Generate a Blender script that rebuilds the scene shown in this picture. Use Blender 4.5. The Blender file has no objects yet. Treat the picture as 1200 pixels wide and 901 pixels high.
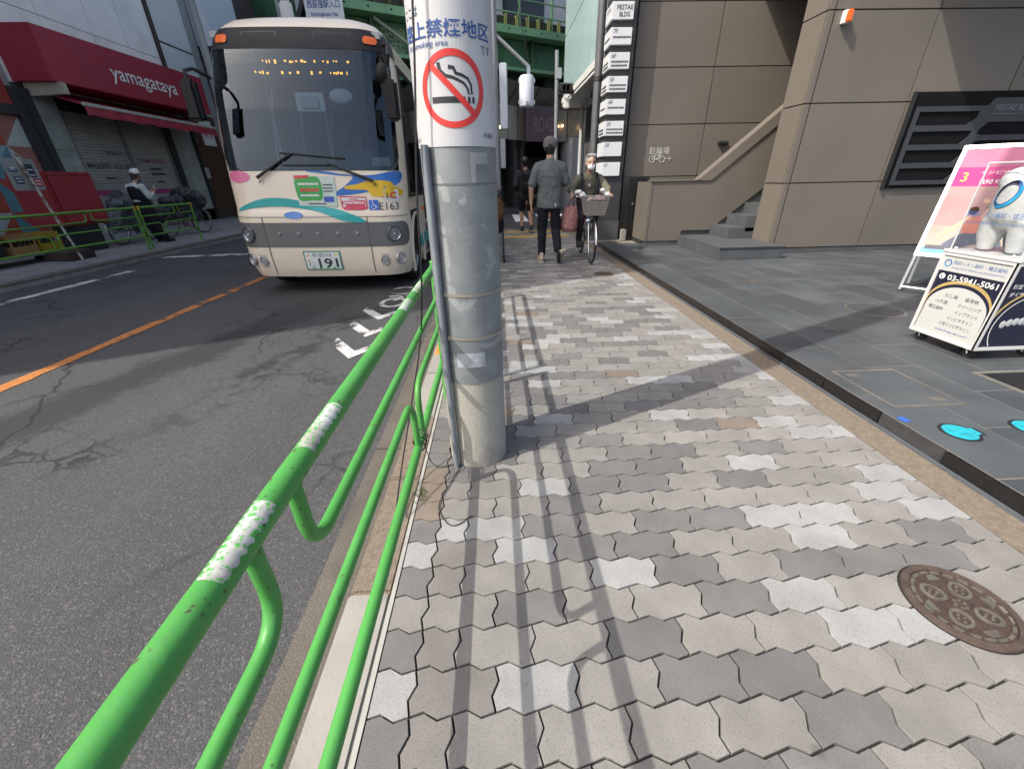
import bpy, bmesh, math, random
from mathutils import Vector, Matrix
R = math.radians
random.seed(7)
scene = bpy.context.scene
col = scene.collection

# ---------------------------------------------------------------- camera
cam_data = bpy.data.cameras.new('camera')
cam = bpy.data.objects.new('camera', cam_data); col.objects.link(cam)
right = Vector((0.99902248, -0.03977863, -0.01928055))
down = Vector((-0.0352495, -0.45366582, -0.89047448))
fwd = Vector((0.02667493, 0.89028365, -0.45462453))
m = Matrix((right, -down, -fwd)).transposed().to_4x4()
m.translation = Vector((0, 0, 1.25))
cam.matrix_world = m
cam_data.sensor_fit = 'HORIZONTAL'; cam_data.sensor_width = 36.0
cam_data.lens = 14.1
cam_data.clip_start = 0.02; cam_data.clip_end = 2000
scene.camera = cam

# ---------------------------------------------------------------- sky, sun, exposure
SUN = Vector((0.80, 0.385, -1.0)).normalized()
world = bpy.data.worlds.new('World'); scene.world = world; world.use_nodes = True
wn = world.node_tree.nodes; bg = wn['Background']
sky = wn.new('ShaderNodeTexSky'); sky.sky_type = 'NISHITA'; sky.sun_disc = False
sky.sun_elevation = math.asin(-SUN.z); sky.sun_rotation = math.atan2(-SUN.x, -SUN.y) % (2 * math.pi)
sky.air_density = 1.0; sky.dust_density = 4.6; sky.ozone_density = 0.5
world.node_tree.links.new(sky.outputs[0], bg.inputs[0]); bg.inputs[1].default_value = 0.15
sd = bpy.data.lights.new('sun', 'SUN'); sun = bpy.data.objects.new('sun', sd); col.objects.link(sun)
sd.energy = 2.7; sd.angle = R(0.53); sd.color = (1.0, 0.95, 0.87)
sun.rotation_euler = SUN.to_track_quat('-Z', 'Y').to_euler(); sun.location = (-12, -6, 20)
scene.view_settings.view_transform = 'Standard'; scene.view_settings.look = 'None'
scene.view_settings.exposure = 0.85; scene.view_settings.gamma = 1.0
scene.view_settings.use_curve_mapping = False
scene.render.engine = 'CYCLES'
scene.cycles.max_bounces = 6; scene.cycles.diffuse_bounces = 3; scene.cycles.glossy_bounces = 3
scene.cycles.transmission_bounces = 5; scene.cycles.transparent_max_bounces = 8
scene.cycles.caustics_reflective = False; scene.cycles.caustics_refractive = False

# ---------------------------------------------------------------- helpers
OFF = {}
class MB:
    def __init__(s): s.v = []; s.f = []
    def add(s, vs, fs):
        b = len(s.v); s.v += [tuple(p) for p in vs]; s.f += [tuple(b + i for i in q) for q in fs]; return s
    def box(s, x0, x1, y0, y1, z0, z1):
        return s.add([(x0,y0,z0),(x1,y0,z0),(x1,y1,z0),(x0,y1,z0),(x0,y0,z1),(x1,y0,z1),(x1,y1,z1),(x0,y1,z1)],
                     [(0,3,2,1),(4,5,6,7),(0,1,5,4),(1,2,6,5),(2,3,7,6),(3,0,4,7)])
    def prism(s, poly, o, ux, uy, d):
        """poly of (a,b) laid on the frame ux, uy at o, given thickness by the vector d (front face = side away from d)"""
        o, ux, uy, d = Vector(o), Vector(ux), Vector(uy), Vector(d)
        n = len(poly); F = [o + ux * a + uy * b for a, b in poly]; B = [p + d for p in F]
        area = sum(poly[i][0] * poly[(i+1) % n][1] - poly[(i+1) % n][0] * poly[i][1] for i in range(n))
        if ux.cross(uy).dot(d) * area > 0:   # front must look away from d
            fs = [tuple(range(n - 1, -1, -1)), tuple(range(n, 2 * n))] + [(i, (i+1) % n, n + (i+1) % n, n + i) for i in range(n)]
        else:
            fs = [tuple(range(n)), tuple(range(2 * n - 1, n - 1, -1))] + [(n + i, n + (i+1) % n, (i+1) % n, i) for i in range(n)]
        return s.add(F + B, fs)
    def tube(s, path, r, n=10, closed=False, caps=True):
        P = [Vector(p) for p in path]; k = len(P)
        rr = r if isinstance(r, (list, tuple)) else [r] * k
        rings = []; up = None
        for i, p in enumerate(P):
            if closed: t = (P[(i+1) % k] - P[i-1]).normalized()
            else: t = (P[min(i+1, k-1)] - P[max(i-1, 0)]).normalized()
            if up is None:
                a = Vector((0, 0, 1)) if abs(t.z) < .9 else Vector((1, 0, 0))
                up = (a - t * a.dot(t)).normalized()
            else:
                up = up - t * up.dot(t)
                up = up.normalized() if up.length > 1e-6 else t.orthogonal().normalized()
            sd_ = t.cross(up)
            rings.append([p + (up * math.cos(2*math.pi*j/n) + sd_ * math.sin(2*math.pi*j/n)) * rr[i] for j in range(n)])
        vs = [q for ring in rings for q in ring]; fs = []
        m_ = k if closed else k - 1
        for i in range(m_):
            a, b = i * n, ((i+1) % k) * n
            for j in range(n): fs.append((a + j, a + (j+1) % n, b + (j+1) % n, b + j))
        if caps and not closed:
            fs.append(tuple(range(n - 1, -1, -1))); fs.append(tuple((k-1)*n + j for j in range(n)))
        return s.add(vs, fs)
    def cyl(s, p0, p1, r0, r1=None, n=16): return s.tube([p0, p1], [r0, r0 if r1 is None else r1], n)
    def lathe(s, prof, o=(0,0,0), ax=(0,0,1), n=24, a0=0, a1=2*math.pi):
        o, ax = Vector(o), Vector(ax).normalized(); u = ax.orthogonal().normalized()
        if abs(ax.z) > .99: u = Vector((1, 0, 0))
        w_ = ax.cross(u); full = abs(a1 - a0 - 2*math.pi) < 1e-6; c = n if full else n + 1
        vs = [o + ax * h + (u * math.cos(a0 + (a1-a0)*j/n) + w_ * math.sin(a0 + (a1-a0)*j/n)) * r for r, h in prof for j in range(c)]
        fs = []
        for i in range(len(prof) - 1):
            for j in range(n):
                j2 = (j + 1) % c
                fs.append((i*c + j, i*c + j2, (i+1)*c + j2, (i+1)*c + j))
        return s.add(vs, fs)
    def ell(s, c, r, n=12, mtx=None):
        c = Vector(c); vs = []; h = n // 2
        for i in range(h + 1):
            ph = math.pi * i / h
            for j in range(n):
                th = 2 * math.pi * j / n
                p = Vector((r[0]*math.sin(ph)*math.cos(th), r[1]*math.sin(ph)*math.sin(th), -r[2]*math.cos(ph)))
                if mtx is not None: p = mtx @ p
                vs.append(c + p)
        fs = [(i*n + j, i*n + (j+1) % n, (i+1)*n + (j+1) % n, (i+1)*n + j) for i in range(h) for j in range(n)]
        return s.add(vs, fs)
    def cap(s, p0, r0, p1, r1, n=12):
        s.tube([p0, p1], [r0, r1], n); s.ell(p0, (r0,)*3, n); s.ell(p1, (r1,)*3, n); return s
    def loft(s, secs, n=20):
        """secs: (centre, rx, ry) ellipses stacked in z"""
        vs = []; k = len(secs)
        for c, rx, ry in secs:
            for j in range(n):
                a = 2*math.pi*j/n
                vs.append((c[0] + rx*math.cos(a), c[1] + ry*math.sin(a), c[2]))
        fs = [(i*n + j, i*n + (j+1) % n, (i+1)*n + (j+1) % n, (i+1)*n + j) for i in range(k-1) for j in range(n)]
        fs += [tuple(range(n-1, -1, -1)), tuple((k-1)*n + j for j in range(n))]
        return s.add(vs, fs)
    def xf(s, mtx): s.v = [tuple(mtx @ Vector(p)) for p in s.v]; return s
    def obj(s, name, mat, parent=None, smooth=False, bevel=0, world=True, angle=None):
        me = bpy.data.meshes.new(name)
        off = OFF.get(parent.name, Vector()) if (parent is not None and world) else Vector()
        me.from_pydata([tuple(Vector(p) - off) for p in s.v], [], s.f); me.update()
        if bevel or smooth:
            bm = bmesh.new(); bm.from_mesh(me)
            bmesh.ops.remove_doubles(bm, verts=bm.verts, dist=1e-5)
            if bevel: bmesh.ops.bevel(bm, geom=[e for e in bm.edges if len(e.link_faces) == 2 and e.calc_face_angle(0) > .5], offset=bevel, segments=2, affect='EDGES', clamp_overlap=True)
            bm.to_mesh(me); bm.free()
        if smooth:
            me.polygons.foreach_set('use_smooth', [True] * len(me.polygons))
            me.set_sharp_from_angle(angle=R(angle or 40))
        if mat is not None: me.materials.append(mat)
        o = bpy.data.objects.new(name, me); col.objects.link(o)
        if parent is not None:
            o.parent = parent; OFF[o.name] = off
        return o
def thing(name, label, cat, loc=(0,0,0), rotz=0, group=None, rot=None):
    o = bpy.data.objects.new(name, None); col.objects.link(o); o.location = loc
    o.rotation_euler = rot or (0, 0, rotz); o.empty_display_size = .1
    o['label'] = label; o['category'] = cat
    if group: o['group'] = group
    OFF[o.name] = Vector(loc); return o
def tag(o, label, cat, group=None):
    o['label'] = label; o['category'] = cat
    if group: o['group'] = group
    return o
def structure(o): o['kind'] = 'structure'; return o
def stuff(o): o['kind'] = 'stuff'; return o
def dup(root, loc=None, rotz=None, label=None):
    r = root.copy(); col.objects.link(r)
    if loc is not None: r.location = loc
    if rotz is not None: r.rotation_euler = (0, 0, rotz)
    if label: r['label'] = label
    for ch in list(root.children):
        c = ch.copy(); col.objects.link(c); c.parent = r
        for g in ch.children:
            d = g.copy(); col.objects.link(d); d.parent = c
    return r
def fillet(pts, r, n=5):
    P = [Vector(p) for p in pts]; out = [P[0]]
    for i in range(1, len(P) - 1):
        a, b = (P[i-1] - P[i]), (P[i+1] - P[i]); d = min(r, a.length*.48, b.length*.48)
        p0, p1 = P[i] + a.normalized()*d, P[i] + b.normalized()*d
        for k in range(n + 1):
            t = k / n; out.append(p0*(1-t)**2 + P[i]*2*t*(1-t) + p1*t*t)
    out.append(P[-1]); return out
def crumple(me, amp, freq, seed=0):
    from mathutils import noise
    k = Vector((seed*3.7, seed*1.3, 0)); N_ = [v.normal.copy() for v in me.vertices]
    for v, n_ in zip(me.vertices, N_):
        p = v.co*freq + k
        r = 1 - abs(noise.noise(p)*2) + .5*(1 - abs(noise.noise(p*2.1)*2)); v.co += n_*amp*(r - .9)
    me.update()
def solidify(name, mb, mat, parent, voxel=.012, it=4, world=True, fac=.5, fold=None):
    """melt overlapping closed shapes into one continuous skin"""
    o = mb.obj(name, None, parent, world=world)
    rm = o.modifiers.new('r', 'REMESH'); rm.mode = 'VOXEL'; rm.voxel_size = voxel
    sm = o.modifiers.new('s', 'SMOOTH'); sm.factor = fac; sm.iterations = it
    dg = bpy.context.evaluated_depsgraph_get()
    me = bpy.data.meshes.new_from_object(o.evaluated_get(dg)); o.modifiers.clear()
    old = o.data; o.data = me; me.name = name; bpy.data.meshes.remove(old)
    if fold: crumple(me, *fold)
    me.polygons.foreach_set('use_smooth', [True] * len(me.polygons))
    me.materials.clear(); me.materials.append(mat); return o
TXT = {}
def glyphs(s, weight=0.0):
    k = (s, weight)
    if k not in TXT:
        c = bpy.data.curves.new('t', 'FONT'); c.body = s; c.size = 1; c.offset = weight; c.resolution_u = 3
        o = bpy.data.objects.new('t', c); me = bpy.data.meshes.new_from_object(o)
        vs = [v.co.copy() for v in me.vertices]; fs = [tuple(p.vertices) for p in me.polygons]
        bpy.data.objects.remove(o); bpy.data.meshes.remove(me); TXT[k] = (vs, fs)
    return TXT[k]
def text(s, h, mat, parent, o, ux=(1,0,0), uy=(0,0,1), width=None, align='c', name='lettering', weight=0.0, fn=None, cut=0, world=True, maxw=None, shear=0):
    """lettering laid flat on the frame (o, ux, uy); h = cap height; fn bends (a,b) to a point"""
    vs, fs = glyphs(s, weight)
    if not vs: return None
    x0, x1 = min(v.x for v in vs), max(v.x for v in vs); y0_, y1_ = min(v.y for v in vs), max(v.y for v in vs)
    cjk = any(ord(c) > 0x2000 for c in s)
    if cjk: b0, hh = y0_, (y1_ - y0_)
    else: b0, hh = 0.0, .70
    k = h / hh; kx = k
    if width: kx = width / (x1 - x0)
    elif maxw and (x1 - x0) * k > maxw: kx = maxw / (x1 - x0)
    ox = {'c': (x0 + x1) / 2, 'l': x0, 'r': x1}[align]
    pts = [((v.x - ox) * kx + shear * (v.y - b0) * k, (v.y - b0) * k) for v in vs]
    if align == 'c': pts = [(a, b - h / 2) for a, b in pts]
    return flat_shape(pts, fs, mat, parent, o, ux, uy, name, fn, cut, world)
def flat_shape(pts, fs, mat, parent, o, ux, uy, name, fn=None, cut=0, world=True):
    o, ux, uy = Vector(o), Vector(ux), Vector(uy)
    mb = MB()
    if fn or cut:
        bm = bmesh.new(); V = [bm.verts.new((a, b, 0)) for a, b in pts]
        for q in fs:
            try: bm.faces.new([V[i] for i in q])
            except ValueError: pass
        if cut:
            a0, a1 = min(p[0] for p in pts), max(p[0] for p in pts); b0, b1 = min(p[1] for p in pts), max(p[1] for p in pts)
            for k in range(1, int((a1 - a0) / cut) + 1):
                bmesh.ops.bisect_plane(bm, geom=bm.verts[:] + bm.edges[:] + bm.faces[:], plane_co=(a0 + k*cut, 0, 0), plane_no=(1, 0, 0))
            for k in range(1, int((b1 - b0) / cut) + 1):
                bmesh.ops.bisect_plane(bm, geom=bm.verts[:] + bm.edges[:] + bm.faces[:], plane_co=(0, b0 + k*cut, 0), plane_no=(0, 1, 0))
        bmesh.ops.triangulate(bm, faces=bm.faces[:])
        bm.verts.index_update()
        vv = [(v.co.x, v.co.y) for v in bm.verts]; ff = [tuple(v.index for v in q.verts) for q in bm.faces]; bm.free()
        pts, fs = vv, ff
    mb.add([fn(a, b) if fn else o + ux * a + uy * b for a, b in pts], fs)
    return mb.obj(name, mat, parent, world=world)
def flat(poly, mat, parent, o, ux=(1,0,0), uy=(0,0,1), name='print', fn=None, cut=0, world=True):
    return flat_shape(poly, [tuple(range(len(poly)))], mat, parent, o, ux, uy, name, fn, cut, world)
def rect(a0, a1, b0, b1): return [(a0, b0), (a1, b0), (a1, b1), (a0, b1)]
def ring_poly(cx, cy, rx, ry, n=40, a0=0, a1=360): return [(cx + rx*math.cos(R(a0 + (a1-a0)*i/n)), cy + ry*math.sin(R(a0 + (a1-a0)*i/n))) for i in range(n if a1-a0 == 360 else n+1)]
def annulus(mat, parent, o, ux, uy, r0, r1, name='ring', n=48, a0=0, a1=360, fn=None, sx=1, world=True):
    k = n + 1; pts = []
    for i in range(k):
        a = R(a0 + (a1-a0)*i/n)
        pts += [(r0*math.cos(a)*sx, r0*math.sin(a)), (r1*math.cos(a)*sx, r1*math.sin(a))]
    fs = [(2*i, 2*i+1, 2*i+3, 2*i+2) for i in range(n)]
    return flat_shape(pts, fs, mat, parent, o, ux, uy, name, fn, 0, world)

# ---------------------------------------------------------------- materials
MATS = {}
def M(name, c, rough=.6, metal=0.0, var=.12, scale=6.0, bump=0.0, bscale=60.0, speck=0.0, sscale=300.0, spec=.5, dirt=None, dscale=2.0, dlo=.55, dhi=.75, coat=0.0, emit=0.0, alpha=1.0, stretch=None, rnd=0.0):
    if name in MATS: return MATS[name]
    mt = bpy.data.materials.new(name); mt.use_nodes = True; nt = mt.node_tree; N = nt.nodes; L = nt.links
    b = N['Principled BSDF']; b.inputs['Roughness'].default_value = rough; b.inputs['Metallic'].default_value = metal
    b.inputs['Specular IOR Level'].default_value = spec; b.inputs['Coat Weight'].default_value = coat; b.inputs['Alpha'].default_value = alpha
    b.inputs['Base Color'].default_value = (*c, 1)
    tc = N.new('ShaderNodeTexCoord'); vec = tc.outputs['Object']
    if stretch:
        mp = N.new('ShaderNodeMapping'); mp.inputs['Scale'].default_value = stretch; L.new(vec, mp.inputs[0]); vec = mp.outputs[0]
    out = None
    def mixc(fac, a, bcol):
        x = N.new('ShaderNodeMix'); x.data_type = 'RGBA'
        L.new(fac, x.inputs[0])
        if a is None: x.inputs[6].default_value = (*c, 1)
        else: L.new(a, x.inputs[6])
        x.inputs[7].default_value = (*bcol, 1); return x.outputs[2]
    def noise(sc, det=4, lo=.35, hi=.65):
        n_ = N.new('ShaderNodeTexNoise'); n_.inputs['Scale'].default_value = sc; n_.inputs['Detail'].default_value = det; L.new(vec, n_.inputs['Vector'])
        r_ = N.new('ShaderNodeMapRange'); r_.inputs[1].default_value = lo; r_.inputs[2].default_value = hi; L.new(n_.outputs[0], r_.inputs[0]); return r_.outputs[0], n_.outputs[0]
    if var:
        f, _ = noise(scale, 5, .3, .7); out = mixc(f, None, tuple(x * (1 - 2.2 * var) for x in c))
        x = N.new('ShaderNodeMix'); x.data_type = 'RGBA'; L.new(f, x.inputs[0])
        x.inputs[6].default_value = (*[min(1, v*(1+var)) for v in c], 1); x.inputs[7].default_value = (*[v*(1-var) for v in c], 1); out = x.outputs[2]
    if speck:
        f, _ = noise(sscale, 2, .58, .72); out = mixc(f, out, tuple(x * (1 - speck) for x in c))
        f, _ = noise(sscale*.8, 2, .30, .42)
        iv = N.new('ShaderNodeMath'); iv.operation = 'SUBTRACT'; iv.inputs[0].default_value = 1; L.new(f, iv.inputs[1])
        ml = N.new('ShaderNodeMath'); ml.operation = 'MULTIPLY'; ml.inputs[1].default_value = speck; L.new(iv.outputs[0], ml.inputs[0])
        out = mixc(ml.outputs[0], out, tuple(min(1, x * 1.9 + .04) for x in c))
    if dirt:
        f, _ = noise(dscale, 6, dlo, dhi); out = mixc(f, out, dirt)
    if rnd and out is not None:
        oi = N.new('ShaderNodeObjectInfo'); r_ = N.new('ShaderNodeMapRange'); r_.inputs[3].default_value = 1 - rnd; r_.inputs[4].default_value = 1 + rnd; L.new(oi.outputs['Random'], r_.inputs[0])
        cc_ = N.new('ShaderNodeCombineColor'); [L.new(r_.outputs[0], cc_.inputs[i]) for i in range(3)]
        mm = N.new('ShaderNodeMix'); mm.data_type = 'RGBA'; mm.blend_type = 'MULTIPLY'; mm.inputs[0].default_value = 1; L.new(out, mm.inputs[6]); L.new(cc_.outputs[0], mm.inputs[7]); out = mm.outputs[2]
    if out is not None: L.new(out, b.inputs['Base Color'])
    if bump:
        n_ = N.new('ShaderNodeTexNoise'); n_.inputs['Scale'].default_value = bscale; n_.inputs['Detail'].default_value = 3; L.new(vec, n_.inputs['Vector'])
        bp = N.new('ShaderNodeBump'); bp.inputs['Strength'].default_value = bump; bp.inputs['Distance'].default_value = .01; L.new(n_.outputs[0], bp.inputs['Height']); L.new(bp.outputs[0], b.inputs['Normal'])
    if emit:
        b.inputs['Emission Color'].default_value = (*c, 1); b.inputs['Emission Strength'].default_value = emit
    MATS[name] = mt; return mt
def glass(name, tint=(.6,.65,.66), refl=1.0, rough=.02, ior=1.5, rcol=(1,1,1)):
    if name in MATS: return MATS[name]
    mt = bpy.data.materials.new(name); mt.use_nodes = True; nt = mt.node_tree; N = nt.nodes; L = nt.links
    N.remove(N['Principled BSDF']); out = N['Material Output']
    t = N.new('ShaderNodeBsdfTransparent'); t.inputs[0].default_value = (*tint, 1)
    g = N.new('ShaderNodeBsdfGlossy'); g.inputs['Roughness'].default_value = rough; g.inputs[0].default_value = (refl*rcol[0], refl*rcol[1], refl*rcol[2], 1)
    lw = N.new('ShaderNodeLayerWeight'); lw.inputs[0].default_value = .5
    pw = N.new('ShaderNodeMath'); pw.operation = 'POWER'; pw.inputs[1].default_value = 4.0; L.new(lw.outputs['Facing'], pw.inputs[0])
    r0 = ((ior - 1)/(ior + 1))**2
    fr = N.new('ShaderNodeMapRange'); fr.inputs[3].default_value = r0; fr.inputs[4].default_value = 1.0; L.new(pw.outputs[0], fr.inputs[0])
    mx = N.new('ShaderNodeMixShader'); L.new(fr.outputs[0], mx.inputs[0]); L.new(t.outputs[0], mx.inputs[1]); L.new(g.outputs[0], mx.inputs[2]); L.new(mx.outputs[0], out.inputs[0])
    MATS[name] = mt; return mt
def nodes_of(name):
    mt = bpy.data.materials.new(name); mt.use_nodes = True; MATS[name] = mt
    return mt, mt.node_tree.nodes, mt.node_tree.links, mt.node_tree.nodes['Principled BSDF']
class G:
    """tiny node-graph helper"""
    def __init__(s, N, L): s.N, s.L = N, L; s.co = N.new('ShaderNodeTexCoord').outputs['Object']
    def noise(s, sc, det=4, lo=0, hi=1, vec=None, rough=.5, dist=0):
        n = s.N.new('ShaderNodeTexNoise'); n.inputs['Scale'].default_value = sc; n.inputs['Detail'].default_value = det
        n.inputs['Roughness'].default_value = rough; n.inputs['Distortion'].default_value = dist
        s.L.new(vec or s.co, n.inputs['Vector']); return s.rng(n.outputs[0], lo, hi) if (lo, hi) != (0, 1) else n.outputs[0]
    def vor(s, sc, feat='F1', out=0, vec=None):
        n = s.N.new('ShaderNodeTexVoronoi'); n.feature = feat; n.inputs['Scale'].default_value = sc; s.L.new(vec or s.co, n.inputs['Vector']); return n.outputs[out]
    def rng(s, a, lo, hi, o0=0, o1=1):
        r = s.N.new('ShaderNodeMapRange'); s.L.new(a, r.inputs[0])
        for i, v in enumerate((lo, hi, o0, o1)): r.inputs[1 + i].default_value = v
        return r.outputs[0]
    def math(s, op, a, b=None):
        n = s.N.new('ShaderNodeMath'); n.operation = op
        for i, x in enumerate((a, b)):
            if x is None: continue
            if isinstance(x, (int, float)): n.inputs[i].default_value = x
            else: s.L.new(x, n.inputs[i])
        return n.outputs[0]
    def mix(s, f, a, b):
        n = s.N.new('ShaderNodeMix'); n.data_type = 'RGBA'
        if isinstance(f, (int, float)): n.inputs[0].default_value = f
        else: s.L.new(f, n.inputs[0])
        for i, x in ((6, a), (7, b)):
            if isinstance(x, tuple): n.inputs[i].default_value = (*x, 1)
            else: s.L.new(x, n.inputs[i])
        return n.outputs[2]
    def mul(s, a, b, f=1.0):
        n = s.N.new('ShaderNodeMix'); n.data_type = 'RGBA'; n.blend_type = 'MULTIPLY'; n.inputs[0].default_value = f
        for i, x in ((6, a), (7, b)):
            if isinstance(x, tuple): n.inputs[i].default_value = (*x, 1)
            else: s.L.new(x, n.inputs[i])
        return n.outputs[2]
    def grey(s, f):
        n = s.N.new('ShaderNodeCombineColor')
        for i in range(3): s.L.new(f, n.inputs[i])
        return n.outputs[0]
    def xyz(s, vec=None):
        n = s.N.new('ShaderNodeSeparateXYZ'); s.L.new(vec or s.co, n.inputs[0]); return n.outputs
    def bump(s, h, strength, dist=.01):
        n = s.N.new('ShaderNodeBump'); n.inputs['Strength'].default_value = strength; n.inputs['Distance'].default_value = dist; s.L.new(h, n.inputs['Height']); return n.outputs[0]

# common paints
white = M('white_paint', (.78,.78,.76), .45, var=.04, scale=3)
black = M('black_plastic', (.014,.014,.016), .5, var=.1)
rubber = M('rubber', (.018,.018,.019), .75, var=.15, bump=.1)
steel = M('steel', (.55,.56,.57), .32, 1.0, var=.06)
ink = M('ink_black', (.02,.02,.025), .55, var=0)
galv = M('galvanised', (.36,.38,.39), .5, .35, var=.1, scale=4, speck=.15, sscale=60)
# ---------------------------------------------------------------- asphalt, ground, sidewalks
def asphalt_mat():
    mt, N, L, b = nodes_of('asphalt'); g = G(N, L)
    x, y, z = g.xyz()
    base = g.mix(g.noise(.55, 5, .35, .65), (.064,.064,.066), (.045,.046,.048))
    mp = N.new('ShaderNodeMapping'); mp.inputs['Scale'].default_value = (1.3, .10, 1); L.new(g.co, mp.inputs[0])
    base = g.mul(base, g.grey(g.rng(g.noise(1, 4, vec=mp.outputs[0]), .3, .7, .78, 1.14)))
    base = g.mix(g.noise(26, 3, .35, .7), base, (.048,.048,.05))
    chips = g.vor(165, 'F1', 1); bright = g.rng(g.xyz(chips)[0], .72, .98)
    base = g.mix(g.math('MULTIPLY', bright, .5), base, (.155,.153,.15))
    darkc = g.rng(g.xyz(chips)[1], .75, .98); base = g.mix(g.math('MULTIPLY', darkc, .6), base, (.028,.028,.03))
    # old patched bands that run up the lane, with ragged edges
    wob = g.math('MULTIPLY', g.math('SUBTRACT', g.noise(1.7, 6), .5), .55)
    rag = g.math('MULTIPLY', g.math('SUBTRACT', g.noise(14, 4), .5), .35)
    def band(x0, slope, half):
        d = g.math('ADD', g.math('SUBTRACT', x, x0), g.math('MULTIPLY', y, -slope))
        d = g.math('ABSOLUTE', g.math('ADD', d, g.math('ADD', wob, rag)))
        return g.rng(d, half, half + .14, 1, 0)
    b1 = g.math('MULTIPLY', band(-3.85, .33, .17), g.rng(y, 4.0, 5.5, 1, 0))
    b2 = g.math('MULTIPLY', band(-2.69, .26, .06), g.math('MULTIPLY', g.rng(y, 1.9, 2.5), g.math('MULTIPLY', g.rng(y, 4.2, 5.0, 1, 0), g.noise(5, 5, .42, .52))))
    base = g.mix(g.math('MULTIPLY', g.math('MAXIMUM', b1, b2), .82), base, (.017,.017,.02))
    # hairline cracks
    n = N.new('ShaderNodeVectorMath'); n.operation = 'ADD'
    wv = N.new('ShaderNodeTexNoise'); wv.inputs['Scale'].default_value = 3.0; wv.inputs['Detail'].default_value = 5; L.new(g.co, wv.inputs['Vector'])
    sc = N.new('ShaderNodeVectorMath'); sc.operation = 'SCALE'; sc.inputs['Scale'].default_value = .35; L.new(wv.outputs[1], sc.inputs[0])
    L.new(g.co, n.inputs[0]); L.new(sc.outputs[0], n.inputs[1])
    crack = g.rng(g.vor(.8, 'DISTANCE_TO_EDGE', 0, n.outputs[0]), .004, .016, 1, 0)
    crack2 = g.math('MULTIPLY', g.rng(g.vor(5, 'DISTANCE_TO_EDGE', 0, n.outputs[0]), .03, .07, 1, 0), g.noise(.9, 3, .58, .66))
    ck = g.math('MULTIPLY', g.math('MAXIMUM', g.math('MULTIPLY', crack, g.noise(.7, 2, .45, .58)), crack2), g.rng(y, .7, 1.9))
    base = g.mix(g.math('MULTIPLY', ck, .85), base, (.010,.010,.012))
    L.new(base, b.inputs['Base Color']); b.inputs['Roughness'].default_value = .82
    h = g.math('ADD', g.math('MULTIPLY', g.vor(170, 'F1'), .6), g.math('ADD', g.math('MULTIPLY', g.noise(60, 4), .8), g.math('MULTIPLY', ck, -1.2)))
    L.new(g.bump(h, .45, .006), b.inputs['Normal']); return mt
ASPH = asphalt_mat()
concrete = M('concrete', (.30,.285,.26), .85, var=.15, scale=5, bump=.25, bscale=120, speck=.25, sscale=160, dirt=(.16,.15,.13), dscale=3)
gutter_m = M('gutter_concrete', (.105,.092,.077), .9, var=.18, scale=4, bump=.4, bscale=140, speck=.3, sscale=170, dirt=(.055,.05,.045), dscale=2.5)
structure(MB().box(-400, 400, -60, 700, -.5, -.12).obj('ground', M('dull_ground', (.09,.09,.09), .9)))
structure(MB().box(-60, 60, -14, 70, -.119, -.08).obj('road', ASPH))

def paint_mat(name, c, wear=.52, c2=None):
    mt, N, L, b = nodes_of(name); g = G(N, L)
    mask = g.math('MAXIMUM', g.noise(3.2, 8, wear, wear + .07, rough=.7), g.math('MULTIPLY', g.noise(45, 4, .55, .7), .8))
    body = g.mix(g.noise(20, 3, .3, .7), c, tuple(v*.82 for v in c))
    L.new(g.mix(mask, body, (.05,.05,.052)), b.inputs['Base Color']); b.inputs['Roughness'].default_value = .75
    L.new(g.bump(g.vor(95, 'F1'), .45, .005), b.inputs['Normal']); return mt
ORANGE = paint_mat('orange_road_paint', (.50,.185,.04), .54)
WPAINT = paint_mat('white_road_paint', (.62,.62,.60), .50)
def strip(pts_l, pts_r, z, name, mat, parent=None):
    n = len(pts_l); return MB().add([(x, y, z) for x, y in pts_l] + [(x, y, z) for x, y in pts_r], [(i+1, i, n+i, n+i+1) for i in range(n-1)]).obj(name, mat, parent)
def ragged(x0, x1, y0, y1, name, mat, step=.12, amp=.012):
    k = int((y1 - y0) / step) + 2; ys = [y0 + (y1 - y0) * i / (k - 1) for i in range(k)]; rj = lambda: random.uniform(-amp, amp)
    return structure(strip([(x1 + rj(), y) for y in ys], [(x0 + rj(), y) for y in ys], -.076, name, mat))
ragged(-3.825, -3.705, -3, 12.5, 'centre_line', ORANGE)
for y0 in (5.2,): ragged(-6.62, -6.47, y0, y0 + 2.4, 'lane_marking', WPAINT)
structure(strip([(-5.35, 9.15), (-7.05, 9.0)], [(-5.35, 9.42), (-7.05, 9.2)], -.076, 'stop_line', WPAINT))
for i, (px, py, s) in enumerate([(-1.29, 3.19, 1), (-1.30, 3.72, 1), (-1.31, 4.25, 1)]):
    w_, d_, t_ = .27, .36, .17
    c = MB().add([(px - w_, py + d_, -.076), (px, py, -.076), (px + w_, py + d_, -.076), (px + w_, py + d_ + t_, -.076), (px, py + t_, -.076), (px - w_, py + d_ + t_, -.076)], [(0, 1, 4, 5), (1, 2, 3, 4)])
    structure(c.obj('chevron_marking', WPAINT))
bk = MB()
for cy in (4.95, 5.55):
    pts = [(-1.30 + .17*math.cos(a), cy + .22*math.sin(a), -.076) for a in [2*math.pi*i/20 for i in range(20)]] + [(-1.30 + .11*math.cos(a), cy + .16*math.sin(a), -.076) for a in [2*math.pi*i/20 for i in range(20)]]
    bk.add(pts, [(i, (i+1) % 20, 20 + (i+1) % 20, 20 + i) for i in range(20)])
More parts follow.
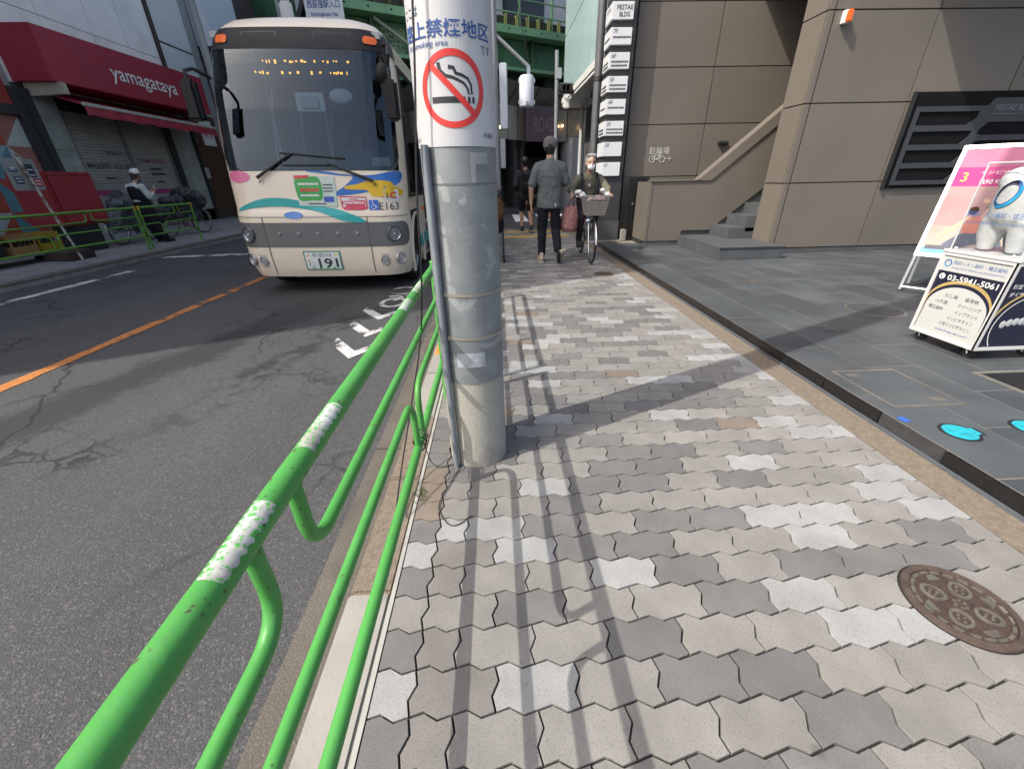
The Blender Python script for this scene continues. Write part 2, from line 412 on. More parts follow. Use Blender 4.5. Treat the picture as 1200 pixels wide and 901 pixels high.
bk.add([(-1.34,5.0,-.0755),(-1.28,5.0,-.0755),(-1.18,5.3,-.0755),(-1.24,5.3,-.0755)], [(0,1,2,3)]); bk.add([(-1.42,5.22,-.0755),(-1.1,5.22,-.0755),(-1.1,5.28,-.0755),(-1.42,5.28,-.0755)], [(0,1,2,3)])
structure(bk.obj('bicycle_marking', WPAINT))
for i in range(7):
    x0 = -1.2 + i * .95
    structure(strip([(x0 + .48, 15.2), (x0 + .48, 18.4)], [(x0, 15.2), (x0, 18.4)], -.074, 'zebra_stripe', M('fresh_white_road_paint', (.72,.72,.70), .7)))

# gutter and kerb stones beside the guard rail
gt = structure(MB().box(-.71, -.552, -2, 12.3, -.10, -.072).obj('gutter', gutter_m))
for i in range(7): MB().box(-.712, -.553, .05 + i*1.8, .062 + i*1.8, -.09, -.0705).obj('joint', M('joint_dirt', (.05,.045,.04), .95), gt)
kerb = structure(MB().box(-.548, -.398, -2, 12.3, -.12, -.03).obj('kerb', gutter_m))
pale = M('kerb_block_pale', (.28,.265,.24), .8, var=.08, scale=7, bump=.15, bscale=90, dirt=(.20,.19,.17), dscale=4, dlo=.6, dhi=.72)
tanm = M('kerb_aggregate', (.185,.150,.112), .9, var=.2, scale=30, bump=.6, bscale=220, speck=.5, sscale=210)
y = -.9; k = 0
for L_, mt in [(.62, pale), (.60, pale), (.60, pale), (.60, tanm), (.55, tanm), (.60, pale), (.60, pale), (.6, pale), (.6, tanm)] + [(.6, pale)] * 10:
    MB().box(-.545, -.401, y + .004, y + L_ - .004, -.08, .004 if mt is pale else -.006).obj('kerb_block', mt, kerb, bevel=.008); y += L_
MB().box(-.4, -.386, -1, 12.2, -.1, .002).obj('edging_strip', M('pale_edging', (.33,.32,.295), .8, var=.1, dirt=(.2,.19,.17), dscale=6), kerb)
om = MB().box(-.53, -.47, 3.02, 3.2, .0045, .0052).obj('orange_mark', M('orange_spray', (.75,.20,.03), .7), kerb)

# interlocking paver sidewalk
bed_m = M('joint_sand', (.022,.021,.02), .95, var=.3, scale=30, bump=.4, bscale=150)
side = structure(MB().box(-.388, 2.065, -1.2, 12.25, -.11, -.0125).obj('sidewalk', bed_m))
def paver_mat(name, colour):
    mt, N, L, b = nodes_of(name); g = G(N, L)
    if colour is None:
        oi = N.new('ShaderNodeObjectInfo'); c = oi.outputs['Color']
    else:
        rgb = N.new('ShaderNodeRGB'); rgb.outputs[0].default_value = (*colour, 1); c = rgb.outputs[0]
    geo = N.new('ShaderNodeNewGeometry'); P = geo.outputs['Position']
    c = g.mul(c, g.grey(g.rng(g.noise(7, 5, vec=P), .3, .7, .86, 1.1)))
    c = g.mul(c, g.grey(g.rng(g.noise(420, 2, vec=P),   .36, .62, .86, 1.10)))
    sp = g.rng(g.xyz(g.vor(420, 'F1', 1, P))[0], .93, .96)
    c = g.mix(g.math('MULTIPLY', sp, .45), c, (.07,.07,.068))
    stain = g.math('MULTIPLY', g.noise(1.6, 7, .57, .72, vec=P, rough=.62), .42)
    c = g.mix(stain, c, (.12,.11,.10))
    spots = g.rng(g.vor(2.6, 'F1', 0, P), .03, .06, .5, 0); c = g.mix(spots, c, (.08,.075,.07))
    L.new(c, b.inputs['Base Color']); b.inputs['Roughness'].default_value = .86; b.inputs['Specular IOR Level'].default_value = .3
    L.new(g.bump(g.noise(300, 3, vec=P), .35, .004), b.inputs['Normal']); return mt
PAV = paver_mat('paver_concrete', None)
PCOL = [(0.2279, 0.2202, 0.2024), (0.2071, 0.2003, 0.1846), (0.1537, 0.1494, 0.1451), (0.14, 0.1378, 0.1344), (0.2956, 0.2985, 0.2909), (0.1874, 0.1547, 0.1265), (0.1836, 0.1736, 0.1618)]
PMF = [paver_mat('paver_far_%d' % i, c) for i, c in enumerate(PCOL)]
PX, PY, A_ = .2285, .1148, .0095
def hz(x):   # row joint zigzag
    t = (x / (PX/2)) % 1.0
    return A_*3*t if t < 1/3 else (A_ - (t-1/3)*6*A_ if t < 2/3 else -A_ + (t-2/3)*3*A_)
def paver_outline(x0, x1, r, gap, ls, rs, xr):
    """x0..x1 along the row; ls/rs = straight cut left/right end"""
    out = []; yb, yt = r*PY + .552, (r+1)*PY + .552
    def ends(x): return x0 + .0005 < x < x1 - .0005
    ks = []; k0 = math.floor((x0 - xr) / (PX/2)) - 1
    for k in range(k0, k0 + 8):
        for t in (0, 1/3, 2/3):
            xx = xr + (k + t) * PX/2
            if ends(xx): ks.append(xx)
    out.append((x0 + gap, yb + hz(x0 - xr) + gap))
    out += [(xx, yb + hz(xx - xr) + gap) for xx in ks]
    out.append((x1 - gap, yb + hz(x1 - xr) + gap))
    if not rs: out += [(x1 - gap - A_, yb + PY/3), (x1 - gap + A_, yb + 2*PY/3)]
    out.append((x1 - gap, yt + hz(x1 - xr) - gap))
    out += [(xx, yt + hz(xx - xr) - gap) for xx in reversed(ks)]
    out.append((x0 + gap, yt + hz(x0 - xr) - gap))
    if not ls: out += [(x0 + gap + A_, yb + 2*PY/3), (x0 + gap - A_, yb + PY/3)]
    return out
def paver_mesh(ol, cx, cy):
    n = len(ol); V = []
    for (x, y_) in ol:
        dx, dy = cx - x, cy - y_; d = math.hypot(dx, dy); V.append((x + dx/d*.0014 - cx, y_ + dy/d*.0014 - cy, 0))
    W = [(x - cx, y_ - cy, -.0018) for x, y_ in ol]; Bm = [(x - cx, y_ - cy, -.016) for x, y_ in ol]
    return V + W + Bm, [tuple(range(n))] + [(n+i, n+(i+1) % n, (i+1) % n, i) for i in range(n)] + [(2*n+i, 2*n+(i+1) % n, n+(i+1) % n, n+i) for i in range(n)]
XL, XC, XR_ = -.385, -.2735, 1.88
ROWS = {-1: 'DMLLLLDLLL', 0: 'WMWLDDLLLL', 1: 'DMLLDLLWWLL', 2: 'LLDLLDWLLL', 3: 'DMLLWDLDDDL', 4: 'WMWDDLLWLDL', 5: 'DWWDLDDWWLW', 6: 'BLLDLLLLLW', 7: 'BMLWDDLDLLW', 8: 'BDLLDDLWLL', 9: 'DDDLLDDLDLL', 10: 'DDDLDLLLLW'}
seen_in_row = {}
cells = []
for r in range(-13, 101):
    cells.append((XL, XC, r, True, False))
    x = XC
    nxt = XC + (PX/2 if r % 2 else PX)
    while x < XR_ - .02:
        x1 = min(nxt, XR_); 
        if XR_ - x1 < .05: x1 = XR_
        cells.append((x, x1, r, False, x1 >= XR_ - 1e-6)); x = x1; nxt = x1 + PX
def pick(r, x):
    u = random.random()
    k = seen_in_row.get(r, 0); seen_in_row[r] = k + 1
    if r in ROWS and k < len(ROWS[r]):
        return {'L': (0, 1)[u < .5], 'D': (2, 3)[u < .5], 'W': 4, 'B': 5, 'M': 6}[ROWS[r][k]]
    if x < XC - .01: return random.choice([2, 3, 1, 0, 3, 4])
    if x > 1.62: return random.choice([0, 0, 1, 1, 4, 4, 0])
    return 0 if u < .31 else 1 if u < .55 else 2 if u < .72 else 3 if u < .86 else 4 if u < .985 else 5
near = []; far = {i: MB() for i in range(7)}
cache = {}
vis = []
for cidx, (x0, x1, r, ls, rs) in enumerate(cells):
    cx, cy = (x0 + x1)/2, r*PY + .552 + PY/2
    d = math.hypot(cx - .3, cy)
    ok = cy > .36 and not (abs(cx - 1.452) < .05 and abs(cy - .772) < .05) and not (math.hypot(cx + .13, cy - 1.71) < .10)
    if ok and cx < -.28 and cy < .5: ok = False
    vis.append((cy if ok else 1e9, cidx))
chosen = set(i for d, i in sorted(vis)[:300])
for cidx, (x0, x1, r, ls, rs) in enumerate(cells):
    cx, cy = (x0 + x1)/2, r*PY + .552 + PY/2
    ci = pick(r, cx); gap = .0022 + random.uniform(0, .0009)
    if math.hypot(cx + .13, cy - 1.71) < .06: continue
    xr = XC
    z = random.uniform(-.0007, .0004)
    if cidx in chosen:
        key = (round(x1 - x0, 3), r % 2 if not (ls or rs) else 2, ls, rs, round(((x0 - xr) / (PX/2)) % 1, 2), x0 < XC)
        if key not in cache:
            V, F = paver_mesh(paver_outline(x0, x1, r, gap, ls, rs, xr), cx, cy)
            me = bpy.data.meshes.new('paver'); me.from_pydata(V, [], F); me.materials.append(PAV); cache[key] = me
        o = bpy.data.objects.new('paver', cache[key]); col.objects.link(o); o.parent = side
        o.location = (cx, cy, z); o.rotation_euler = (random.uniform(-.003, .003), random.uniform(-.002, .002), random.uniform(-.003, .003))
        b = PCOL[ci]; k = random.uniform(.93, 1.07); o.color = (b[0]*k, b[1]*k, b[2]*k, 1)
    else:
        V, F = paver_mesh(paver_outline(x0, x1, r, gap, ls, rs, xr), cx, cy)
        far[ci].add([(a + cx, b + cy, c + z) for a, b, c in V], F)
V, F, MI = [], [], []
for i in range(7):
    b0 = len(V); V += far[i].v; F += [tuple(b0 + k for k in q) for q in far[i].f]; MI += [i] * len(far[i].f)
me = bpy.data.meshes.new('paver_field'); me.from_pydata(V, [], F)
for mt in PMF: me.materials.append(mt)
me.polygons.foreach_set('material_index', MI)
pf = bpy.data.objects.new('paver_field', me); col.objects.link(pf); pf.parent = side; stuff(pf)

# tan aggregate border and black granite kerb of the forecourt
structure(MB().box(1.884, 2.064, -1.2, 12.2, -.1, -.002).obj('aggregate_border', tanm))
granite = M('black_granite', (.011,.011,.012), .3, var=.25, scale=25, speck=.5, sscale=220)
granite2 = M('dark_granite', (.045,.046,.05), .35, var=.2, scale=25, speck=.4, sscale=220)
slate = M('slate', (.058,.066,.070), .6, rnd=.16, var=.2, scale=3.5, bump=.2, bscale=26, dirt=(.098,.106,.108), dscale=1.7, dlo=.5, dhi=.8, spec=.5)
grout = M('grout', (.20,.18,.145), .9)
court = structure(MB().box(2.083, 14, -1.5, 9.6, -.1, .0792).obj('forecourt', grout))
y = -1.4
for i, L_ in enumerate([.95, .9, 1.0, .35, .42, 1.15, 1.2, 1.1, 1.3, 1.2, 1.15]):
    MB().box(2.069, 2.084, y + .002, y + L_ - .002, -.01, .0808).obj('kerb_stone', granite2 if i in (3,) else granite, court, bevel=.003); y += L_
MB().box(2.052, 2.067, -1.2, 9.5, -.02, .012).obj('edge_trim', M('blue_grey_trim', (.09,.10,.115), .6), court)
tx, ty = .36, .74; slabs = []
for i in range(int((10.2 - 2.17) / tx) + 1):
    for j in range(-2, 12):
        x0 = 2.086 + i * tx; y0 = j * ty + (0 if i % 2 else ty/2) - .6
        y1 = min(y0 + ty, 9.55)
        if y1 - y0 < .1 or y1 < 0: continue
        if x0 > 4.6 and y0 > 6.9: continue
        slabs.append((x0 + .003, x0 + tx - .003, y0 + .003, y1 - .003))
slabs.sort(key=lambda q: math.hypot(q[0] - 0, q[2] - 0))
for q in slabs: MB().box(*q, .06, .0802 + random.uniform(-.0006, .0006)).obj('slate_tile', slate, court)

# manhole covers, drain lids and inlays
rust = M('rusty_iron', (.085,.060,.048), .75, .2, var=.3, scale=22, bump=.3, bscale=90)
iron = M('worn_iron', (.115,.105,.085), .65, .2, var=.25, scale=35, bump=.2, bscale=120, dirt=(.20,.185,.15), dscale=12)
mh = thing('manhole_cover', 'round rusty iron manhole cover with flower pattern set in grey pavers', 'manhole cover', (1.452, .772, 0))
MB().lathe([(.126,.003),(.127,.0085),(.146,.0085),(.148,.0)], (1.452,.772,0), n=48).obj('rim', rust, mh, smooth=True)
MB().lathe([(0.0005,.003),(.1255,.003)], (1.452,.772,0), n=48).obj('plate', M('dark_rust', (.055,.035,.027), .8, .1, var=.3, scale=40, bump=.3), mh)
MB().lathe([(.1475,.0012),(.153,.0012)], (1.452,.772,0), n=48).obj('gap', M('gap_dark', (.012,.011,.01), .95), mh)
pet = MB()
def place(poly, z0, z1, ang, rad, mb):
    c, s_ = math.cos(ang), math.sin(ang); rad *= 1.16; poly = [(a*1.16, b*1.16) for a, b in poly]
    z1 += .0025
    mb.prism([(1.452 + (rad + a)*c - b*s_, .772 + (rad + a)*s_ + b*c) for a, b in poly], (0,0,z1), (1,0,0), (0,1,0), (0,0,z0 - z1))
for k in range(4):
    a = R(45 + 90*k)
    e = [(.030*math.cos(t) , .026*math.sin(t)) for t in [2*math.pi*i/14 for i in range(14)]]
    o2 = [(.021*math.cos(t) , .018*math.sin(t)) for t in [2*math.pi*i/14 for i in range(14)]]
    for i in range(14):
        place([e[i], e[(i+1) % 14], o2[(i+1) % 14], o2[i]], .003, .006, a, .055, pet)
    for dx, dy in ((-.005, .006), (.006, -.006), (.008, .007), (-.008, -.006)):
        place([(dx + .0035*math.cos(t), dy + .0035*math.sin(t)) for t in [2*math.pi*i/8 for i in range(8)]], .003, .0058, a, .055, pet)
    place([(-.008,-.018),(.010,-.010),(.010,.010),(-.008,.018)], .003, .006, a + R(45), .082, pet)
for k in range(6):
    place([(.004*math.cos(t), .004*math.sin(t)) for t in [2*math.pi*i/8 for i in range(8)]], .003, .006, R(60*k), .013, pet)
for k in range(20):
    place([(-.004,-.012),(.004,-.009),(.004,.009),(-.004,.012)], .003, .006, R(18*k + 5), .100, pet)
pet.obj('relief', iron, mh)
def lid(name, label, x, y_, r, z, mat, mrim):
    t = thing(name, label, 'manhole cover', (x, y_, z))
    MB().lathe([(r*.86,.002),(r*.86,.004),(r,.004),(r,0)], (x, y_, z), n=32).obj('rim', mrim, t, smooth=True)
    MB().lathe([(.0005,.003),(r*.85,.003)], (x, y_, z), n=32).obj('plate', mat, t)
    nb = MB()
    for k in range(8):
        a = R(45*k); nb.cyl((x + r*.5*math.cos(a), y_ + r*.5*math.sin(a), z), (x + r*.5*math.cos(a), y_ + r*.5*math.sin(a), z + .005), r*.12, n=8)
    nb.obj('relief', mrim, t); return t
lid('manhole_cover', 'small dark iron cover in the pavers in front of the bicycle wheel', 1.55, 5.88, .15, 0, M('dark_rust',(0,0,0)), iron)
lid('drain_cover', 'tiny round dark drain lid in the slate forecourt', 3.12, 4.83, .065, .0805, iron, rust)
rg = thing('tile_ring_cover', 'round access cover faced with slate inside a pale metal ring, left of dental cart', 'manhole cover', (3.57, 3.58, .08))
MB().lathe([(.215,.081),(.215,.0835),(.235,.0835),(.235,.08)], (3.57,3.58,0), n=40).obj('ring', M('ring_brass', (.20,.185,.15), .5, .5), rg, smooth=True)
MB().lathe([(.0005,.0822),(.214,.0822)], (3.57,3.58,0), n=40).obj('slate_disc', slate, rg)
hc = thing('access_hatch', 'square slate faced access hatch in metal frame near the black kerb', 'hatch', (2.36, 2.08, .08))
fr = MB()
for q in [(2.175,2.60,1.84,1.862),(2.175,2.60,2.298,2.32),(2.175,2.197,1.862,2.298),(2.578,2.60,1.862,2.298)]: fr.box(*q, .07, .0835)
fr.obj('frame', M('hatch_metal', (.17,.16,.14), .5, .4, var=.2, dirt=(.13,.12,.1), dscale=8), hc)
MB().box(2.2, 2.575, 1.865, 2.295, .07, .0822).obj('slate_panel', slate, hc)
for q in [(2.23,2.30,2.22,2.27),(2.45,2.54,1.89,1.94)]: MB().box(*q, .08, .084).obj('lifting_eye', M('hatch_metal', (0,0,0)), hc, bevel=.002)
gr = thing('floor_grating', 'black metal mesh floor grating at the dental cart, photo right edge', 'grating', (3.4, 2.0, .08))
gb = MB()
for i in range(15): gb.box(3.07 + i*.045, 3.085 + i*.045, 1.6, 2.20, .075, .0845)
for i in range(12): gb.box(3.07, 3.715, 1.6 + i*.052, 1.612 + i*.052, .075, .0838)
gb.obj('bars', M('black_iron', (.03,.03,.032), .55, .5, var=.2), gr)
fr = MB()
for q in [(3.045,3.068,1.58,2.23),(3.718,3.74,1.58,2.23),(3.068,3.718,2.205,2.23)]: fr.box(*q, .075, .086)
fr.obj('frame', M('grate_frame', (.34,.32,.27), .45, .6), gr)
MB().box(3.069, 3.717, 1.6, 2.204, .0735, .0815).obj('pit', M('pit_black', (.006,.006,.006), .9), gr)
turq = M('turquoise_enamel', (.018,.36,.43), .5, var=.2, scale=25, dirt=(.03,.22,.26), dscale=14, bump=.1, bscale=80)
for (x, y_, lb) in [(2.285, 1.59, 'turquoise round water meter lid near the black kerb, the fully visible one'), (2.67, 1.60, 'turquoise round meter lid cut off by the photo right edge')]:
    t = thing('meter_lid', lb, 'meter lid', (x, y_, .08), group='turquoise meter lids')
    for rr, z, mt, nm in ((.082, .0822, black, 'surround'), (.068, .0838, turq, 'lid')):
        p = [(x + rr*math.cos(a), y_ + rr*math.sin(a)) for a in [R(-30 + 300*i/24) for i in range(25)]] + [(x + rr*1.2, y_ - rr*.85)]
        p = ring_poly(x, y_, rr, rr, 28, 25, 335) + [(x + rr*1.28, y_ - rr*.38), (x + rr*1.28, y_ + rr*.38)]
        MB().prism(p, (0,0,z), (1,0,0), (0,1,0), (0,0,-.004)).obj(nm, mt, t)
    lr = MB(); 
    lr.lathe([(.052,.0838),(.052,.0846),(.056,.0846),(.056,.0838)], (x, y_, 0), n=28); lr.obj('relief_ring', M('turquoise_dark', (.015,.36,.43), .5), t)
    text('メーター', .018, M('turquoise_dark',(0,0,0)), t, (x, y_ + .012, .0848), (1,0,0), (0,1,0)); text('ボックス', .014, M('turquoise_dark',(0,0,0)), t, (x, y_ - .02, .0848), (1,0,0), (0,1,0))
bm_ = MB().box(2.10, 2.14, 1.70, 1.745, .0812, .0825).obj('blue_marker', M('blue_marker', (.03,.12,.55), .5))
tag(bm_, 'small square blue survey marker on the granite kerb beside the turquoise lid', 'marker')
# yellow tactile strip
ty_m = M('tactile_yellow', (.52,.33,.06), .8, var=.15, scale=9)
for j in range(2):
    for i in range(7):
        t = MB().box(-.36 + i*.302, -.062 + i*.302, 10.2 + j*1.0, 10.5 + j*1.0, -.01, .006)
        for a in range(5):
            for b in range(5): t.cyl((-.33 + i*.302 + a*.06, 10.23 + j*1.0 + b*.06, .006), (-.33 + i*.302 + a*.06, 10.23 + j*1.0 + b*.06, .011), .012, .008, 6)
        t.obj('tactile_tile', ty_m, side)
# ---------------------------------------------------------------- FESTAE building on the right
panel = M('taupe_panel', (.158,.139,.116), .45, rnd=.05, var=.06, scale=.8, bump=.03, bscale=200, spec=.5, dirt=(.14,.126,.11), dscale=.9, dlo=.5, dhi=.8)
joint = M('panel_joint', (.028,.028,.03), .7)
skirt = M('slate_skirting', (.075,.08,.085), .55, var=.15, scale=6)
bl = thing('office_building', 'taupe panel clad office building with outdoor stair and louvre panel on the right', 'building', (4.4, 6.7, .08))
MB().box(4.46, 12, 6.72, 7.185, .0, 10).obj('core', joint, bl)
xs = [4.525, 5.93, 7.35, 8.76, 10.2, 11.6]; zs = [.165, 1.115, 2.125, 3.134, 4.14, 5.15, 6.16]
def panels_y(y_, xs, zs, d=.03, skip=()):
    for i in range(len(xs) - 1):
        for j in range(len(zs) - 1):
            if (i, j) in skip: continue
            MB().box(xs[i] + .006, xs[i+1] - .006, y_, y_ + d, zs[j] + .006, zs[j+1] - .006).obj('wall_panel', panel, bl, bevel=.004)
panels_y(6.69, xs, zs)
for j in range(6):   # narrow corner strip and the sunlit end face
    MB().box(4.44, 4.513, 6.69, 6.72, zs[j] + .006, zs[j+1] - .006).obj('corner_panel', panel, bl, bevel=.003)
    MB().box(4.43, 4.46, 6.722, 7.19, zs[j] + .006, zs[j+1] - .006).obj('end_panel', panel, bl, bevel=.004)
MB().box(4.45, 12, 6.70, 6.715, .075, .160).obj('skirting', skirt, bl)
# wall A, set back behind the stair
ax = [2.62, 4.12, 5.62, 7.12]; az = [.2, 1.246, 2.137, 3.02, 3.935, 4.85, 5.8]
for i in range(3):
    for j in range(6): MB().box(ax[i] + .006, ax[i+1] - .006, 9.05, 9.08, az[j] + .006, az[j+1] - .006).obj('wall_panel', panel, bl, bevel=.004)
MB().box(2.60, 8, 9.081, 9.6, .0, 6).obj('back_wall', joint, bl)
MB().box(4.6, 11, 7.2, 9.04, 4.2, 9.5).obj('upper_floor', panel, bl)
MB().box(5.0, 12, 4.7, 6.68, 4.3, 9).obj('overhang', panel, bl)
# parapet beside the stair
pp = [(2.80,.16),(3.47,.16),(3.47,.335),(4.0,.335),(6.0,1.95),(6.0,3.02),(5.9,2.92),(3.79,1.16),(2.80,1.16)]
MB().prism([(a, b) for a, b in pp], (0, 7.87, 0), (1,0,0), (0,0,1), (0, .16, 0)).obj('parapet', panel, bl, bevel=.006)
MB().prism([(3.60,1.162),(3.86,1.162),(6.0,2.955),(6.0,3.19)], (0, 7.845, 0), (1,0,0), (0,0,1), (0, .21, 0)).obj('sloping_coping', panel, bl, bevel=.006)
MB().box(2.78, 3.66, 7.845, 8.05, 1.163, 1.19).obj('coping', panel, bl, bevel=.006)
MB().box(2.785, 2.80, 7.88, 8.6, .16, 1.165).obj('end_panel', panel, bl, bevel=.004)
MB().box(2.80, 3.3, 8.03, 8.6, .0, 1.16).obj('parapet_core', joint, bl)
MB().box(2.81, 3.47, 7.885, 8.02, .08, .16).obj('skirting', skirt, bl)
MB().prism([(3.40,.08),(6.0,.08),(6.0,1.95),(4.0,.335),(3.40,.335)], (0, 7.90, 0), (1,0,0), (0,0,1), (0,.05,0)).obj('stair_skirting', skirt, bl)
MB().box(2.826, 2.834, 7.867, 7.871, .17, 1.15).obj('panel_seam', joint, bl)
stepm = M('step_slate', (.078,.084,.089), .5, var=.15, scale=4, bump=.12, bscale=30)
MB().box(3.42, 4.42, 6.27, 7.86, .08, .262).obj('step', stepm, bl, bevel=.006)
for i, (x0, z0) in enumerate([(4.0,.44),(4.28,.62),(4.56,.80),(4.84,.98),(5.12,1.16),(5.4,1.34),(5.68,1.52)]):
    MB().box(x0, x0 + .9, 7.2, 7.86, z0 - .25, z0).obj('step', stepm, bl, bevel=.005)
MB().box(3.41, 4.425, 6.262, 6.275, .235, .258).obj('nosing', joint, bl)
# stair sign and markings
MB().box(4.43, 4.62, 8.97, 9.05, 1.80, 1.84).obj('wall_bracket', joint, bl)
wl = M('white_lettering', (.55,.55,.53), .6, var=.1)
text('駐輪場', .125, wl, bl, (3.29, 9.046, 1.70), width=.40)
bi = MB()
for cx_ in (3.16, 3.36): bi.tube([(cx_ + .055*math.cos(2*math.pi*i/16), 9.046, 1.55 + .055*math.sin(2*math.pi*i/16)) for i in range(16)], .006, 5, closed=True)
for a, b in [((3.16,1.55),(3.21,1.62)),((3.21,1.62),(3.31,1.62)),((3.31,1.62),(3.36,1.55)),((3.26,1.54),(3.21,1.62)),((3.26,1.54),(3.31,1.62)),((3.16,1.55),(3.26,1.54)),((3.19,1.645),(3.23,1.645)),((3.31,1.62),(3.33,1.66))]:
    bi.cyl((a[0], 9.046, a[1]), (b[0], 9.046, b[1]), .006, n=5)
for a, b in [((3.42,1.56),(3.54,1.56)),((3.54,1.56),(3.50,1.60)),((3.54,1.56),(3.50,1.52))]: bi.cyl((a[0], 9.046, a[1]), (b[0], 9.046, b[1]), .006, n=5)
bi.obj('bicycle_symbol', wl, bl)
# orange lamp
lp = MB().box(4.62, 4.70, 6.62, 6.69, 2.98, 3.12).obj('lamp_base', white, bl, bevel=.006)
MB().box(4.635, 4.705, 6.58, 6.625, 2.985, 3.115).obj('lamp_lens', M('orange_lens', (.85,.16,.02), .25, var=.05), lp, bevel=.012)
# louvre panel
lvm = M('louvre_grey', (.05,.056,.062), .5, .2, var=.06)
lv = MB().box(5.985, 9.2, 6.655, 6.689, 1.02, 2.235).obj('louvre_back', M('louvre_black', (.008,.008,.009), .85, spec=.15), bl)
MB().box(5.965, 5.99, 6.63, 6.688, 1.01, 2.24).obj('louvre_edge', M('louvre_edge', (.03,.033,.037), .4, .3), bl, bevel=.004)
fm = MB(); X0, X1 = 6.06, 7.10
hs = [(1.83, 1.995), (1.59, 1.755), (1.355, 1.52), (1.118, 1.283)]
edges = [2.06] + [v for lo, hi in hs for v in (hi, lo)] + [1.06]
for i in range(0, len(edges), 2): fm.box(X0, X1, 6.632, 6.654, edges[i+1], edges[i])
for lo, hi in hs:
    fm.box(X0, X0 + .055, 6.632, 6.654, lo, hi)
    fm.prism([(7.0, hi), (X1, hi), (X1, lo), (6.90, lo), (7.0, lo + .09)], (0, 6.632, 0), (1,0,0), (0,0,1), (0,.022,0))
fm.obj('louvre_frame', lvm, bl)
f2 = MB(); hs2 = [(1.70, 1.86), (1.47, 1.63), (1.235, 1.395)]
f2.prism([(7.10,2.06),(7.16,2.15),(9.1,2.15),(9.1,1.86),(7.20,1.86),(7.10,1.77)], (0, 6.634, 0), (1,0,0), (0,0,1), (0,.02,0))
for hi_, lo_ in ((1.70, 1.63), (1.47, 1.395), (1.235, 1.06)): f2.prism([(7.10, (hi_+lo_)/2 + .05), (7.18, hi_), (9.1, hi_), (9.1, lo_), (7.18, lo_), (7.10, (hi_+lo_)/2 - .05)], (0, 6.634, 0), (1,0,0), (0,0,1), (0,.02,0))
f2.obj('louvre_frame', lvm, bl)
text('FESTAE BLDG', .07, M('dull_silver', (.20,.21,.22), .4, .5), bl, (7.2, 6.63, 2.0), align='l', weight=.01, shear=.2)
MB().box(7.2, 9.0, 6.629, 6.634, 1.955, 1.961).obj('rule', M('dull_silver', (0,0,0)), bl)

# black slatted gate beside the pylon
gt2 = thing('slatted_gate', 'black vertical slat gate between the sign pylon and the taupe parapet', 'gate', (2.6, 8.75, .08))
for i in range(9): MB().box(2.63 + i*.044, 2.66 + i*.044, 8.62, 8.66, .1, 1.22).obj('slat', M('gate_black', (.012,.012,.012), .5), gt2)
MB().box(2.62, 3.03, 8.665, 8.69, .12, 1.25).obj('back_sheet', M('gate_black', (0,0,0)), gt2)
MB().cyl((2.72, 8.585, .78), (2.72, 8.62, .78), .02).obj('lock', steel, gt2)
bs = MB().box(2.56, 2.66, 8.60, 8.72, .08, .3).obj('gate_foot', M('kerb_block_pale', (0,0,0)), gt2, bevel=.01)

# sign pylon
pl = thing('sign_pylon', 'tall dark grey tenant sign pylon with stacked white light boxes', 'sign', (2.3, 9.0, .08))
pg = M('pylon_grey', (.05,.05,.052), .5, .2, var=.06)
MB().box(2.12, 2.53, 8.82, 9.3, .08, 4.6).obj('column', pg, pl, bevel=.004)
MB().box(2.10, 2.545, 8.80, 9.32, .08, .45).obj('plinth', M('pylon_plinth', (.075,.075,.075), .6), pl, bevel=.006)
lbm = M('light_box_white', (.72,.73,.74), .35, var=.03)
inkp = M('sign_ink', (.05,.05,.06), .6)
for k in range(8):
    zt = 3.86 - k*.336; zb = zt - .235
    b = MB().box(2.085, 2.455, 8.775, 9.22, zb, zt).obj('light_box', lbm, pl, bevel=.006)
    if k == 0:
        text('FESTAE', .062, inkp, b, (2.30, 8.772, zt - .075), width=.27, weight=.012); text('BLDG', .062, inkp, b, (2.30, 8.772, zt - .165), width=.18, weight=.012)
        text('FESTAE', .055, inkp, b, (2.082, 9.0, zt - .075), (0,-1,0), (0,0,1), width=.25)
    else:
        text('%dF' % (8 - k), .06, inkp, b, (2.17, 8.772, zt - .05))
        if k < 6:
            for q in range(1 if k in (1, 4) else 2):
                random.seed(50 + k*3 + q); x = 2.13
                mk = MB()
                while x < 2.42:
                    w_ = random.uniform(.010, .024); mk.box(x, x + w_, 8.7725, 8.7745, zt - .145 - q*.055, zt - .118 - q*.055); x += w_ + .007
                mk.obj('small_print', inkp, b)
                mk = MB(); x = 8.82
                while x < 9.15:
                    w_ = random.uniform(.015, .03); mk.box(2.0825, 2.0845, x, x + w_, zt - .15 - q*.055, zt - .12 - q*.055); x += w_ + .01
                mk.obj('small_print', inkp, b)
random.seed(11)
rp = thing('round_column', 'slim grey metal column standing just left of the sign pylon', 'column', (2.13, 9.75, .0))
MB().cyl((2.13, 9.75, 0), (2.13, 9.75, 4.7), .085, n=20).obj('shaft', M('column_grey', (.16,.165,.17), .4, .3), rp, smooth=True)
MB().cyl((2.13, 9.75, 2.95), (2.13, 9.75, 3.02), .095, n=20).obj('collar', pg, rp, smooth=True)

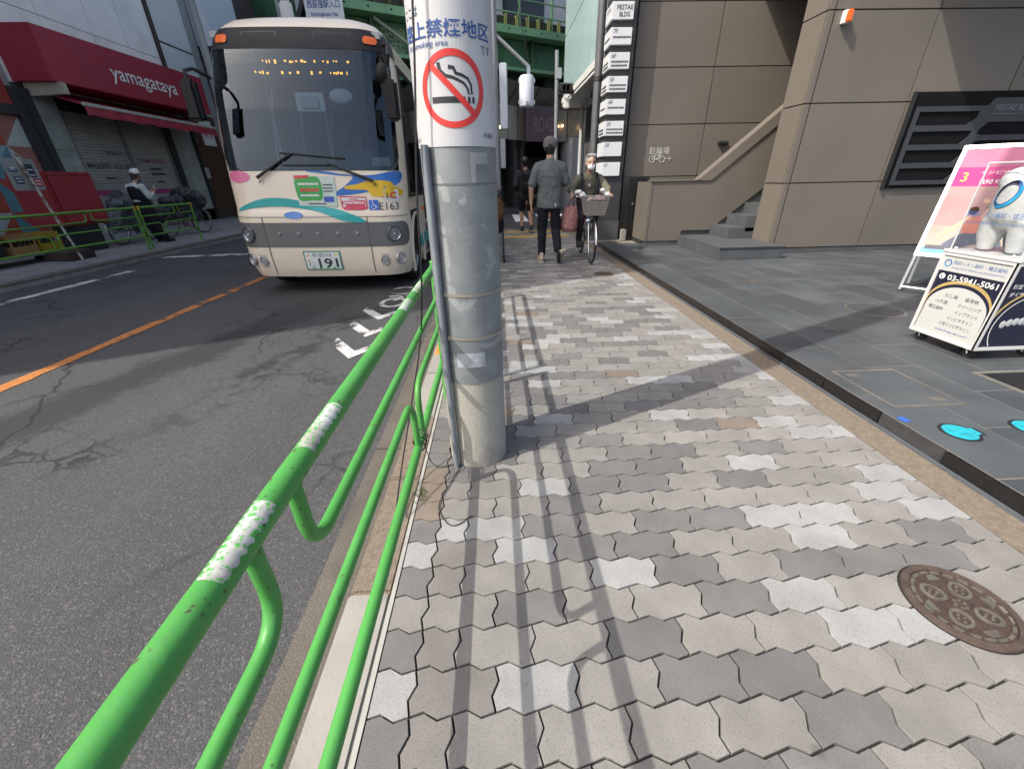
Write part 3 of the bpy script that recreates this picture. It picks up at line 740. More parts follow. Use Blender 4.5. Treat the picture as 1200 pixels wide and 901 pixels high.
# neighbour with an overhanging glazed upper storey
nb = thing('glazed_building', 'building with overhanging pale turquoise glass upper storey and white soffit', 'building', (3, 12, 0))
MB().box(3.2, 9, 10.6, 16.2, -.08, 3.5).obj('ground_floor_wall', M('dim_wall', (.10,.10,.10), .7, var=.2), nb)
MB().box(2.42, 9, 10.62, 16, 3.45, 11).obj('upper_core', M('pale_grey_panel', (.42,.43,.44), .5), nb)
sof = M('soffit_white', (.60,.60,.58), .5, var=.04)
MB().box(2.36, 9, 10.55, 16.1, 3.35, 3.448).obj('soffit', sof, nb, bevel=.02)
MB().box(2.34, 2.415, 10.56, 16.08, 3.45, 3.60).obj('sill_band', M('pale_band', (.66,.66,.62), .5), nb)
tg = M('turquoise_glazing', (.45,.60,.60), .12, var=.05, scale=.6, spec=.8)
for i in range(4):
    for j in range(4): MB().box(2.37, 2.415, 10.66 + i*1.33, 11.95 + i*1.33, 3.62 + j*1.55, 5.13 + j*1.55).obj('glass_panel', tg, nb)
MB().box(2.45, 3.1, 10.58, 10.615, 3.5, 11).obj('end_panel', M('pale_grey_panel', (0,0,0)), nb)
MB().cyl((2.95, 15.6, -.08), (2.95, 15.6, 3.34), .06).obj('downpipe', sof, nb, smooth=True)
for k in range(3): MB().box(3.14, 3.19, 11.2 + k*1.4, 12.2 + k*1.4, .3, 2.7).obj('shop_window', M('dark_glass', (.02,.022,.025), .1), nb)
cc = thing('security_camera', 'dome security camera hanging under the white soffit', 'camera', (2.75, 13.2, 3.2))
MB().box(2.68, 2.84, 13.1, 13.3, 3.28, 3.349).obj('mount', sof, cc, bevel=.01)
MB().ell((2.76, 13.2, 3.24), (.06,.06,.06)).obj('dome', black, cc, smooth=True)
# ---------------------------------------------------------------- guard rails
def green_paint(name, c, rustc):
    mt, N, L, b = nodes_of(name); g = G(N, L)
    base = g.mix(g.noise(5, 5, .35, .7), c, tuple(v*.86 for v in c))
    streak = g.math('MULTIPLY', g.noise(3.5, 6, .56, .7, rough=.65), .35); base = g.mix(streak, base, (c[0]*1.6 + .03, c[1]*.95, c[2]*.6))
    chip = g.math('MULTIPLY', g.noise(58, 3, .67, .70), g.noise(4, 3, .40, .55)); base = g.mix(chip, base, rustc)
    spot = g.rng(g.vor(52, 'F1'), .10, .15, .9, 0); base = g.mix(g.math('MULTIPLY', spot, g.noise(4.5, 3, .46, .55)), base, rustc)
    base = g.mix(g.math('MULTIPLY', g.noise(11, 6, .5, .75, rough=.7), .35), base, (.15,.36,.13)); L.new(base, b.inputs['Base Color']); b.inputs['Roughness'].default_value = .45; b.inputs['Specular IOR Level'].default_value = .45
    L.new(g.bump(g.math('SUBTRACT', g.noise(90, 3), g.math('MULTIPLY', chip, 1.0)), .12, .004), b.inputs['Normal']); return mt
GREEN = green_paint('bright_green_paint', (.068,.30,.060), (.07,.06,.035))
OLIVE = green_paint('olive_green_paint', (.13,.33,.035), (.06,.055,.03))
def tape_mat(name, c2):
    mt, N, L, b = nodes_of(name); g = G(N, L)
    mask = g.math('MAXIMUM', g.noise(140, 5, .54, .58, rough=.65), g.noise(26, 5, .60, .64))
    L.new(g.mix(mask, g.mix(g.noise(10, 4, .4, .65), (.50,.50,.49), (.35,.33,.30)), c2), b.inputs['Base Color']); b.inputs['Roughness'].default_value = .6; return mt
TAPE = tape_mat('worn_white_tape', (.085,.40,.07))
def fence(name, label, X, y0, y1, up_gap, low_gap, mat, zoff=0, tapes=(), cap_mat=None, posts=(True, True), group='green pedestrian guard rails', leg=0.0):
    t = thing(name, label, 'guard rail', (X, (y0 + y1)/2, zoff), group=group)
    zt, zu, zl, zb = .823 + zoff, .652 + zoff, .492 + zoff, .268 + zoff
    MB().tube([(X, y0 + .0, zt), (X, y1 - .0, zt)], .0213, 20).obj('top_rail', mat, t, smooth=True)
    MB().tube([(X, y0 + .02, zb), (X, y1 - .02, zb)], .0172, 16).obj('bottom_rail', mat, t, smooth=True)
    for a, b in ((y0, up_gap - .065), (y1, up_gap + .065)):
        p = fillet([(X, a, zu), (X, b, zu), (X, b + (.0 if b > a else 0), zt - .02)], .10, 8)
        MB().tube(p, .0136, 12).obj('upper_loop', mat, t, smooth=True)
    for a, b in ((y0, low_gap - .055), (y1, low_gap + .055)):
        p = fillet([(X, a, zl), (X, b, zl), (X, b, zb + .015)], .10, 8)
        MB().tube(p, .0136, 12).obj('lower_loop', mat, t, smooth=True)
    for on, yy in zip(posts, (y0, y1)):
        if not on: continue
        p = MB().tube([(X, yy, zoff - .1), (X, yy, zt + .03)], .0215, 16).obj('post', mat, t, smooth=True)
        if cap_mat: MB().tube([(X, yy, zt - .05), (X, yy, zt + .034)], .0226, 16).obj('yellow_cap', cap_mat, p, smooth=True)
        else: MB().ell((X, yy, zt + .03), (.0215,.0215,.011), 16).obj('cap', mat, p, smooth=True)
    for (ya, yb) in tapes:
        s = MB(); n = 22; ns = 24
        vs = []; 
        for j in range(ns + 1):
            yy = ya + (yb - ya)*j/ns
            lo_, hi_ = -22 + 11*math.sin(j*2.7 + ya*9), 62 + 7*math.sin(j*1.9 + ya*31)
            for i in range(n + 1):
                a = R(lo_ + (hi_ - lo_)*i/n) ; vs.append((X + .0218*math.sin(a), yy, zt + .0218*math.cos(a)))
        s.add(vs, [(j*(n+1) + i, j*(n+1) + i + 1, (j+1)*(n+1) + i + 1, (j+1)*(n+1) + i) for j in range(ns) for i in range(n)])
        s.obj('reflective_tape', TAPE, t, smooth=True)
    return t
fence('guard_rail', 'bright green tubular guard rail with worn white tape in the left foreground', -.353, -1.1, 2.30, .468, 1.435, GREEN, 0, [(.325,.455), (.585,.74), (1.42,1.56), (1.68,1.86)])
fence('guard_rail', 'bright green guard rail section standing behind the concrete pole', -.353, 2.42, 4.5, 3.1, 3.85, GREEN, 0)

# ---------------------------------------------------------------- utility pole with the no-smoking wrap
PXc, PYc = -.128, 1.712
def prad(z): return .1415 - .0045*z
ph0 = .076
def around(z_fn=None, eps=.0):
    def f(a, b):
        r = prad(b) + eps; th = a/prad(b) + ph0
        return Vector((PXc + r*math.sin(th), PYc - r*math.cos(th), b))
    return f
pole = thing('utility_pole', 'thick grey concrete utility pole wrapped with a no smoking sign in the middle', 'pole', (PXc, PYc, 0))
pconc = M('pole_concrete', (.34,.33,.285), .8, var=.10, scale=6, bump=.15, bscale=90, speck=.25, sscale=120, dirt=(.24,.225,.19), dscale=5, dlo=.55, dhi=.75)
def sheet_mat():
    mt, N, L, b = nodes_of('pole_sheet'); g = G(N, L)
    base = g.mix(g.noise(9, 5, .35, .68), (.235,.255,.262), (.16,.178,.186))
    fleck = g.math('MULTIPLY', g.math('MULTIPLY', g.noise(120, 4, .58, .66), g.noise(6, 3, .5, .6)), .5); base = g.mix(fleck, base, (.40,.41,.40))
    resid = g.math('MULTIPLY', g.noise(5.5, 4, .585, .60, dist=1.0), .5); base = g.mix(resid, base, (.37,.38,.38))
    L.new(base, b.inputs['Base Color']); b.inputs['Roughness'].default_value = .5; b.inputs['Metallic'].default_value = .15
    L.new(g.bump(g.noise(110, 3), .2, .003), b.inputs['Normal']); return mt
PSH = sheet_mat()
def wrap(z0, z1, eps, a0, a1, name, mat, parent, n=48, rz=None, m_=1):
    vs = []; k = n + 1
    zsl = [z0 + (z1 - z0)*j/m_ for j in range(m_ + 1)]
    for z in zsl:
        for i in range(k):
            th = R(a0 + (a1 - a0)*i/n) + ph0; r = prad(z) + eps; vs.append((PXc + r*math.sin(th), PYc - r*math.cos(th), z))
    return MB().add(vs, [(j*k + i, j*k + i + 1, (j+1)*k + i + 1, (j+1)*k + i) for j in range(m_) for i in range(n)]).obj(name, mat, parent, smooth=True)
MB().lathe([(prad(z), z) for z in (-.1, 1, 3, 6, 9.5)], (PXc, PYc, 0), n=64).obj('shaft', pconc, pole, smooth=True)
wrap(.455, 1.90, .0022, -180, 180, 'protective_sheet', PSH, pole, 72)
wrap(1.236, 1.242, .0036, -180, 180, 'sheet_seam', M('seam_dark', (.12,.13,.135), .5), pole, 72)
wrap(1.30, 1.335, .003, 18, 46, 'adhesive_residue', M('residue', (.31,.32,.32), .6, var=.15, scale=40), pole, 16)
wrap(1.24, 1.335, .0031, 16, 24, 'adhesive_residue', M('residue', (0,0,0)), pole, 8)
wrap(.535, .60, .003, -28, 22, 'adhesive_residue', M('residue_blue', (.36,.39,.42), .6, var=.25, scale=30), pole, 16)
strapm = M('strap_metal', (.36,.33,.29), .4, .5, var=.1)
for z in (.845, .664):
    sb = wrap(z - .006, z + .006, .005, -180, 180, 'strap', strapm, pole, 72)
    MB().box(PXc - .088, PXc - .064, PYc - prad(z) - .012 + .028, PYc - prad(z) + .035, z - .008, z + .012).obj('buckle', strapm, sb, bevel=.003)
# sign sheet with rounded lower corners
sg_m = M('sign_white', (.50,.505,.515), .4, var=.03, scale=5, dirt=(.44,.44,.43), dscale=4, dlo=.6, dhi=.8)
F0 = around(eps=.0050); F1 = around(eps=.0064); F2 = around(eps=.0071)
r_ = .022; hw = .228
sp = [(-hw, 1.95), (-hw, 1.353 + r_)] + [(-hw + r_ - r_*math.cos(R(a)), 1.353 + r_ - r_*math.sin(R(a))) for a in (15,30,45,60,75,90)] + [(hw - r_ + r_*math.sin(R(a)), 1.353 + r_ - r_*math.cos(R(a))) for a in (0,15,30,45,60,75,90)] + [(hw, 1.95)]
sg = flat(sp, sg_m, pole, (0,0,0), name='no_smoking_sign', fn=F0, cut=.012)
sg['label'] = 'white wrapped sheet with red ban circle and blue Japanese no smoking lettering'
blue_i = M('sign_blue', (.022,.075,.27), .5, var=.05); red_i = M('sign_red', (.60,.035,.03), .45, var=.06)
text('路上禁煙地区', .044, blue_i, sg, (0,0,0), width=.315, fn=lambda a, b: F1(a - .021, b + 1.662), cut=.012, weight=.013)
text('ここは', .024, M('sign_dark', (.06,.08,.16), .5), sg, (0,0,0), width=.07, fn=lambda a, b: F1(a - .135, b + 1.710), cut=.012)
text('です', .024, M('sign_dark', (0,0,0)), sg, (0,0,0), width=.045, fn=lambda a, b: F1(a + .118, b + 1.618), cut=.012)
text('No smoking area', .015, blue_i, sg, (0,0,0), width=.155, fn=lambda a, b: F1(a - .088, b + 1.627), cut=.012, shear=.15)
text('DR2', .012, M('sign_dark', (0,0,0)), sg, (0,0,0), fn=lambda a, b: F1(a - .165, b + 1.378), cut=.012)
text('杉並区', .015, M('sign_dark', (0,0,0)), sg, (0,0,0), width=.05, fn=lambda a, b: F1(a + .118, b + 1.386), cut=.012, weight=.01)
C0 = (-.004, 1.509)
def pc(a, b): return F1(a + C0[0], b + C0[1])
def pc2(a, b): return F2(a + C0[0], b + C0[1])
def pc3(a, b): return around(eps=.0058)(a + C0[0], b + C0[1])
flat(rect(-.068, .038, -.035, -.018), ink, sg, (0,0,0), name='cigarette', fn=pc3, cut=.012)
for x in (.046, .060): flat(rect(x, x + .008, -.036, -.018), ink, sg, (0,0,0), name='cigarette_tip', fn=pc3, cut=.012)
def smoke(pts, w_):
    L_, R__ = [], []
    for i, p in enumerate(pts):
        a = Vector(pts[min(i+1, len(pts)-1)]) - Vector(pts[max(i-1, 0)]); a.normalize(); n_ = Vector((-a.y, a.x)); ww = w_*(1 - .55*i/len(pts))
        L_.append((p[0] + n_.x*ww, p[1] + n_.y*ww)); R__.append((p[0] - n_.x*ww, p[1] - n_.y*ww))
    k = len(pts); flat_shape(L_ + R__, [(i, i+1, k+i+1, k+i) for i in range(k-1)], ink, sg, (0,0,0), (1,0,0), (0,0,1), 'smoke', pc3, .012)
smoke([(-.040,.070),(-.036,.050),(-.020,.036),(.0,.032),(.016,.026),(.034,.018),(.046,.004),(.050,-.012)], .0055)
smoke([(-.010,.058),(.006,.056),(.012,.042),(.030,.038),(.048,.030),(.058,.014),(.060,-.012)], .0055)
k = 64; pts = []
for i in range(k + 1):
    a = 2*math.pi*i/k; pts += [(.086*math.cos(a), .086*math.sin(a)), (.104*math.cos(a), .104*math.sin(a))]
flat_shape(pts, [(2*i, 2*i+1, 2*i+3, 2*i+2) for i in range(k)], red_i, sg, (0,0,0), (1,0,0), (0,0,1), 'ban_ring', pc)
d = Vector((1, -1)).normalized(); n2 = Vector((1, 1)).normalized()*.0085
flat([(-d.x*.09 + n2.x, -d.y*.09 + n2.y), (-d.x*.09 - n2.x, -d.y*.09 - n2.y), (d.x*.09 - n2.x, d.y*.09 - n2.y), (d.x*.09 + n2.x, d.y*.09 + n2.y)], red_i, sg, (0,0,0), name='ban_bar', fn=pc2, cut=.01)
# conduit and the loose cable
cd = MB().tube([(PXc - .103, PYc - .128, -.02), (PXc - .1045, PYc - .122, .9), (PXc - .105, PYc - .118, 1.36)], .0135, 14).obj('conduit', M('conduit_grey', (.20,.225,.25), .45, .1, var=.1, scale=9), pole, smooth=True)
cbm = M('cable_black', (.016,.016,.018), .55)
MB().tube(fillet([(PXc - .06, PYc - .15, 2.2), (PXc - .10, PYc - .145, 1.6), (PXc - .15, PYc - .13, 1.2), (PXc - .17, PYc - .10, .9), (-.36, 1.75, .60), (-.44, 1.62, .25), (-.47, 1.42, .06), (-.45, 1.20, .02), (-.41, 1.42, .16), (-.36, 1.5, .25)], .25, 6), .0035, 6).obj('cable', cbm, pole, smooth=True)
for q in range(3):
    a = R(110*q); MB().tube([( -.353 + .028*math.cos(2*math.pi*i/14 + q), 1.435 + .03*q - .03 + .012*math.sin(i), .27 + .03*math.sin(2*math.pi*i/14 + q)) for i in range(14)], .003, 5, closed=True).obj('cable_loop', cbm, pole, smooth=True)
MB().tube(fillet([(-.35, 1.46, .25), (-.33, 1.5, .05), (-.2, 1.62, .006), (-.30, 1.3, .006), (-.22, 1.18, .006), (-.14, 1.25, .006)], .2, 6), .0022, 5).obj('thin_wire', cbm, pole, smooth=True)
weed_m = M('weed', (.10,.14,.03), .7)
wd = MB(); random.seed(3)
for i in range(60):
    a = random.uniform(0, 6.28); l_ = random.uniform(.015, .04); x, y_ = -.375 + random.gauss(0, .012), 1.40 + random.gauss(0, .03)
    wd.add([(x, y_, .0), (x + .003, y_ + .002, .0), (x + l_*math.cos(a)*.6, y_ + l_*math.sin(a)*.6, l_)], [(0,1,2)])
tag(wd.obj('weed_tuft', weed_m), 'small tuft of dry weeds at the kerb under the guard rail', 'weed')
# ---------------------------------------------------------------- community bus
def lerp(tab, z):
    if z <= tab[0][0]: return tab[0][1]
    for (a, b), (c, d_) in zip(tab, tab[1:]):
        if z <= c: return b + (d_ - b)*(z - a)/(c - a)
    return tab[-1][1]
PROF = [(.22,.06),(.30,.03),(.45,.005),(.62,0),(.92,.0),(1.0,.008),(1.05,.03),(1.3,.045),(1.6,.075),(2.1,.16),(2.6,.28),(2.78,.33),(2.9,.40),(3.0,.53),(3.06,.70),(3.10,1.1)]
WP = [(.22,1.04),(.35,1.075),(.6,1.09),(1.8,1.09),(2.3,1.075),(2.6,1.05),(2.85,.985),(2.98,.90),(3.06,.76),(3.10,.55)]
RC, BOW, BLEN = .27, .08, 6.6
def bus_pt(s, z, e=0.0):
    """s = distance along the plan outline from the front centre, z = height above the road"""
    w_ = lerp(WP, z); y0 = lerp(PROF, z); sg_ = 1 if s >= 0 else -1; a = abs(s); L1 = w_ - RC; L2 = RC*math.pi/2
    def bow(x): return BOW*(x/w_)**2
    if a <= L1: x, y_ = a, y0 + bow(a); nx, ny = 2*BOW*a/w_**2, -1
    elif a <= L1 + L2:
        t = (a - L1)/RC; x, y_ = L1 + RC*math.sin(t), y0 + bow(L1 + RC*math.sin(t)) + RC*(1 - math.cos(t)); nx, ny = math.sin(t), -math.cos(t)
    else: x, y_ = w_, y0 + BOW + RC + (a - L1 - L2); nx, ny = 1, 0
    l_ = math.hypot(nx, ny)
    return Vector((sg_*(x + e*nx/l_), y_ + e*ny/l_, z))
bus = thing('community_bus', 'small cream community bus facing the camera in the left lane', 'bus', (-2.265, 5.5, -.08), rot=(0, R(.9), 0))
cream = M('bus_cream', (.80,.69,.545), .3, var=.02, scale=1, coat=.3, dirt=(.72,.62,.49), dscale=1.5, dlo=.6, dhi=.85)
def patch(s0, s1, z0, z1, e, name, mat, ns=24, nz=10, parent=None, thick=0):
    k = ns + 1; vs = [bus_pt(s0 + (s1 - s0)*i/ns, z0 + (z1 - z0)*j/nz, e) for j in range(nz + 1) for i in range(k)]
    fs = [(j*k + i, j*k + i + 1, (j+1)*k + i + 1, (j+1)*k + i) for j in range(nz) for i in range(ns)]
    return MB().add(vs, fs).obj(name, mat, parent or bus, smooth=True, world=False)
SE = 1.09 - RC + RC*math.pi/2 + BLEN - .4     # rear end of the side
SS = [-SE, -5.5, -4.5, -3.5, -2.6, -2.0, -1.6, -1.4] + [-1.3 + .1*i for i in range(27)] + [1.4, 1.6, 2.0, 2.6, 3.5, 4.5, 5.5, SE]
ZZ = [.22,.26,.30,.36,.45,.55,.65,.8,.92,.97,1.0,1.03,1.06,1.2,1.35,1.47,1.6,1.8,2.0,2.2,2.4,2.6,2.7,2.78,2.84,2.9,2.95,3.0,3.03,3.06,3.08,3.10]
# body skin with the windscreen and side window openings left free
WS0, WS1, WZ0, WZ1 = -1.04, 1.10, 1.47, 2.70
body = MB(); k = len(SS)
vs = [bus_pt(s, z) for z in ZZ for s in SS]; fs = []
for j in range(len(ZZ) - 1):
    for i in range(k - 1):
        sc, zc = (SS[i] + SS[i+1])/2, (ZZ[j] + ZZ[j+1])/2
        if -1.0 < sc < 1.1 and 1.47 < zc < 2.70: continue          # windscreen
        if abs(sc) > 1.4 and 1.2 < zc < 2.6 and abs(sc) < 6.2: continue   # side glass
        if 1.4 < sc < 2.05 and zc < 1.0: continue                      # wheel arch
        if -2.05 < sc < -1.4 and zc < 1.0: continue
        if 2.6 < sc < 3.6 and .3 < zc < 2.6: continue
        fs.append((j*k + i, j*k + i + 1, (j+1)*k + i + 1, (j+1)*k + i))
top = [(len(ZZ)-1)*k + i for i in range(k)]
body.add(vs, fs)
half = k//2
for i in range(half): body.f.append((top[i], top[i+1], top[k-2-i], top[k-1-i]))
body.obj('body', cream, bus, smooth=True, world=False, angle=60)
wsg = glass('bus_windscreen_glass', (.36,.43,.48), 1.0, .015, 1.65, (.78,.90,1.0))
# windscreen with rounded lower corners, black surround
def rrect(a0, a1, b0, b1, r, n=6, top_r=None):
    tr = r if top_r is None else top_r; P = []
    for cx_, cy_, q, rr in ((a1 - r, b0 + r, 270, r), (a1 - tr, b1 - tr, 0, tr), (a0 + tr, b1 - tr, 90, tr), (a0 + r, b0 + r, 180, r)):
        P += [(cx_ + rr*math.cos(R(q + 90*i/n)), cy_ + rr*math.sin(R(q + 90*i/n))) for i in range(n + 1)]
    return P
def bdecal(poly, mat, name, e=.004, cut=.09, parent=None): return flat(poly, mat, parent or bus, (0,0,0), name=name, fn=lambda a, b: bus_pt(a, b, e), cut=cut, world=False)
def btext(s, h, mat, sx, z, width=None, e=.006, parent=None, weight=0, name='lettering'): return text(s, h, mat, parent or bus, (0,0,0), width=width, fn=lambda a, b: bus_pt(a + sx, b + z, e), cut=.06, world=False, weight=weight, name=name)
ws = bdecal(rrect(-1.03, 1.11, 1.475, 2.70, .16, 6, .05), wsg, 'windscreen', .002, .09)
bgl = M('bus_black', (.016,.017,.02), .22, var=.05, coat=.2)
po = rrect(-1.03, 1.11, 1.475, 2.70, .16, 6, .05); n = len(po)
c0 = (.04, 2.09); inn = [(c0[0] + (a - c0[0])*.965, c0[1] + (b - c0[1])*.962) for a, b in po]
sur = MB(); P = []
for (a, b) in po: P.append(bus_pt(a, b, .006))
for (a, b) in inn: P.append(bus_pt(a, b, .006))
sur.add(P, [(i, (i+1) % n, n + (i+1) % n, n + i) for i in range(n)]); sur.obj('windscreen_seal', bgl, bus, smooth=True, world=False)
hd = patch(-1.36, 1.40, 2.685, 2.895, .006, 'header_panel', M('header_grey', (.022,.023,.027), .55, var=.08, spec=.25), 40, 6)
for sx in (-.78, .86): bdecal(rrect(sx - .075, sx + .075, 2.745, 2.825, .035), M('amber_lens', (.85,.16,.03), .3, var=.03), 'marker_lamp', .016, .05)
for sx in (-.35, .45):
    bdecal(rrect(sx - .2, sx + .2, 2.79, 2.85, .02), M('header_line', (.012,.012,.014), .4), 'header_slot', .008); bdecal(rrect(sx - .19, sx + .19, 2.795, 2.84, .018), M('header_grey', (0,0,0)), 'header_slot_cover', .0095)
# lower front
patch(-1.2, 1.2, .955, .962, .003, 'seam', M('seam_line', (.10,.085,.07), .7), 40, 1)
gband = M('bus_grey_band', (.155,.155,.16), .42, .3, var=.06)
bdecal(rrect(-1.15, 1.19, .60, .895, .13, 8), gband, 'grey_band', .004, .06)
for sx in (-.67, .63): patch(sx - .005, sx + .005, .26, .955, .006, 'panel_gap', M('seam_line', (0,0,0)), 1, 10)
for sx in (-.49, -.245, .0, .245, .49):
    p = bus_pt(sx, .765, .004); MB().lathe([(.0005,.012),(.020,.010),(.026,.0)], p, (0,-1,0), 16).obj('rivet', M('rivet_grey', (.26,.26,.27), .4, .4), bus, smooth=True, world=False)
chrome = M('reflector', (.75,.76,.78), .12, 1.0, var=0)
lens = glass('lamp_lens', (.92,.94,.95), 1.0, .02, 1.45)
dk = M('lamp_bezel', (.05,.05,.055), .4)
def lamp(sx, z, r, nm):
    p = bus_pt(sx, z, .0); q = bus_pt(sx + .02, z, 0) - bus_pt(sx - .02, z, 0); ax = Vector((q.y, -q.x, 0)).normalized()
    b = MB().lathe([(r*.86,.012),(r*1.0,.02),(r*1.14,.010),(r*1.16,.0)], p, ax, 28).obj(nm, M('lamp_ring', (.42,.40,.37), .35, .5) if nm != 'headlight' else M('lamp_ring_dark', (.11,.11,.115), .35, .4), bus, smooth=True, world=False)
    MB().lathe([(.0005,-.03),(r*.4,-.022),(r*.75,-.004),(r*.88,.010)], p, ax, 28).obj('reflector', chrome, b, smooth=True, world=False)
    MB().ell(p + ax*.0, (r*.2,)*3, 10).obj('bulb', M('bulb_grey', (.5,.5,.5), .2), b, smooth=True, world=False)
    rb = MB()
    for t in range(-3, 4): 
        u = Vector((-ax.y, ax.x, 0)); xx = t*r*.25; hh = math.sqrt(max(.01, .8*r*r - xx*xx))*.8
        rb.cyl(p + ax*.006 + u*xx + Vector((0,0,-hh)), p + ax*.006 + u*xx + Vector((0,0,hh)), .003, n=4)
    rb.obj('lens_flute', M('flute', (.65,.67,.7), .2, .3), b, world=False)
    MB().lathe([(.0005,.022),(r*.5,.02),(r*.87,.012)], p, ax, 28).obj('lens', lens, b, smooth=True, world=False)
lamp(-.91, .752, .088, 'headlight'); lamp(.94, .752, .088, 'headlight')
lamp(-.955, .44, .066, 'fog_lamp'); lamp(-.79, .43, .05, 'fog_lamp'); lamp(.985, .44, .066, 'fog_lamp'); lamp(.785, .43, .05, 'fog_lamp')
# plate
plt = bdecal(rect(-.245, .225, .315, .555), M('plate_green_frame', (.02,.22,.13), .4), 'licence_plate', .012, .1)
bdecal(rect(-.23, .21, .328, .542), M('plate_white', (.72,.76,.74), .4, var=.05), 'plate_face', .0145, .1, plt)
pk = M('plate_ink', (.03,.06,.05), .5)
btext('杉並210', .05, pk, -.01, .508, .24, .0165, plt); btext('191', .115, pk, .055, .405, .25, .0165, plt, .02); btext('す ・', .05, pk, -.165, .39, .08, .0165, plt)
for sx, z, c in [(-.19,.50,(.8,.4,.1)),(.17,.51,(.75,.65,.05)),(-.15,.345,(.15,.45,.1)),(-.06,.34,(.15,.45,.1)),(.03,.345,(.15,.45,.1)),(.12,.34,(.15,.45,.1)),(-.19,.44,(.8,.5,.5))]:
    bdecal(ring_poly(sx, z, .02, .013, 12), M('plate_dot%d' % int(c[0]*100), c, .5), 'plate_flower', .0155, .1, plt)
# livery shapes
pinkm = M('livery_pink', (.72,.17,.33), .35, var=.02); tealm = M('livery_teal', (.02,.36,.36), .35, var=.02); bluem = M('livery_blue', (.035,.16,.50), .35, var=.02); yelm = M('livery_yellow', (.74,.46,.02), .35, var=.02); sblue = M('livery_sky', (.10,.25,.62), .35, var=.02)
def blob(pts, n=6):
    P = []; k = len(pts)
    for i in range(k):
        p0, p1, p2, p3 = (Vector(pts[(i + j - 1) % k]) for j in range(4))
        for t in [q/n for q in range(n)]:
            v = .5*((2*p1) + (p2 - p0)*t + (2*p0 - 5*p1 + 4*p2 - p3)*t*t + (-p0 + 3*p1 - 3*p2 + p3)*t**3); P.append((v.x, v.y))
    return P
bdecal(ring_poly(-.86, 1.41, .15, .065, 28), pinkm, 'livery_pink_oval', .004)
bdecal(blob([(-.98,1.03),(-.85,1.10),(-.6,1.17),(-.3,1.17),(.05,1.09),(.35,1.03),(.62,.905),(.36,.91),(.05,1.02),(-.35,1.08),(-.7,1.07)]), tealm, 'livery_teal_swoosh', .0075)
bdecal(ring_poly(-.26, .982, .115, .042, 24), sblue, 'livery_blue_oval', .0075)
bdecal(blob([(-.02,1.466),(.35,1.42),(.52,1.405),(.42,1.31),(.28,1.225),(.32,1.20),(.6,1.225),(.80,1.27),(.98,1.30),(1.12,1.37),(1.13,1.455),(.98,1.462),(.75,1.425),(.45,1.43),(.2,1.466)]), bluem, 'livery_blue_wave', .004)
bdecal(blob([(.41,1.275),(.43,1.305),(.56,1.325),(.72,1.365),(.95,1.355),(1.0,1.30),(1.08,1.275),(1.13,1.235),(1.08,1.195),(.9,1.185),(.74,1.19),(.70,1.23),(.66,1.26),(.5,1.265)]), yelm, 'livery_yellow_wave', .0065)
ps = bdecal([(-.19,1.43),(-.165,1.09),(.295,1.075),(.305,1.405)], M('poster_pale', (.52,.62,.56), .4, var=.06), 'notice_poster', .0085, .15)
bdecal(blob([(-.17,1.37),(-.05,1.40),(.12,1.39),(.13,1.17),(0,1.15),(-.15,1.16)]), M('poster_green', (.05,.36,.08), .4, var=.08), 'poster_print', .010, .15, ps)
bdecal([(-.17,1.385),(-.17,1.42),(.0,1.425),(.0,1.395)], M('poster_red', (.65,.05,.06), .4), 'poster_tag', .0115, .15, ps)
def bars(s0, s1, z, h, mat, parent, e, seed):
    rg_ = random.Random(seed); mk = MB(); x = s0
    while x < s1:
        w_ = rg_.uniform(.35, .95)*h; 
        mk.add([bus_pt(x, z - h/2, e), bus_pt(x + w_, z - h/2, e), bus_pt(x + w_, z + h/2*rg_.uniform(.5, 1), e), bus_pt(x, z + h/2, e)], [(0,1,2,3)]); x += w_ + .2*h
    return mk.obj('small_print', mat, parent, world=False)
bars(-.14, .10, 1.33, .024, white, ps, .0118, 1); bars(-.12, .08, 1.265, .036, M('poster_red',(0,0,0)), ps, .0118, 2); bars(-.13, .09, 1.205, .024, white, ps, .0118, 3)
for q in range(3): bars(.155, .27, 1.32 - q*.035, .014, inkp, ps, .0118, 4 + q)
bdecal(rect(.145,.265,1.13,1.19), M('poster_blue', (.05,.10,.45), .4), 'poster_van', .0115, .15, ps)
bars(-.05, .16, 1.112, .014, inkp, ps, .0118, 9)
rl = M('logo_red', (.62,.07,.13), .4)
lg = bdecal([(.335,1.195),(.65,1.185),(.655,1.05),(.60,1.035),(.375,1.04),(.345,1.06)], rl, 'bus_logo', .0085, .15); bdecal([(.35,1.18),(.64,1.17),(.64,1.065),(.36,1.07)], M('sticker_white', (.74,.72,.70), .4), 'logo_field', .010, .15, lg)
bars(.44, .55, 1.158, .015, rl, lg, .0115, 10); bdecal(rect(.355,.635,1.10,1.14), rl, 'logo_band', .0115, .15, lg); bars(.37, .62, 1.119, .022, white, lg, .013, 11)
for sx in (.43, .56): bdecal(ring_poly(sx, 1.063, .025, .025, 14), rl, 'logo_wheel', .0118, .15, lg)
wc = bdecal(rect(.675,.79,1.035,1.147), M('access_blue', (.03,.12,.50), .4), 'wheelchair_sticker', .0085, .15)
wm = MB(); 
def bl_(a, b, rr): wm.cyl(bus_pt(*a, .011), bus_pt(*b, .011), rr, n=5)
wm.tube([bus_pt(.728 + .028*math.cos(R(a)), 1.072 + .028*math.sin(R(a)), .011) for a in range(130, 400, 15)], .004, 5)
bl_((.723,1.122),(.728,1.085),.005); bl_((.728,1.085),(.755,1.085),.005); bl_((.755,1.085),(.768,1.055),.005); wm.ell(bus_pt(.722,1.132,.011), (.009,.003,.009), 8)
wm.obj('wheelchair_symbol', white, wc, world=False)
btext('E163', .085, inkp, .915, 1.078, .235, .0085)
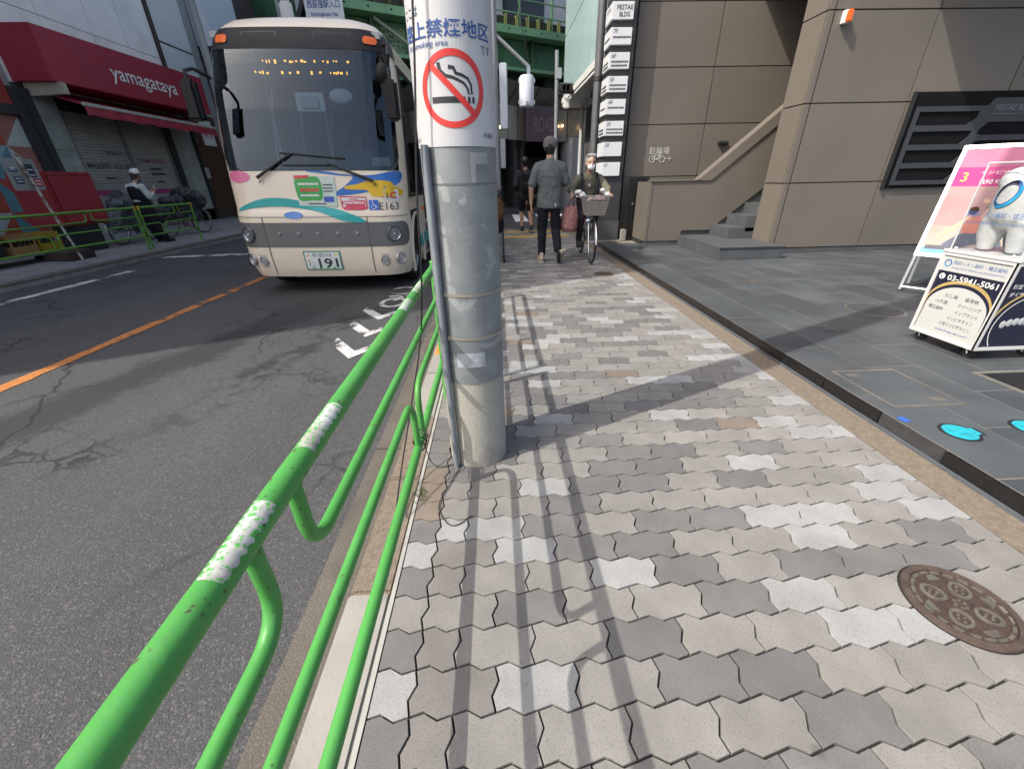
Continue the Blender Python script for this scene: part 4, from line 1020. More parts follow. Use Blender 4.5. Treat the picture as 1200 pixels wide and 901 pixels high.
ic = bdecal(rect(.865,1.045,1.135,1.265), M('sticker_white',(0,0,0)), 'ic_sticker', .0085, .15); btext('i', .07, inkp, .905, 1.20, None, .0105, ic, .02); btext('C', .07, M('poster_red',(0,0,0)), .975, 1.20, .08, .0105, ic, .03)
# wipers
wp = M('wiper_black', (.012,.012,.013), .5)
for (a, b, c, d_) in [((-.60,1.40),(-.17,1.645),(-.28,1.66),(.46,1.60)), ((.76,1.36),(.26,1.545),(-.28,1.53),(.34,1.53))]:
    w_ = MB().cyl(bus_pt(*a, .04), bus_pt(*b, .035), .018, .010, 8).obj('wiper_arm', wp, bus, smooth=True, world=False)
    MB().tube([bus_pt(c[0] + (d_[0] - c[0])*i/10, c[1] + (d_[1] - c[1])*i/10, .022) for i in range(11)], .009, 6).obj('wiper_blade', wp, w_, world=False)
    MB().tube([bus_pt(a[0] + .02*math.sin(i), a[1] - .02*i, .03) for i in (0, 1, 2, 3)] + [bus_pt(a[0] + .04, a[1] - .03, .02)], .004, 5).obj('washer_hose', wp, w_, world=False)
# mirrors
for sgn, mx_ in ((-1, .985), (1, 1.14)):
    x0 = sgn*1.0
    MB().tube([(x0, .35, 2.42), (sgn*(mx_ - .02), .0, 2.44), (sgn*mx_, -.12, 2.40), (sgn*mx_, -.12, 2.30)], .018, 8).obj('mirror_arm', black, bus, smooth=True, world=False)
    mr = MB().box(sgn*mx_ - .075, sgn*mx_ + .075, -.17, -.07, 1.95, 2.33).obj('mirror', M('mirror_black', (.018,.018,.02), .6, spec=.25), bus, bevel=.03, smooth=True, world=False)
    MB().box(sgn*mx_ - .062, sgn*mx_ + .062, -.068, -.065, 1.97, 2.31).obj('mirror_glass', chrome, mr, world=False)
MB().tube([(.99,.45,2.75),(1.09,.25,2.72),(1.10,.15,2.60),(1.06,.20,2.50)], .022, 8).obj('mirror_arm', black, bus, smooth=True, world=False)
MB().ell((1.02,.16,2.44), (.09,.06,.10)).obj('mirror', M('mirror_black',(0,0,0)), bus, smooth=True, world=False)
# side glazing, doors, wheels
sgl = glass('bus_side_glass', (.22,.25,.26), 1.0, .02, 1.5)
for sgn in (-1, 1):
    for a, b in ((1.42, 2.55), (2.62, 3.58), (3.64, 5.0), (5.06, 6.15)):
        z0 = .32 if (sgn > 0 and a == 2.62) else 1.18
        patch(sgn*a, sgn*b, z0, 2.6, .002, 'side_window', sgl, 6, 8)
    for a in (1.40, 2.585, 3.61, 5.03, 6.2):
        fr_ = MB().tube([bus_pt(sgn*a, z, .004) for z in (1.16, 1.6, 2.1, 2.6)], .022, 6).obj('window_pillar', bgl, bus, world=False)
    for z in (1.18, 2.62): MB().tube([bus_pt(sgn*a, z, .004) for a in (1.35, 2, 3, 4, 5, 6.2)], .022, 6).obj('window_rail', bgl, bus, world=False)
tyre_m = rubber
def wheel(px, py, r, w_, sgn):
    t = MB().lathe([(r*.62,-w_/2),(r*.92,-w_/2),(r,-w_*.32),(r,w_*.32),(r*.92,w_/2),(r*.62,w_/2)], (px, py, r), (1,0,0), 40).obj('wheel', rubber, bus, smooth=True, world=False)
    MB().lathe([(.001,w_*.30),(.06,w_*.34),(.08,w_*.20),(r*.55,w_*.12),(r*.60,w_*.42),(r*.66,w_*.46)] , (px, py, r), (sgn,0,0), 32).obj('rim', M('rim_silver', (.36,.37,.38), .35, .8, var=.1), t, smooth=True, world=False)
    nb_ = MB()
    for k in range(6): nb_.ell((px + sgn*w_*.24, py + .1*math.cos(R(60*k)), r + .1*math.sin(R(60*k))), (.015,.012,.012), 8)
    nb_.obj('wheel_nut', steel, t, world=False)
for px, sgn in ((-.93, -1), (.93, 1)):
    for py in (.88, 5.3): wheel(px, py, .37, .22, sgn)
for sgn in (-1, 1):
    for cy_ in (.88, 5.3):
        ar = MB(); pts = [(sgn*1.088, cy_ + .47*math.cos(R(a)), .40 + .55*math.sin(R(a))) for a in range(-20, 201, 10)]
        ar.tube(pts, .022, 6); ar.obj('wheel_arch', cream, bus, smooth=True, world=False)
    MB().box(min(sgn*.65, sgn*1.05), max(sgn*.65, sgn*1.05), .40, 1.40, .42, 1.0).obj('wheel_well', M('well_black', (.008,.008,.008), .9), bus, world=False)
MB().box(1.085, 1.097, 1.1, 2.4, .45, .62).obj('livery_side_band', tealm, bus, world=False)
MB().box(1.09, 1.12, 1.47, 1.53, .95, 1.0).obj('side_marker', M('amber_lens',(0,0,0)), bus, bevel=.008, world=False)
MB().box(-1.0, 1.0, .25, 6.2, .2, .32).obj('underbody', M('well_black',(0,0,0)), bus, world=False)
# cabin
dash_m = M('dash_grey', (.09,.10,.105), .6, var=.08)
MB().prism([(.22,1.0),(.30,1.50),(.55,1.50),(.80,1.30),(.80,1.0)], (-1.0,0,0), (0,1,0), (0,0,1), (2.0,0,0)).obj('dashboard', dash_m, bus, world=False)
for sx in (-.75, -.35, .05, .45): MB().box(sx, sx + .28, .305, .42, 1.502, 1.512).obj('dash_vent', black, bus, world=False)
MB().box(-1.03, 1.03, .35, 6.25, .34, .40).obj('cabin_floor', M('cabin_floor', (.10,.10,.11), .7), bus, world=False)
MB().box(-.95, .95, .5, 6.2, 2.82, 2.88).obj('cabin_ceiling', M('cabin_ceiling', (.45,.46,.46), .7), bus, world=False)
MB().box(-1.0, 1.0, 6.15, 6.2, .4, 2.85).obj('rear_panel', dash_m, bus, world=False)
ledp = MB().box(-.55, .68, .40, .47, 2.42, 2.66).obj('destination_display', M('led_black', (.01,.011,.012), .3), bus, world=False)
led = M('led_orange', (1.0,.42,.05), .5, emit=2.2, var=0)
random.seed(5); lm = MB()
for z, xa, xb in ((2.585, -.5, .62), (2.48, -.5, .64)):
    x = xa
    while x < xb:
        w_ = random.uniform(.008, .03); 
        if random.random() < .62: lm.box(x, x + w_, .394, .399, z + random.uniform(-.018, .0), z + random.uniform(.006, .02))
        x += w_ + random.uniform(.006, .035)
lm.obj('led_text', led, ledp, world=False)
seatm = M('seat_blue', (.05,.09,.20), .8)
for sx in (-.75, .35):
    for r in range(5):
        s = MB().box(sx, sx + .42, 1.75 + r*.8, 2.15 + r*.8, .75, .85).obj('seat', seatm, bus, bevel=.03, world=False); MB().box(sx, sx + .42, 2.12 + r*.8, 2.2 + r*.8, .8, 1.45).obj('seat_back', seatm, s, bevel=.03, world=False)
for sx in (-.95, .95, -.2): MB().cyl((sx, 1.6, .4), (sx, 1.6, 2.8), .018, n=8).obj('grab_pole', steel, bus, smooth=True, world=False)
MB().box(-.14, .25, .42, .48, 2.08, 2.33).obj('fare_panel', M('panel_offwhite', (.62,.66,.66), .4), bus, bevel=.05, smooth=True, world=False)
MB().box(-.05, .16, .405, .415, 2.14, 2.25).obj('panel_lens', M('panel_pale', (.45,.50,.50), .3), bus, bevel=.02, world=False)
MB().ell((.42, .46, 2.27), (.14,.02,.08)).obj('interior_mirror', M('panel_offwhite',(0,0,0)), bus, smooth=True, world=False)
MB().tube([(.35 + .22*math.cos(2*math.pi*i/24), .78 + .06*math.sin(2*math.pi*i/24), 1.45 + .2*math.sin(2*math.pi*i/24)) for i in range(24)], .014, 6, closed=True).obj('steering_wheel', black, bus, smooth=True, world=False)
MB().box(.15, .58, 1.05, 1.15, .9, 1.75).obj('driver_seat', seatm, bus, bevel=.04, world=False)
MB().box(.72, .95, .30, .34, 1.52, 1.62).obj('card_reader', M('reader_grey', (.30,.32,.33), .4), bus, bevel=.01, world=False)
# ---------------------------------------------------------------- left side of the street
lsw = structure(MB().prism([(-7.42,-.1),(-7.42,.02),(-10.7,.13),(-10.7,-.1)], (0,-4,0), (1,0,0), (0,0,1), (0,22,0)).obj('far_sidewalk', M('far_paving', (.24,.23,.22), .85, var=.22, scale=5, bump=.2, bscale=60)))
fk = structure(MB().box(-7.42, -7.22, -4, 18, -.12, -.02).obj('far_kerb', concrete))
for i in range(18): MB().box(-7.415, -7.225, -3.0 + i*1.0, -2.012 + i*1.0, -.1, .015).obj('kerb_block', M('kerb_dark', (.13,.115,.095), .9, var=.2, scale=6, bump=.3, bscale=70), fk, bevel=.02)
ycap = M('cap_yellow', (.62,.36,.03), .5)
fence('guard_rail', 'olive green guard rail on the far pavement, near section beside the red cabinet', -7.55, 6.3, 9.45, 8.35, 7.55, OLIVE, .05, cap_mat=ycap)
fence('guard_rail', 'olive green guard rail on the far pavement, far section in front of leaning person', -7.55, 9.56, 11.2, 10.65, 10.1, OLIVE, .05, cap_mat=ycap)

shop = thing('shop_building', 'white panelled shop building with crimson sign band and closed shutters', 'building', (-10.7, 14, 0))
wpan = M('shop_white_panel', (.86,.85,.82), .5, var=.05, scale=1.2, dirt=(.62,.60,.55), dscale=.8, dlo=.5, dhi=.8)
seam = M('shop_seam', (.12,.12,.12), .7)
MB().box(-22, -10.74, 11.45, 19.2, -.1, 17).obj('core', seam, shop)
for i, (a, b) in enumerate([(11.46, 12.9), (12.9, 14.4), (14.4, 15.6), (15.6, 16.85)]):
    for j, (c, d_) in enumerate([(3.4, 4.95), (4.95, 6.9), (6.9, 8.9), (8.9, 10.9), (10.9, 12.9), (12.9, 14.9), (14.9, 16.9)]):
        MB().box(-10.739, -10.70, a + .008, b - .008, c + .008, d_ - .008).obj('wall_panel', wpan, shop)
for a in (16.90, 16.98): MB().box(-10.72, -10.66, a, a + .05, 4.0, 16.9).obj('groove_trim', M('groove_brown', (.07,.055,.045), .6), shop)
for j in range(7): MB().box(-10.739, -10.70, 17.1, 18.72, 3.6 + j*1.9, 5.44 + j*1.9).obj('wall_panel', M('shop_grey_panel', (.68,.69,.69), .5, var=.04), shop)
MB().box(-10.74, -10.69, 18.73, 19.15, 0.1, 16.9).obj('end_pier', M('pier_grey', (.30,.32,.31), .6, var=.1), shop)
crim = M('crimson_sign', (.34,.032,.055), .5, var=.06, scale=.9)
MB().prism([(-11.45,0),(-9.82,0),(-9.62,5.35),(-11.45,5.35)], (0,11.52,3.42), (1,0,0), (0,1,0), (0,0,1.02)).obj('sign_band', crim, shop, bevel=.01)
text('yamagataya', .33, M('sign_cream', (.80,.77,.74), .5), shop, (-9.698, 14.35, 3.93), Vector((.2,5.35,0)).normalized(), (0,0,1), width=2.3, weight=.008)
# retractable awning
MB().prism([(-10.7,3.36),(-9.58,3.02),(-9.58,3.0),(-10.7,3.33)], (0,11.75,0), (1,0,0), (0,0,1), (0,5.0,0)).obj('awning_cloth', crim, shop)
MB().prism([(-10.6,3.42),(-9.75,3.42),(-9.75,3.2),(-10.6,3.16)], (0,11.62,0), (1,0,0), (0,0,1), (0,.12,0)).obj('awning_side', M('awning_canvas', (.42,.37,.30), .85, var=.1), shop)
MB().box(-9.585, -9.53, 11.72, 16.78, 2.985, 3.06).obj('awning_bar', M('awning_bar', (.55,.53,.49), .4, .3), shop, bevel=.01)
vz = MB(); n = 40
vs = []
for i in range(n + 1):
    y_ = 11.74 + 5.0*i/n; vs += [(-9.55 + .012*math.sin(i*1.3), y_, 2.985), (-9.54 + .02*math.sin(i*1.3), y_, 2.80 + .012*math.sin(i*.9))]
vz.add(vs, [(2*i, 2*i+2, 2*i+3, 2*i+1) for i in range(n)]); vz.obj('awning_valance', crim, shop, smooth=True)
# shutters: pressed slats
shm = M('shutter_grey', (.44,.43,.41), .5, .25, var=.08, scale=1.5, dirt=(.33,.31,.28), dscale=1.2)
for (a, b) in ((12.32, 13.92), (14.0, 15.62)):
    prof = []; z = .14
    while z < 2.98: prof += [(-10.69, z), (-10.665, z + .018), (-10.665, z + .05), (-10.69, z + .066)]; z += .072
    k = len(prof); sb = MB().add([(x, a, z) for x, z in prof] + [(x, b, z) for x, z in prof], [(i, k+i, k+i+1, i+1) for i in range(k-1)]).obj('roller_shutter', shm, shop)
    MB().box(-10.68, -10.658, a, b, 1.08, 1.20).obj('pink_band', M('shutter_pink', (.36,.05,.17), .5), sb)
for a in (12.24, 13.92, 15.62): MB().box(-10.70, -10.63, a, a + .08, .1, 3.0).obj('shutter_guide', M('guide_grey', (.20,.20,.195), .5, .3), shop)
MB().box(-10.72, -10.6, 12.2, 15.8, 2.98, 3.3).obj('shutter_box', M('shop_dark', (.03,.03,.03), .7), shop)
for s_, c, y_, z, w_, h in [('YAMAGATAYA', (.30,.03,.06), 14.80, 1.98, 1.0, .10), ('HIBIOS', (.07,.07,.10), 13.45, 2.12, .55, .10), ('MAJORE', (.08,.06,.08), 12.80, 1.80, .72, .12), ('IGNIS', (.05,.13,.06), 13.58, 1.80, .6, .12)]:
    text(s_, h, M('shutter_ink_%s' % s_[:4], c, .6), shop, (-10.655, y_, z), (0,1,0), (0,0,1), width=w_, weight=.01)
for y_, z, w_ in ((14.8, 1.76, .45), (14.85, 1.62, .55), (14.85, 1.40, .25), (13.0, 1.5, .3)):
    rg_ = random.Random(int(w_*100)); mk = MB(); x = y_ - w_/2
    while x < y_ + w_/2:
        q = rg_.uniform(.02, .05); mk.box(-10.662, -10.654, x, x + q, z - .025, z + .025); x += q + .015
    mk.obj('small_print', inkp, shop)
marble = M('green_marble', (.30,.335,.31), .35, var=.25, scale=3, dirt=(.45,.46,.43), dscale=1.6, dlo=.62, dhi=.72)
for z0, z1 in ((.1, 1.1), (1.11, 2.1), (2.11, 3.3)):
    MB().box(-10.74, -10.56, 11.62, 12.2, z0, z1).obj('marble_slab', marble, shop); MB().box(-10.74, -10.6, 15.95, 16.95, z0, z1).obj('marble_slab', marble, shop)
MB().box(-10.74, -10.52, 11.46, 11.6, .1, 3.3).obj('dark_post', M('shop_dark',(0,0,0)), shop); MB().box(-10.74, -10.56, 15.72, 15.93, .1, 3.0).obj('dark_post', M('shop_dark',(0,0,0)), shop)
MB().box(-10.74, -10.6, 16.0, 18.72, .0, .5).obj('brown_base', M('brown_base', (.06,.035,.028), .7), shop)
MB().box(-10.74, -10.66, 17.1, 18.72, .5, 3.55).obj('brown_wall', M('brown_wall', (.085,.04,.022), .7, var=.2), shop)
MB().box(-10.62, -10.52, 16.98, 17.06, .1, 3.4).obj('door_post', M('shop_dark',(0,0,0)), shop)
MB().box(-10.58, -10.5, 17.0, 17.22, 1.5, 1.85).obj('intercom', M('intercom', (.42,.42,.38), .5), shop, bevel=.01)
MB().box(-10.655, -10.63, 17.7, 18.4, 2.6, 3.4).obj('notice_board', white, shop)
text('湯屋', .3, rl, shop, (-10.62, 18.05, 3.0), (0,1,0), (0,0,1), width=.6)
tb = thing('rooftop_sign_box', 'plain white sign box sticking out above the bus mirror at the shop corner', 'sign', (-10, 20, 5.7))
MB().prism([(19.3,5.85),(21.6,6.55),(21.6,9.6),(19.3,9.6)], (-10.75,0,0), (0,1,0), (0,0,1), (.55,0,0)).obj('box', M('sign_box_white', (.72,.75,.78), .5, var=.04), tb)
MB().box(-10.8, -10.3, 19.3, 21.5, 5.6, 5.84).obj('bracket', M('shop_dark',(0,0,0)), tb)
bb = thing('brown_building', 'dark brown building behind the white sign box beside the viaduct', 'building', (-13, 23, 0))
MB().box(-20, -10.9, 19.3, 25, -.1, 15).obj('wall', M('dark_brown_wall', (.09,.06,.05), .7, var=.15), bb)
for j in range(4): 
    w_ = MB().box(-10.92, -10.87, 19.8, 21.2, 2.6 + j*2.6, 4.2 + j*2.6).obj('window', M('dark_glass',(0,0,0)), bb); MB().box(-10.88, -10.85, 20.47, 20.53, 2.6 + j*2.6, 4.2 + j*2.6).obj('mullion', seam, w_)
mu = thing('mural_building', 'building with a mural of red, teal and cream triangles at the left edge', 'building', (-11, 6, 0))
MB().box(-22, -10.72, -.15, 11.44, -.1, 16.6).obj('wall', M('mural_wall', (.36,.35,.33), .7, var=.1, scale=.7), mu)
for j in range(5):
    for i in range(4):
        w_ = MB().box(-10.725, -10.69, .8 + i*2.6, 2.6 + i*2.6, 4.2 + j*2.4, 5.8 + j*2.4).obj('window', M('dark_glass',(0,0,0)), mu); MB().box(-10.695, -10.67, 1.67 + i*2.6, 1.73 + i*2.6, 4.2 + j*2.4, 5.8 + j*2.4).obj('mullion', white, w_)
MB().box(-10.73, -10.62, 8.2, 11.44, 2.75, 2.95).obj('lintel', M('shop_dark',(0,0,0)), mu)
MB().box(-10.73, -10.60, 11.25, 11.44, .1, 3.3).obj('dark_post', M('shop_dark',(0,0,0)), mu)
MB().box(-10.73, -10.66, 8.2, 11.25, 2.95, 3.7).obj('red_fascia', M('mural_red2', (.30,.035,.03), .5), mu)
mc = [M('mural_red', (.36,.06,.035), .6, var=.12), M('mural_teal', (.10,.22,.26), .6, var=.12), M('mural_cream', (.40,.42,.40), .6, var=.1), M('mural_rose', (.30,.12,.10), .6, var=.1), M('mural_pale_blue', (.25,.36,.38), .6, var=.1)]
random.seed(21)
for i in range(5):
    for j in range(4):
        y0, z0, s = 8.3 + i*.6, .15 + j*.66, .6
        a = random.random() < .5
        t1, t2 = ([(0,0),(s,0),(0,.66)], [(s,0),(s,.66),(0,.66)]) if a else ([(0,0),(s,0),(s,.66)], [(0,0),(s,.66),(0,.66)])
        for t in (t1, t2): flat(t, random.choice(mc), mu, (-10.712, y0, z0), (0,1,0), (0,0,1), 'mural_triangle')
# red cabinet, its plinth, parking sign, trolley with crates
rc = thing('red_cabinet', 'red metal cabinet on a black pedestal behind the far guard rail', 'cabinet', (-8.6, 9.4, .05))
redm = M('cabinet_red', (.30,.028,.036), .45, var=.07, scale=1.5)
MB().box(-9.3, -8.58, 8.95, 10.0, .58, 1.56).obj('box', redm, rc, bevel=.03, smooth=True)
MB().box(-8.585, -8.565, 9.0, 9.95, .63, 1.5).obj('door', M('cabinet_red2', (.33,.034,.043), .4, var=.05), rc, bevel=.012)
MB().box(-9.1, -8.62, 9.15, 9.7, .02, .58).obj('pedestal', M('pedestal_black', (.02,.021,.025), .5), rc, bevel=.01)
rb_ = tag(MB().box(-8.45, -7.95, 8.05, 8.6, .02, .2).obj('cable_pit_box', M('rusty_box', (.055,.036,.03), .85, var=.3), bevel=.012), 'low rusty brown box on the far pavement under the road sign', 'box')
ps_ = thing('back_of_road_sign', 'road sign seen from behind on a rusty white pole beside the red cabinet', 'sign', (-7.9, 7.85, .05))
MB().tube([(-7.92, 8.25, .05), (-7.9, 7.95, 1.78)], .021, 10).obj('pole', M('rusty_white_pole', (.55,.53,.48), .6, var=.1, dirt=(.16,.07,.03), dscale=9, dlo=.45, dhi=.6), ps_, smooth=True)
MB().prism(rrect(7.70, 8.22, 1.24, 1.72, .04), (-7.93,0,0), (0,1,0), (0,0,1), (.008,0,0)).obj('plate', M('plate_back_grey', (.34,.35,.35), .45, .3, var=.12), ps_)
MB().box(-7.922, -7.915, 7.92, 7.99, 1.26, 1.70).obj('bracket', steel, ps_)
for (y0, y1, z0, z1, c) in [(8.03,8.16,1.44,1.64,(.03,.04,.08)),(8.06,8.20,1.30,1.42,(.45,.05,.06)),(7.75,7.88,1.52,1.58,(.05,.06,.14)),(7.77,7.90,1.34,1.45,(.05,.06,.10))]:
    s_ = MB().box(-7.9215, -7.9195, y0, y1, z0, z1).obj('sticker', M('sticker_%d' % int(y0*100), c, .5), ps_)
    for q in range(2): MB().box(-7.9195, -7.918, y0 + .02, y1 - .02, z0 + .03 + q*(z1 - z0)*.4, z0 + .045 + q*(z1 - z0)*.4).obj('sticker_print', white, s_)
tr = thing('hand_truck', 'platform trolley carrying crates behind the far guard rail at the left edge', 'trolley', (-8.5, 7.8, .05))
MB().box(-8.9, -8.35, 7.1, 8.5, .18, .22).obj('deck', galv, tr, bevel=.01)
MB().tube(fillet([(-8.86, 7.14, .22), (-8.86, 7.12, 1.05), (-8.4, 7.12, 1.05), (-8.4, 7.14, .22)], .08), .017, 8).obj('handle', steel, tr, smooth=True)
for a in (7.25, 8.35):
    for b in (-8.82, -8.43): MB().lathe([(.001,-.02),(.06,-.02),(.06,.02),(.001,.02)], (b, a, .12), (1,0,0), 16).obj('caster', rubber, tr)
for i, (a, z, c, lb) in enumerate([(7.62, .222, (.33,.18,.07), 'tan plastic crate on the trolley, the nearer of the two'), (8.10, .222, (.33,.23,.02), 'yellow plastic crate on the trolley deck, at its far end')]):
    ct = thing('bottle_crate', lb, 'crate', (-8.6, a, z), group='crates on the trolley')
    cm = M('crate_%d' % i, c, .55)
    sh = MB(); 
    for q in [(-8.82,-8.40,a,a+.02),(-8.82,-8.40,a+.40,a+.42),(-8.82,-8.80,a+.02,a+.40),(-8.42,-8.40,a+.02,a+.40)]:
        sh.box(*q, z, z + .14); sh.box(*q, z + .22, z + .32)
    for (x, y_) in ((-8.81,a+.01),(-8.41,a+.01),(-8.81,a+.41),(-8.41,a+.41)): sh.box(x - .0105, x + .0105, y_ - .0105, y_ + .0105, z + .14, z + .22)
    sh.box(-8.80, -8.42, a + .02, a + .40, z, z + .015); sh.obj('shell', cm, ct)
    for p in range(3):
        for q in range(3):
            MB().lathe([(.001,.0),(.035,.0),(.035,.17),(.014,.22),(.014,.27),(.001,.27)], (-8.72 + p*.11, a + .1 + q*.11, z + .016), n=12).obj('bottle', M('bottle_brown', (.03,.015,.008), .2), ct, smooth=True)
bgx = tag(MB().box(-8.78, -8.44, 7.15, 7.55, .2255, .80).obj('delivery_bag', M('bag_black', (.018,.018,.02), .6), bevel=.03, smooth=True), 'black box bag strapped on the trolley beside its handle', 'bag')
# ---------------------------------------------------------------- railway viaduct and the arcade under it
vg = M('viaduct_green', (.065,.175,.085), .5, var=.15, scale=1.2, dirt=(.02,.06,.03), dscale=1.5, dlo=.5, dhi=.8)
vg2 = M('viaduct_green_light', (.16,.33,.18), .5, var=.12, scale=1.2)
via = thing('railway_viaduct', 'green steel railway viaduct crossing the street in the background', 'viaduct', (.34, 18.6, 0), math.atan2(.45, .89))
def VB(mb, name, mat, parent=None, **k): return mb.obj(name, mat, parent or via, world=False, **k)
VB(MB().box(-6.3, 20, .35, 9, 4.95, 5.9), 'girder', vg)
VB(MB().box(-6.3, 20, .12, .349, 4.95, 5.05), 'bottom_flange', vg2)
VB(MB().box(-6.3, 20, -.25, .6, 5.93, 6.16), 'deck_edge', vg2)
VB(MB().box(-6.3, 20, .0, 9, 6.17, 6.45), 'deck', M('deck_dark', (.045,.05,.04), .8, var=.2))
for i in range(17): VB(MB().box(-6 + i*1.5, -5.95 + i*1.5, .15, .349, 5.06, 5.92), 'stiffener', vg)
for i in range(36): VB(MB().cyl((-6 + i*.7, -.252, 6.05), (-6 + i*.7, -.235, 6.05), .035, n=8), 'bolt_hole', M('bolt_dark', (.01,.014,.01), .8))
for z in (6.55, 6.95, 7.35): VB(MB().tube([(-6.3, -.1, z), (20, -.1, z)], .025, 8), 'handrail', vg2)
for i in range(18): VB(MB().box(-6.2 + i*1.4, -6.15 + i*1.4, -.14, -.06, 6.17, 7.4), 'rail_post', vg2)
for i in range(55): VB(MB().box(-6.2 + i*.46, -6.17 + i*.46, -.2, .05, 6.17, 6.5), 'bracket', M('bracket_olive', (.10,.12,.04), .7))
VB(MB().box(-6.3, 20, 2.6, 2.8, 6.46, 9.5), 'parapet_wall', M('platform_wall', (.42,.44,.46), .6, var=.1))
for i in range(7): VB(MB().box(-5 + i*3.3, -3 + i*3.3, 2.56, 2.605, 7.2, 8.3), 'window', M('dark_glass',(0,0,0)))
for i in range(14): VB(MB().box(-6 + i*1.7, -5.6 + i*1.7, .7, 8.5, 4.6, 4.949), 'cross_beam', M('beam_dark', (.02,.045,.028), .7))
VB(MB().box(9, 20, .5, 8.5, -.1, 4.6), 'abutment', M('abutment', (.10,.10,.095), .8, var=.2))
vt = M('viaduct_letter', (.30,.34,.24), .7, var=.1)
text('中央線', .36, vt, via, (-3.97, .34, 5.60), width=1.25, world=False, weight=.01); text('荻', .46, vt, via, (-3.62, .34, 5.18), world=False, weight=.01)
MB().tube([(-4.4, .1, 5.9), (-1.3, -.05, 4.2)], .05, 8).obj('brace', M('brace_pale', (.36,.40,.30), .6), via, world=False)
# arcade
arc = thing('arcade_front', 'dim arcade entrance under the viaduct with purple sign and silver column', 'arcade', (2, 22, 0))
fas = M('fascia_panel', (.26,.24,.20), .4, .2, var=.15)
pts = [(-1.2, 16.2), (-.6, 17.5), (.2, 18.9), (1.1, 20.1), (2.2, 21.0), (3.4, 21.4), (4.6, 21.5)]
for i in range(len(pts) - 1):
    for h in range(2):
        a = Vector((*pts[i], 0)); b = Vector((*pts[i+1], 0)); p, q = a.lerp(b, h/2 + .02), a.lerp(b, h/2 + .48)
        nrm = (b - a).normalized().cross(Vector((0,0,1)))
        MB().add([p + Vector((0,0,2.75)), q + Vector((0,0,2.75)), q + Vector((0,0,3.95)), p + Vector((0,0,3.95)), p - nrm*.1 + Vector((0,0,2.75)), q - nrm*.1 + Vector((0,0,2.75)), q - nrm*.1 + Vector((0,0,3.95)), p - nrm*.1 + Vector((0,0,3.95))], [(0,1,2,3),(4,7,6,5),(0,4,5,1),(3,2,6,7),(0,3,7,4),(1,5,6,2)]).obj('fascia_panel', fas, arc)
        if i > 0:
            MB().add([p + Vector((0,0,3.97)), q + Vector((0,0,3.97)), q + nrm*.6 + Vector((0,0,4.6)), p + nrm*.6 + Vector((0,0,4.6))], [(0,1,2,3)]).obj('canopy_panel', M('canopy_grey', (.13,.13,.12), .5), arc)
sgn_a, sgn_b = Vector((1.35, 20.15, 0)), Vector((2.95, 21.1, 0)); u = (sgn_b - sgn_a).normalized()
nn = u.cross(Vector((0,0,1)))
rs_ = MB().prism(rect(0, 1.75, 2.7, 4.0), sgn_a + nn*.12, u, (0,0,1), -nn*.08).obj('arcade_sign', M('sign_plum', (.10,.055,.07), .4), arc)
text('ROAD', .55, M('sign_plum_letter', (.22,.14,.16), .4), rs_, sgn_a + nn*.125 + u*1.0 + Vector((0,0,3.35)), u, (0,0,1), width=1.1)
MB().cyl((3.75, 21.9, -.08), (3.75, 21.9, 2.9), .55, n=32).obj('silver_column', M('column_silver', (.42,.43,.44), .38, .4, var=.06), arc, smooth=True)
MB().cyl((1.1, 22.2, -.08), (1.1, 22.2, 2.9), .5, n=32).obj('dark_column', M('column_dark', (.05,.052,.055), .3, .3), arc, smooth=True)
wl_ = M('warm_lamp', (1.0,.62,.25), .4, emit=6, var=0)
for (x, y_, z) in ((3.15, 21.33, 3.35), (4.0, 21.38, 3.3), (2.9, 21.0, 3.3), (-.3, 17.9, 3.2), (.3, 18.85, 3.1)):
    MB().ell((x, y_ - .12, z), (.05,.05,.05), 10).obj('wall_lamp', wl_, arc, smooth=True)
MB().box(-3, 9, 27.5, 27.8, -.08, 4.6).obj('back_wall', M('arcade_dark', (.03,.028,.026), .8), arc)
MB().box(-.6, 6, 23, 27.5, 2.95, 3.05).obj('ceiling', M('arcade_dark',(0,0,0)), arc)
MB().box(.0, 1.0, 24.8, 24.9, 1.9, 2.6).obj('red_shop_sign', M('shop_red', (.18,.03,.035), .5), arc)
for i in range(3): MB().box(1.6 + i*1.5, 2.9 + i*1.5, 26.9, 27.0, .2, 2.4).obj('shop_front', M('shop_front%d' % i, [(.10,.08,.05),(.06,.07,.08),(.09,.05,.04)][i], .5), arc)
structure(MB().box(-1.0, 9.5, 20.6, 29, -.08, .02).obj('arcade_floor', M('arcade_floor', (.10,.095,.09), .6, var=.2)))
# poles, signal and the place-name sign
lpst = thing('beacon_pole', 'grey pole behind the no smoking pole carrying a white cylindrical beacon on an arm', 'pole', (.12, 9.05, 0))
pgm = M('pole_grey', (.27,.29,.30), .5, .2, var=.08)
MB().tube([(.06, 9.0, -.02), (.08, 9.0, 5.6)], [.075, .06], 14).obj('shaft', pgm, lpst, smooth=True)
MB().tube([(.08, 9.0, 3.52), (.70, 9.0, 3.04)], .032, 10).obj('arm', pgm, lpst, smooth=True)
MB().tube([(.35, 9.0, 4.6), (.70, 9.0, 3.08)], .006, 6).obj('stay_wire', black, lpst)
MB().box(.66, .72, 8.97, 9.03, 2.90, 3.06).obj('hanger', steel, lpst, bevel=.008)
bc = MB().loft([((.655,9,2.44),.10,.10),((.655,9,2.455),.135,.135),((.655,9,2.89),.135,.135),((.655,9,2.92),.11,.11)], 28).obj('beacon', M('beacon_white', (.56,.60,.66), .35, var=.04), lpst, smooth=True)
for z in (2.52, 2.84):
    for sx in (-1, 1): MB().box(.655 + sx*.14 - .012, .655 + sx*.14 + .012, 8.97, 9.03, z - .03, z + .03).obj('latch', steel, bc, bevel=.004)
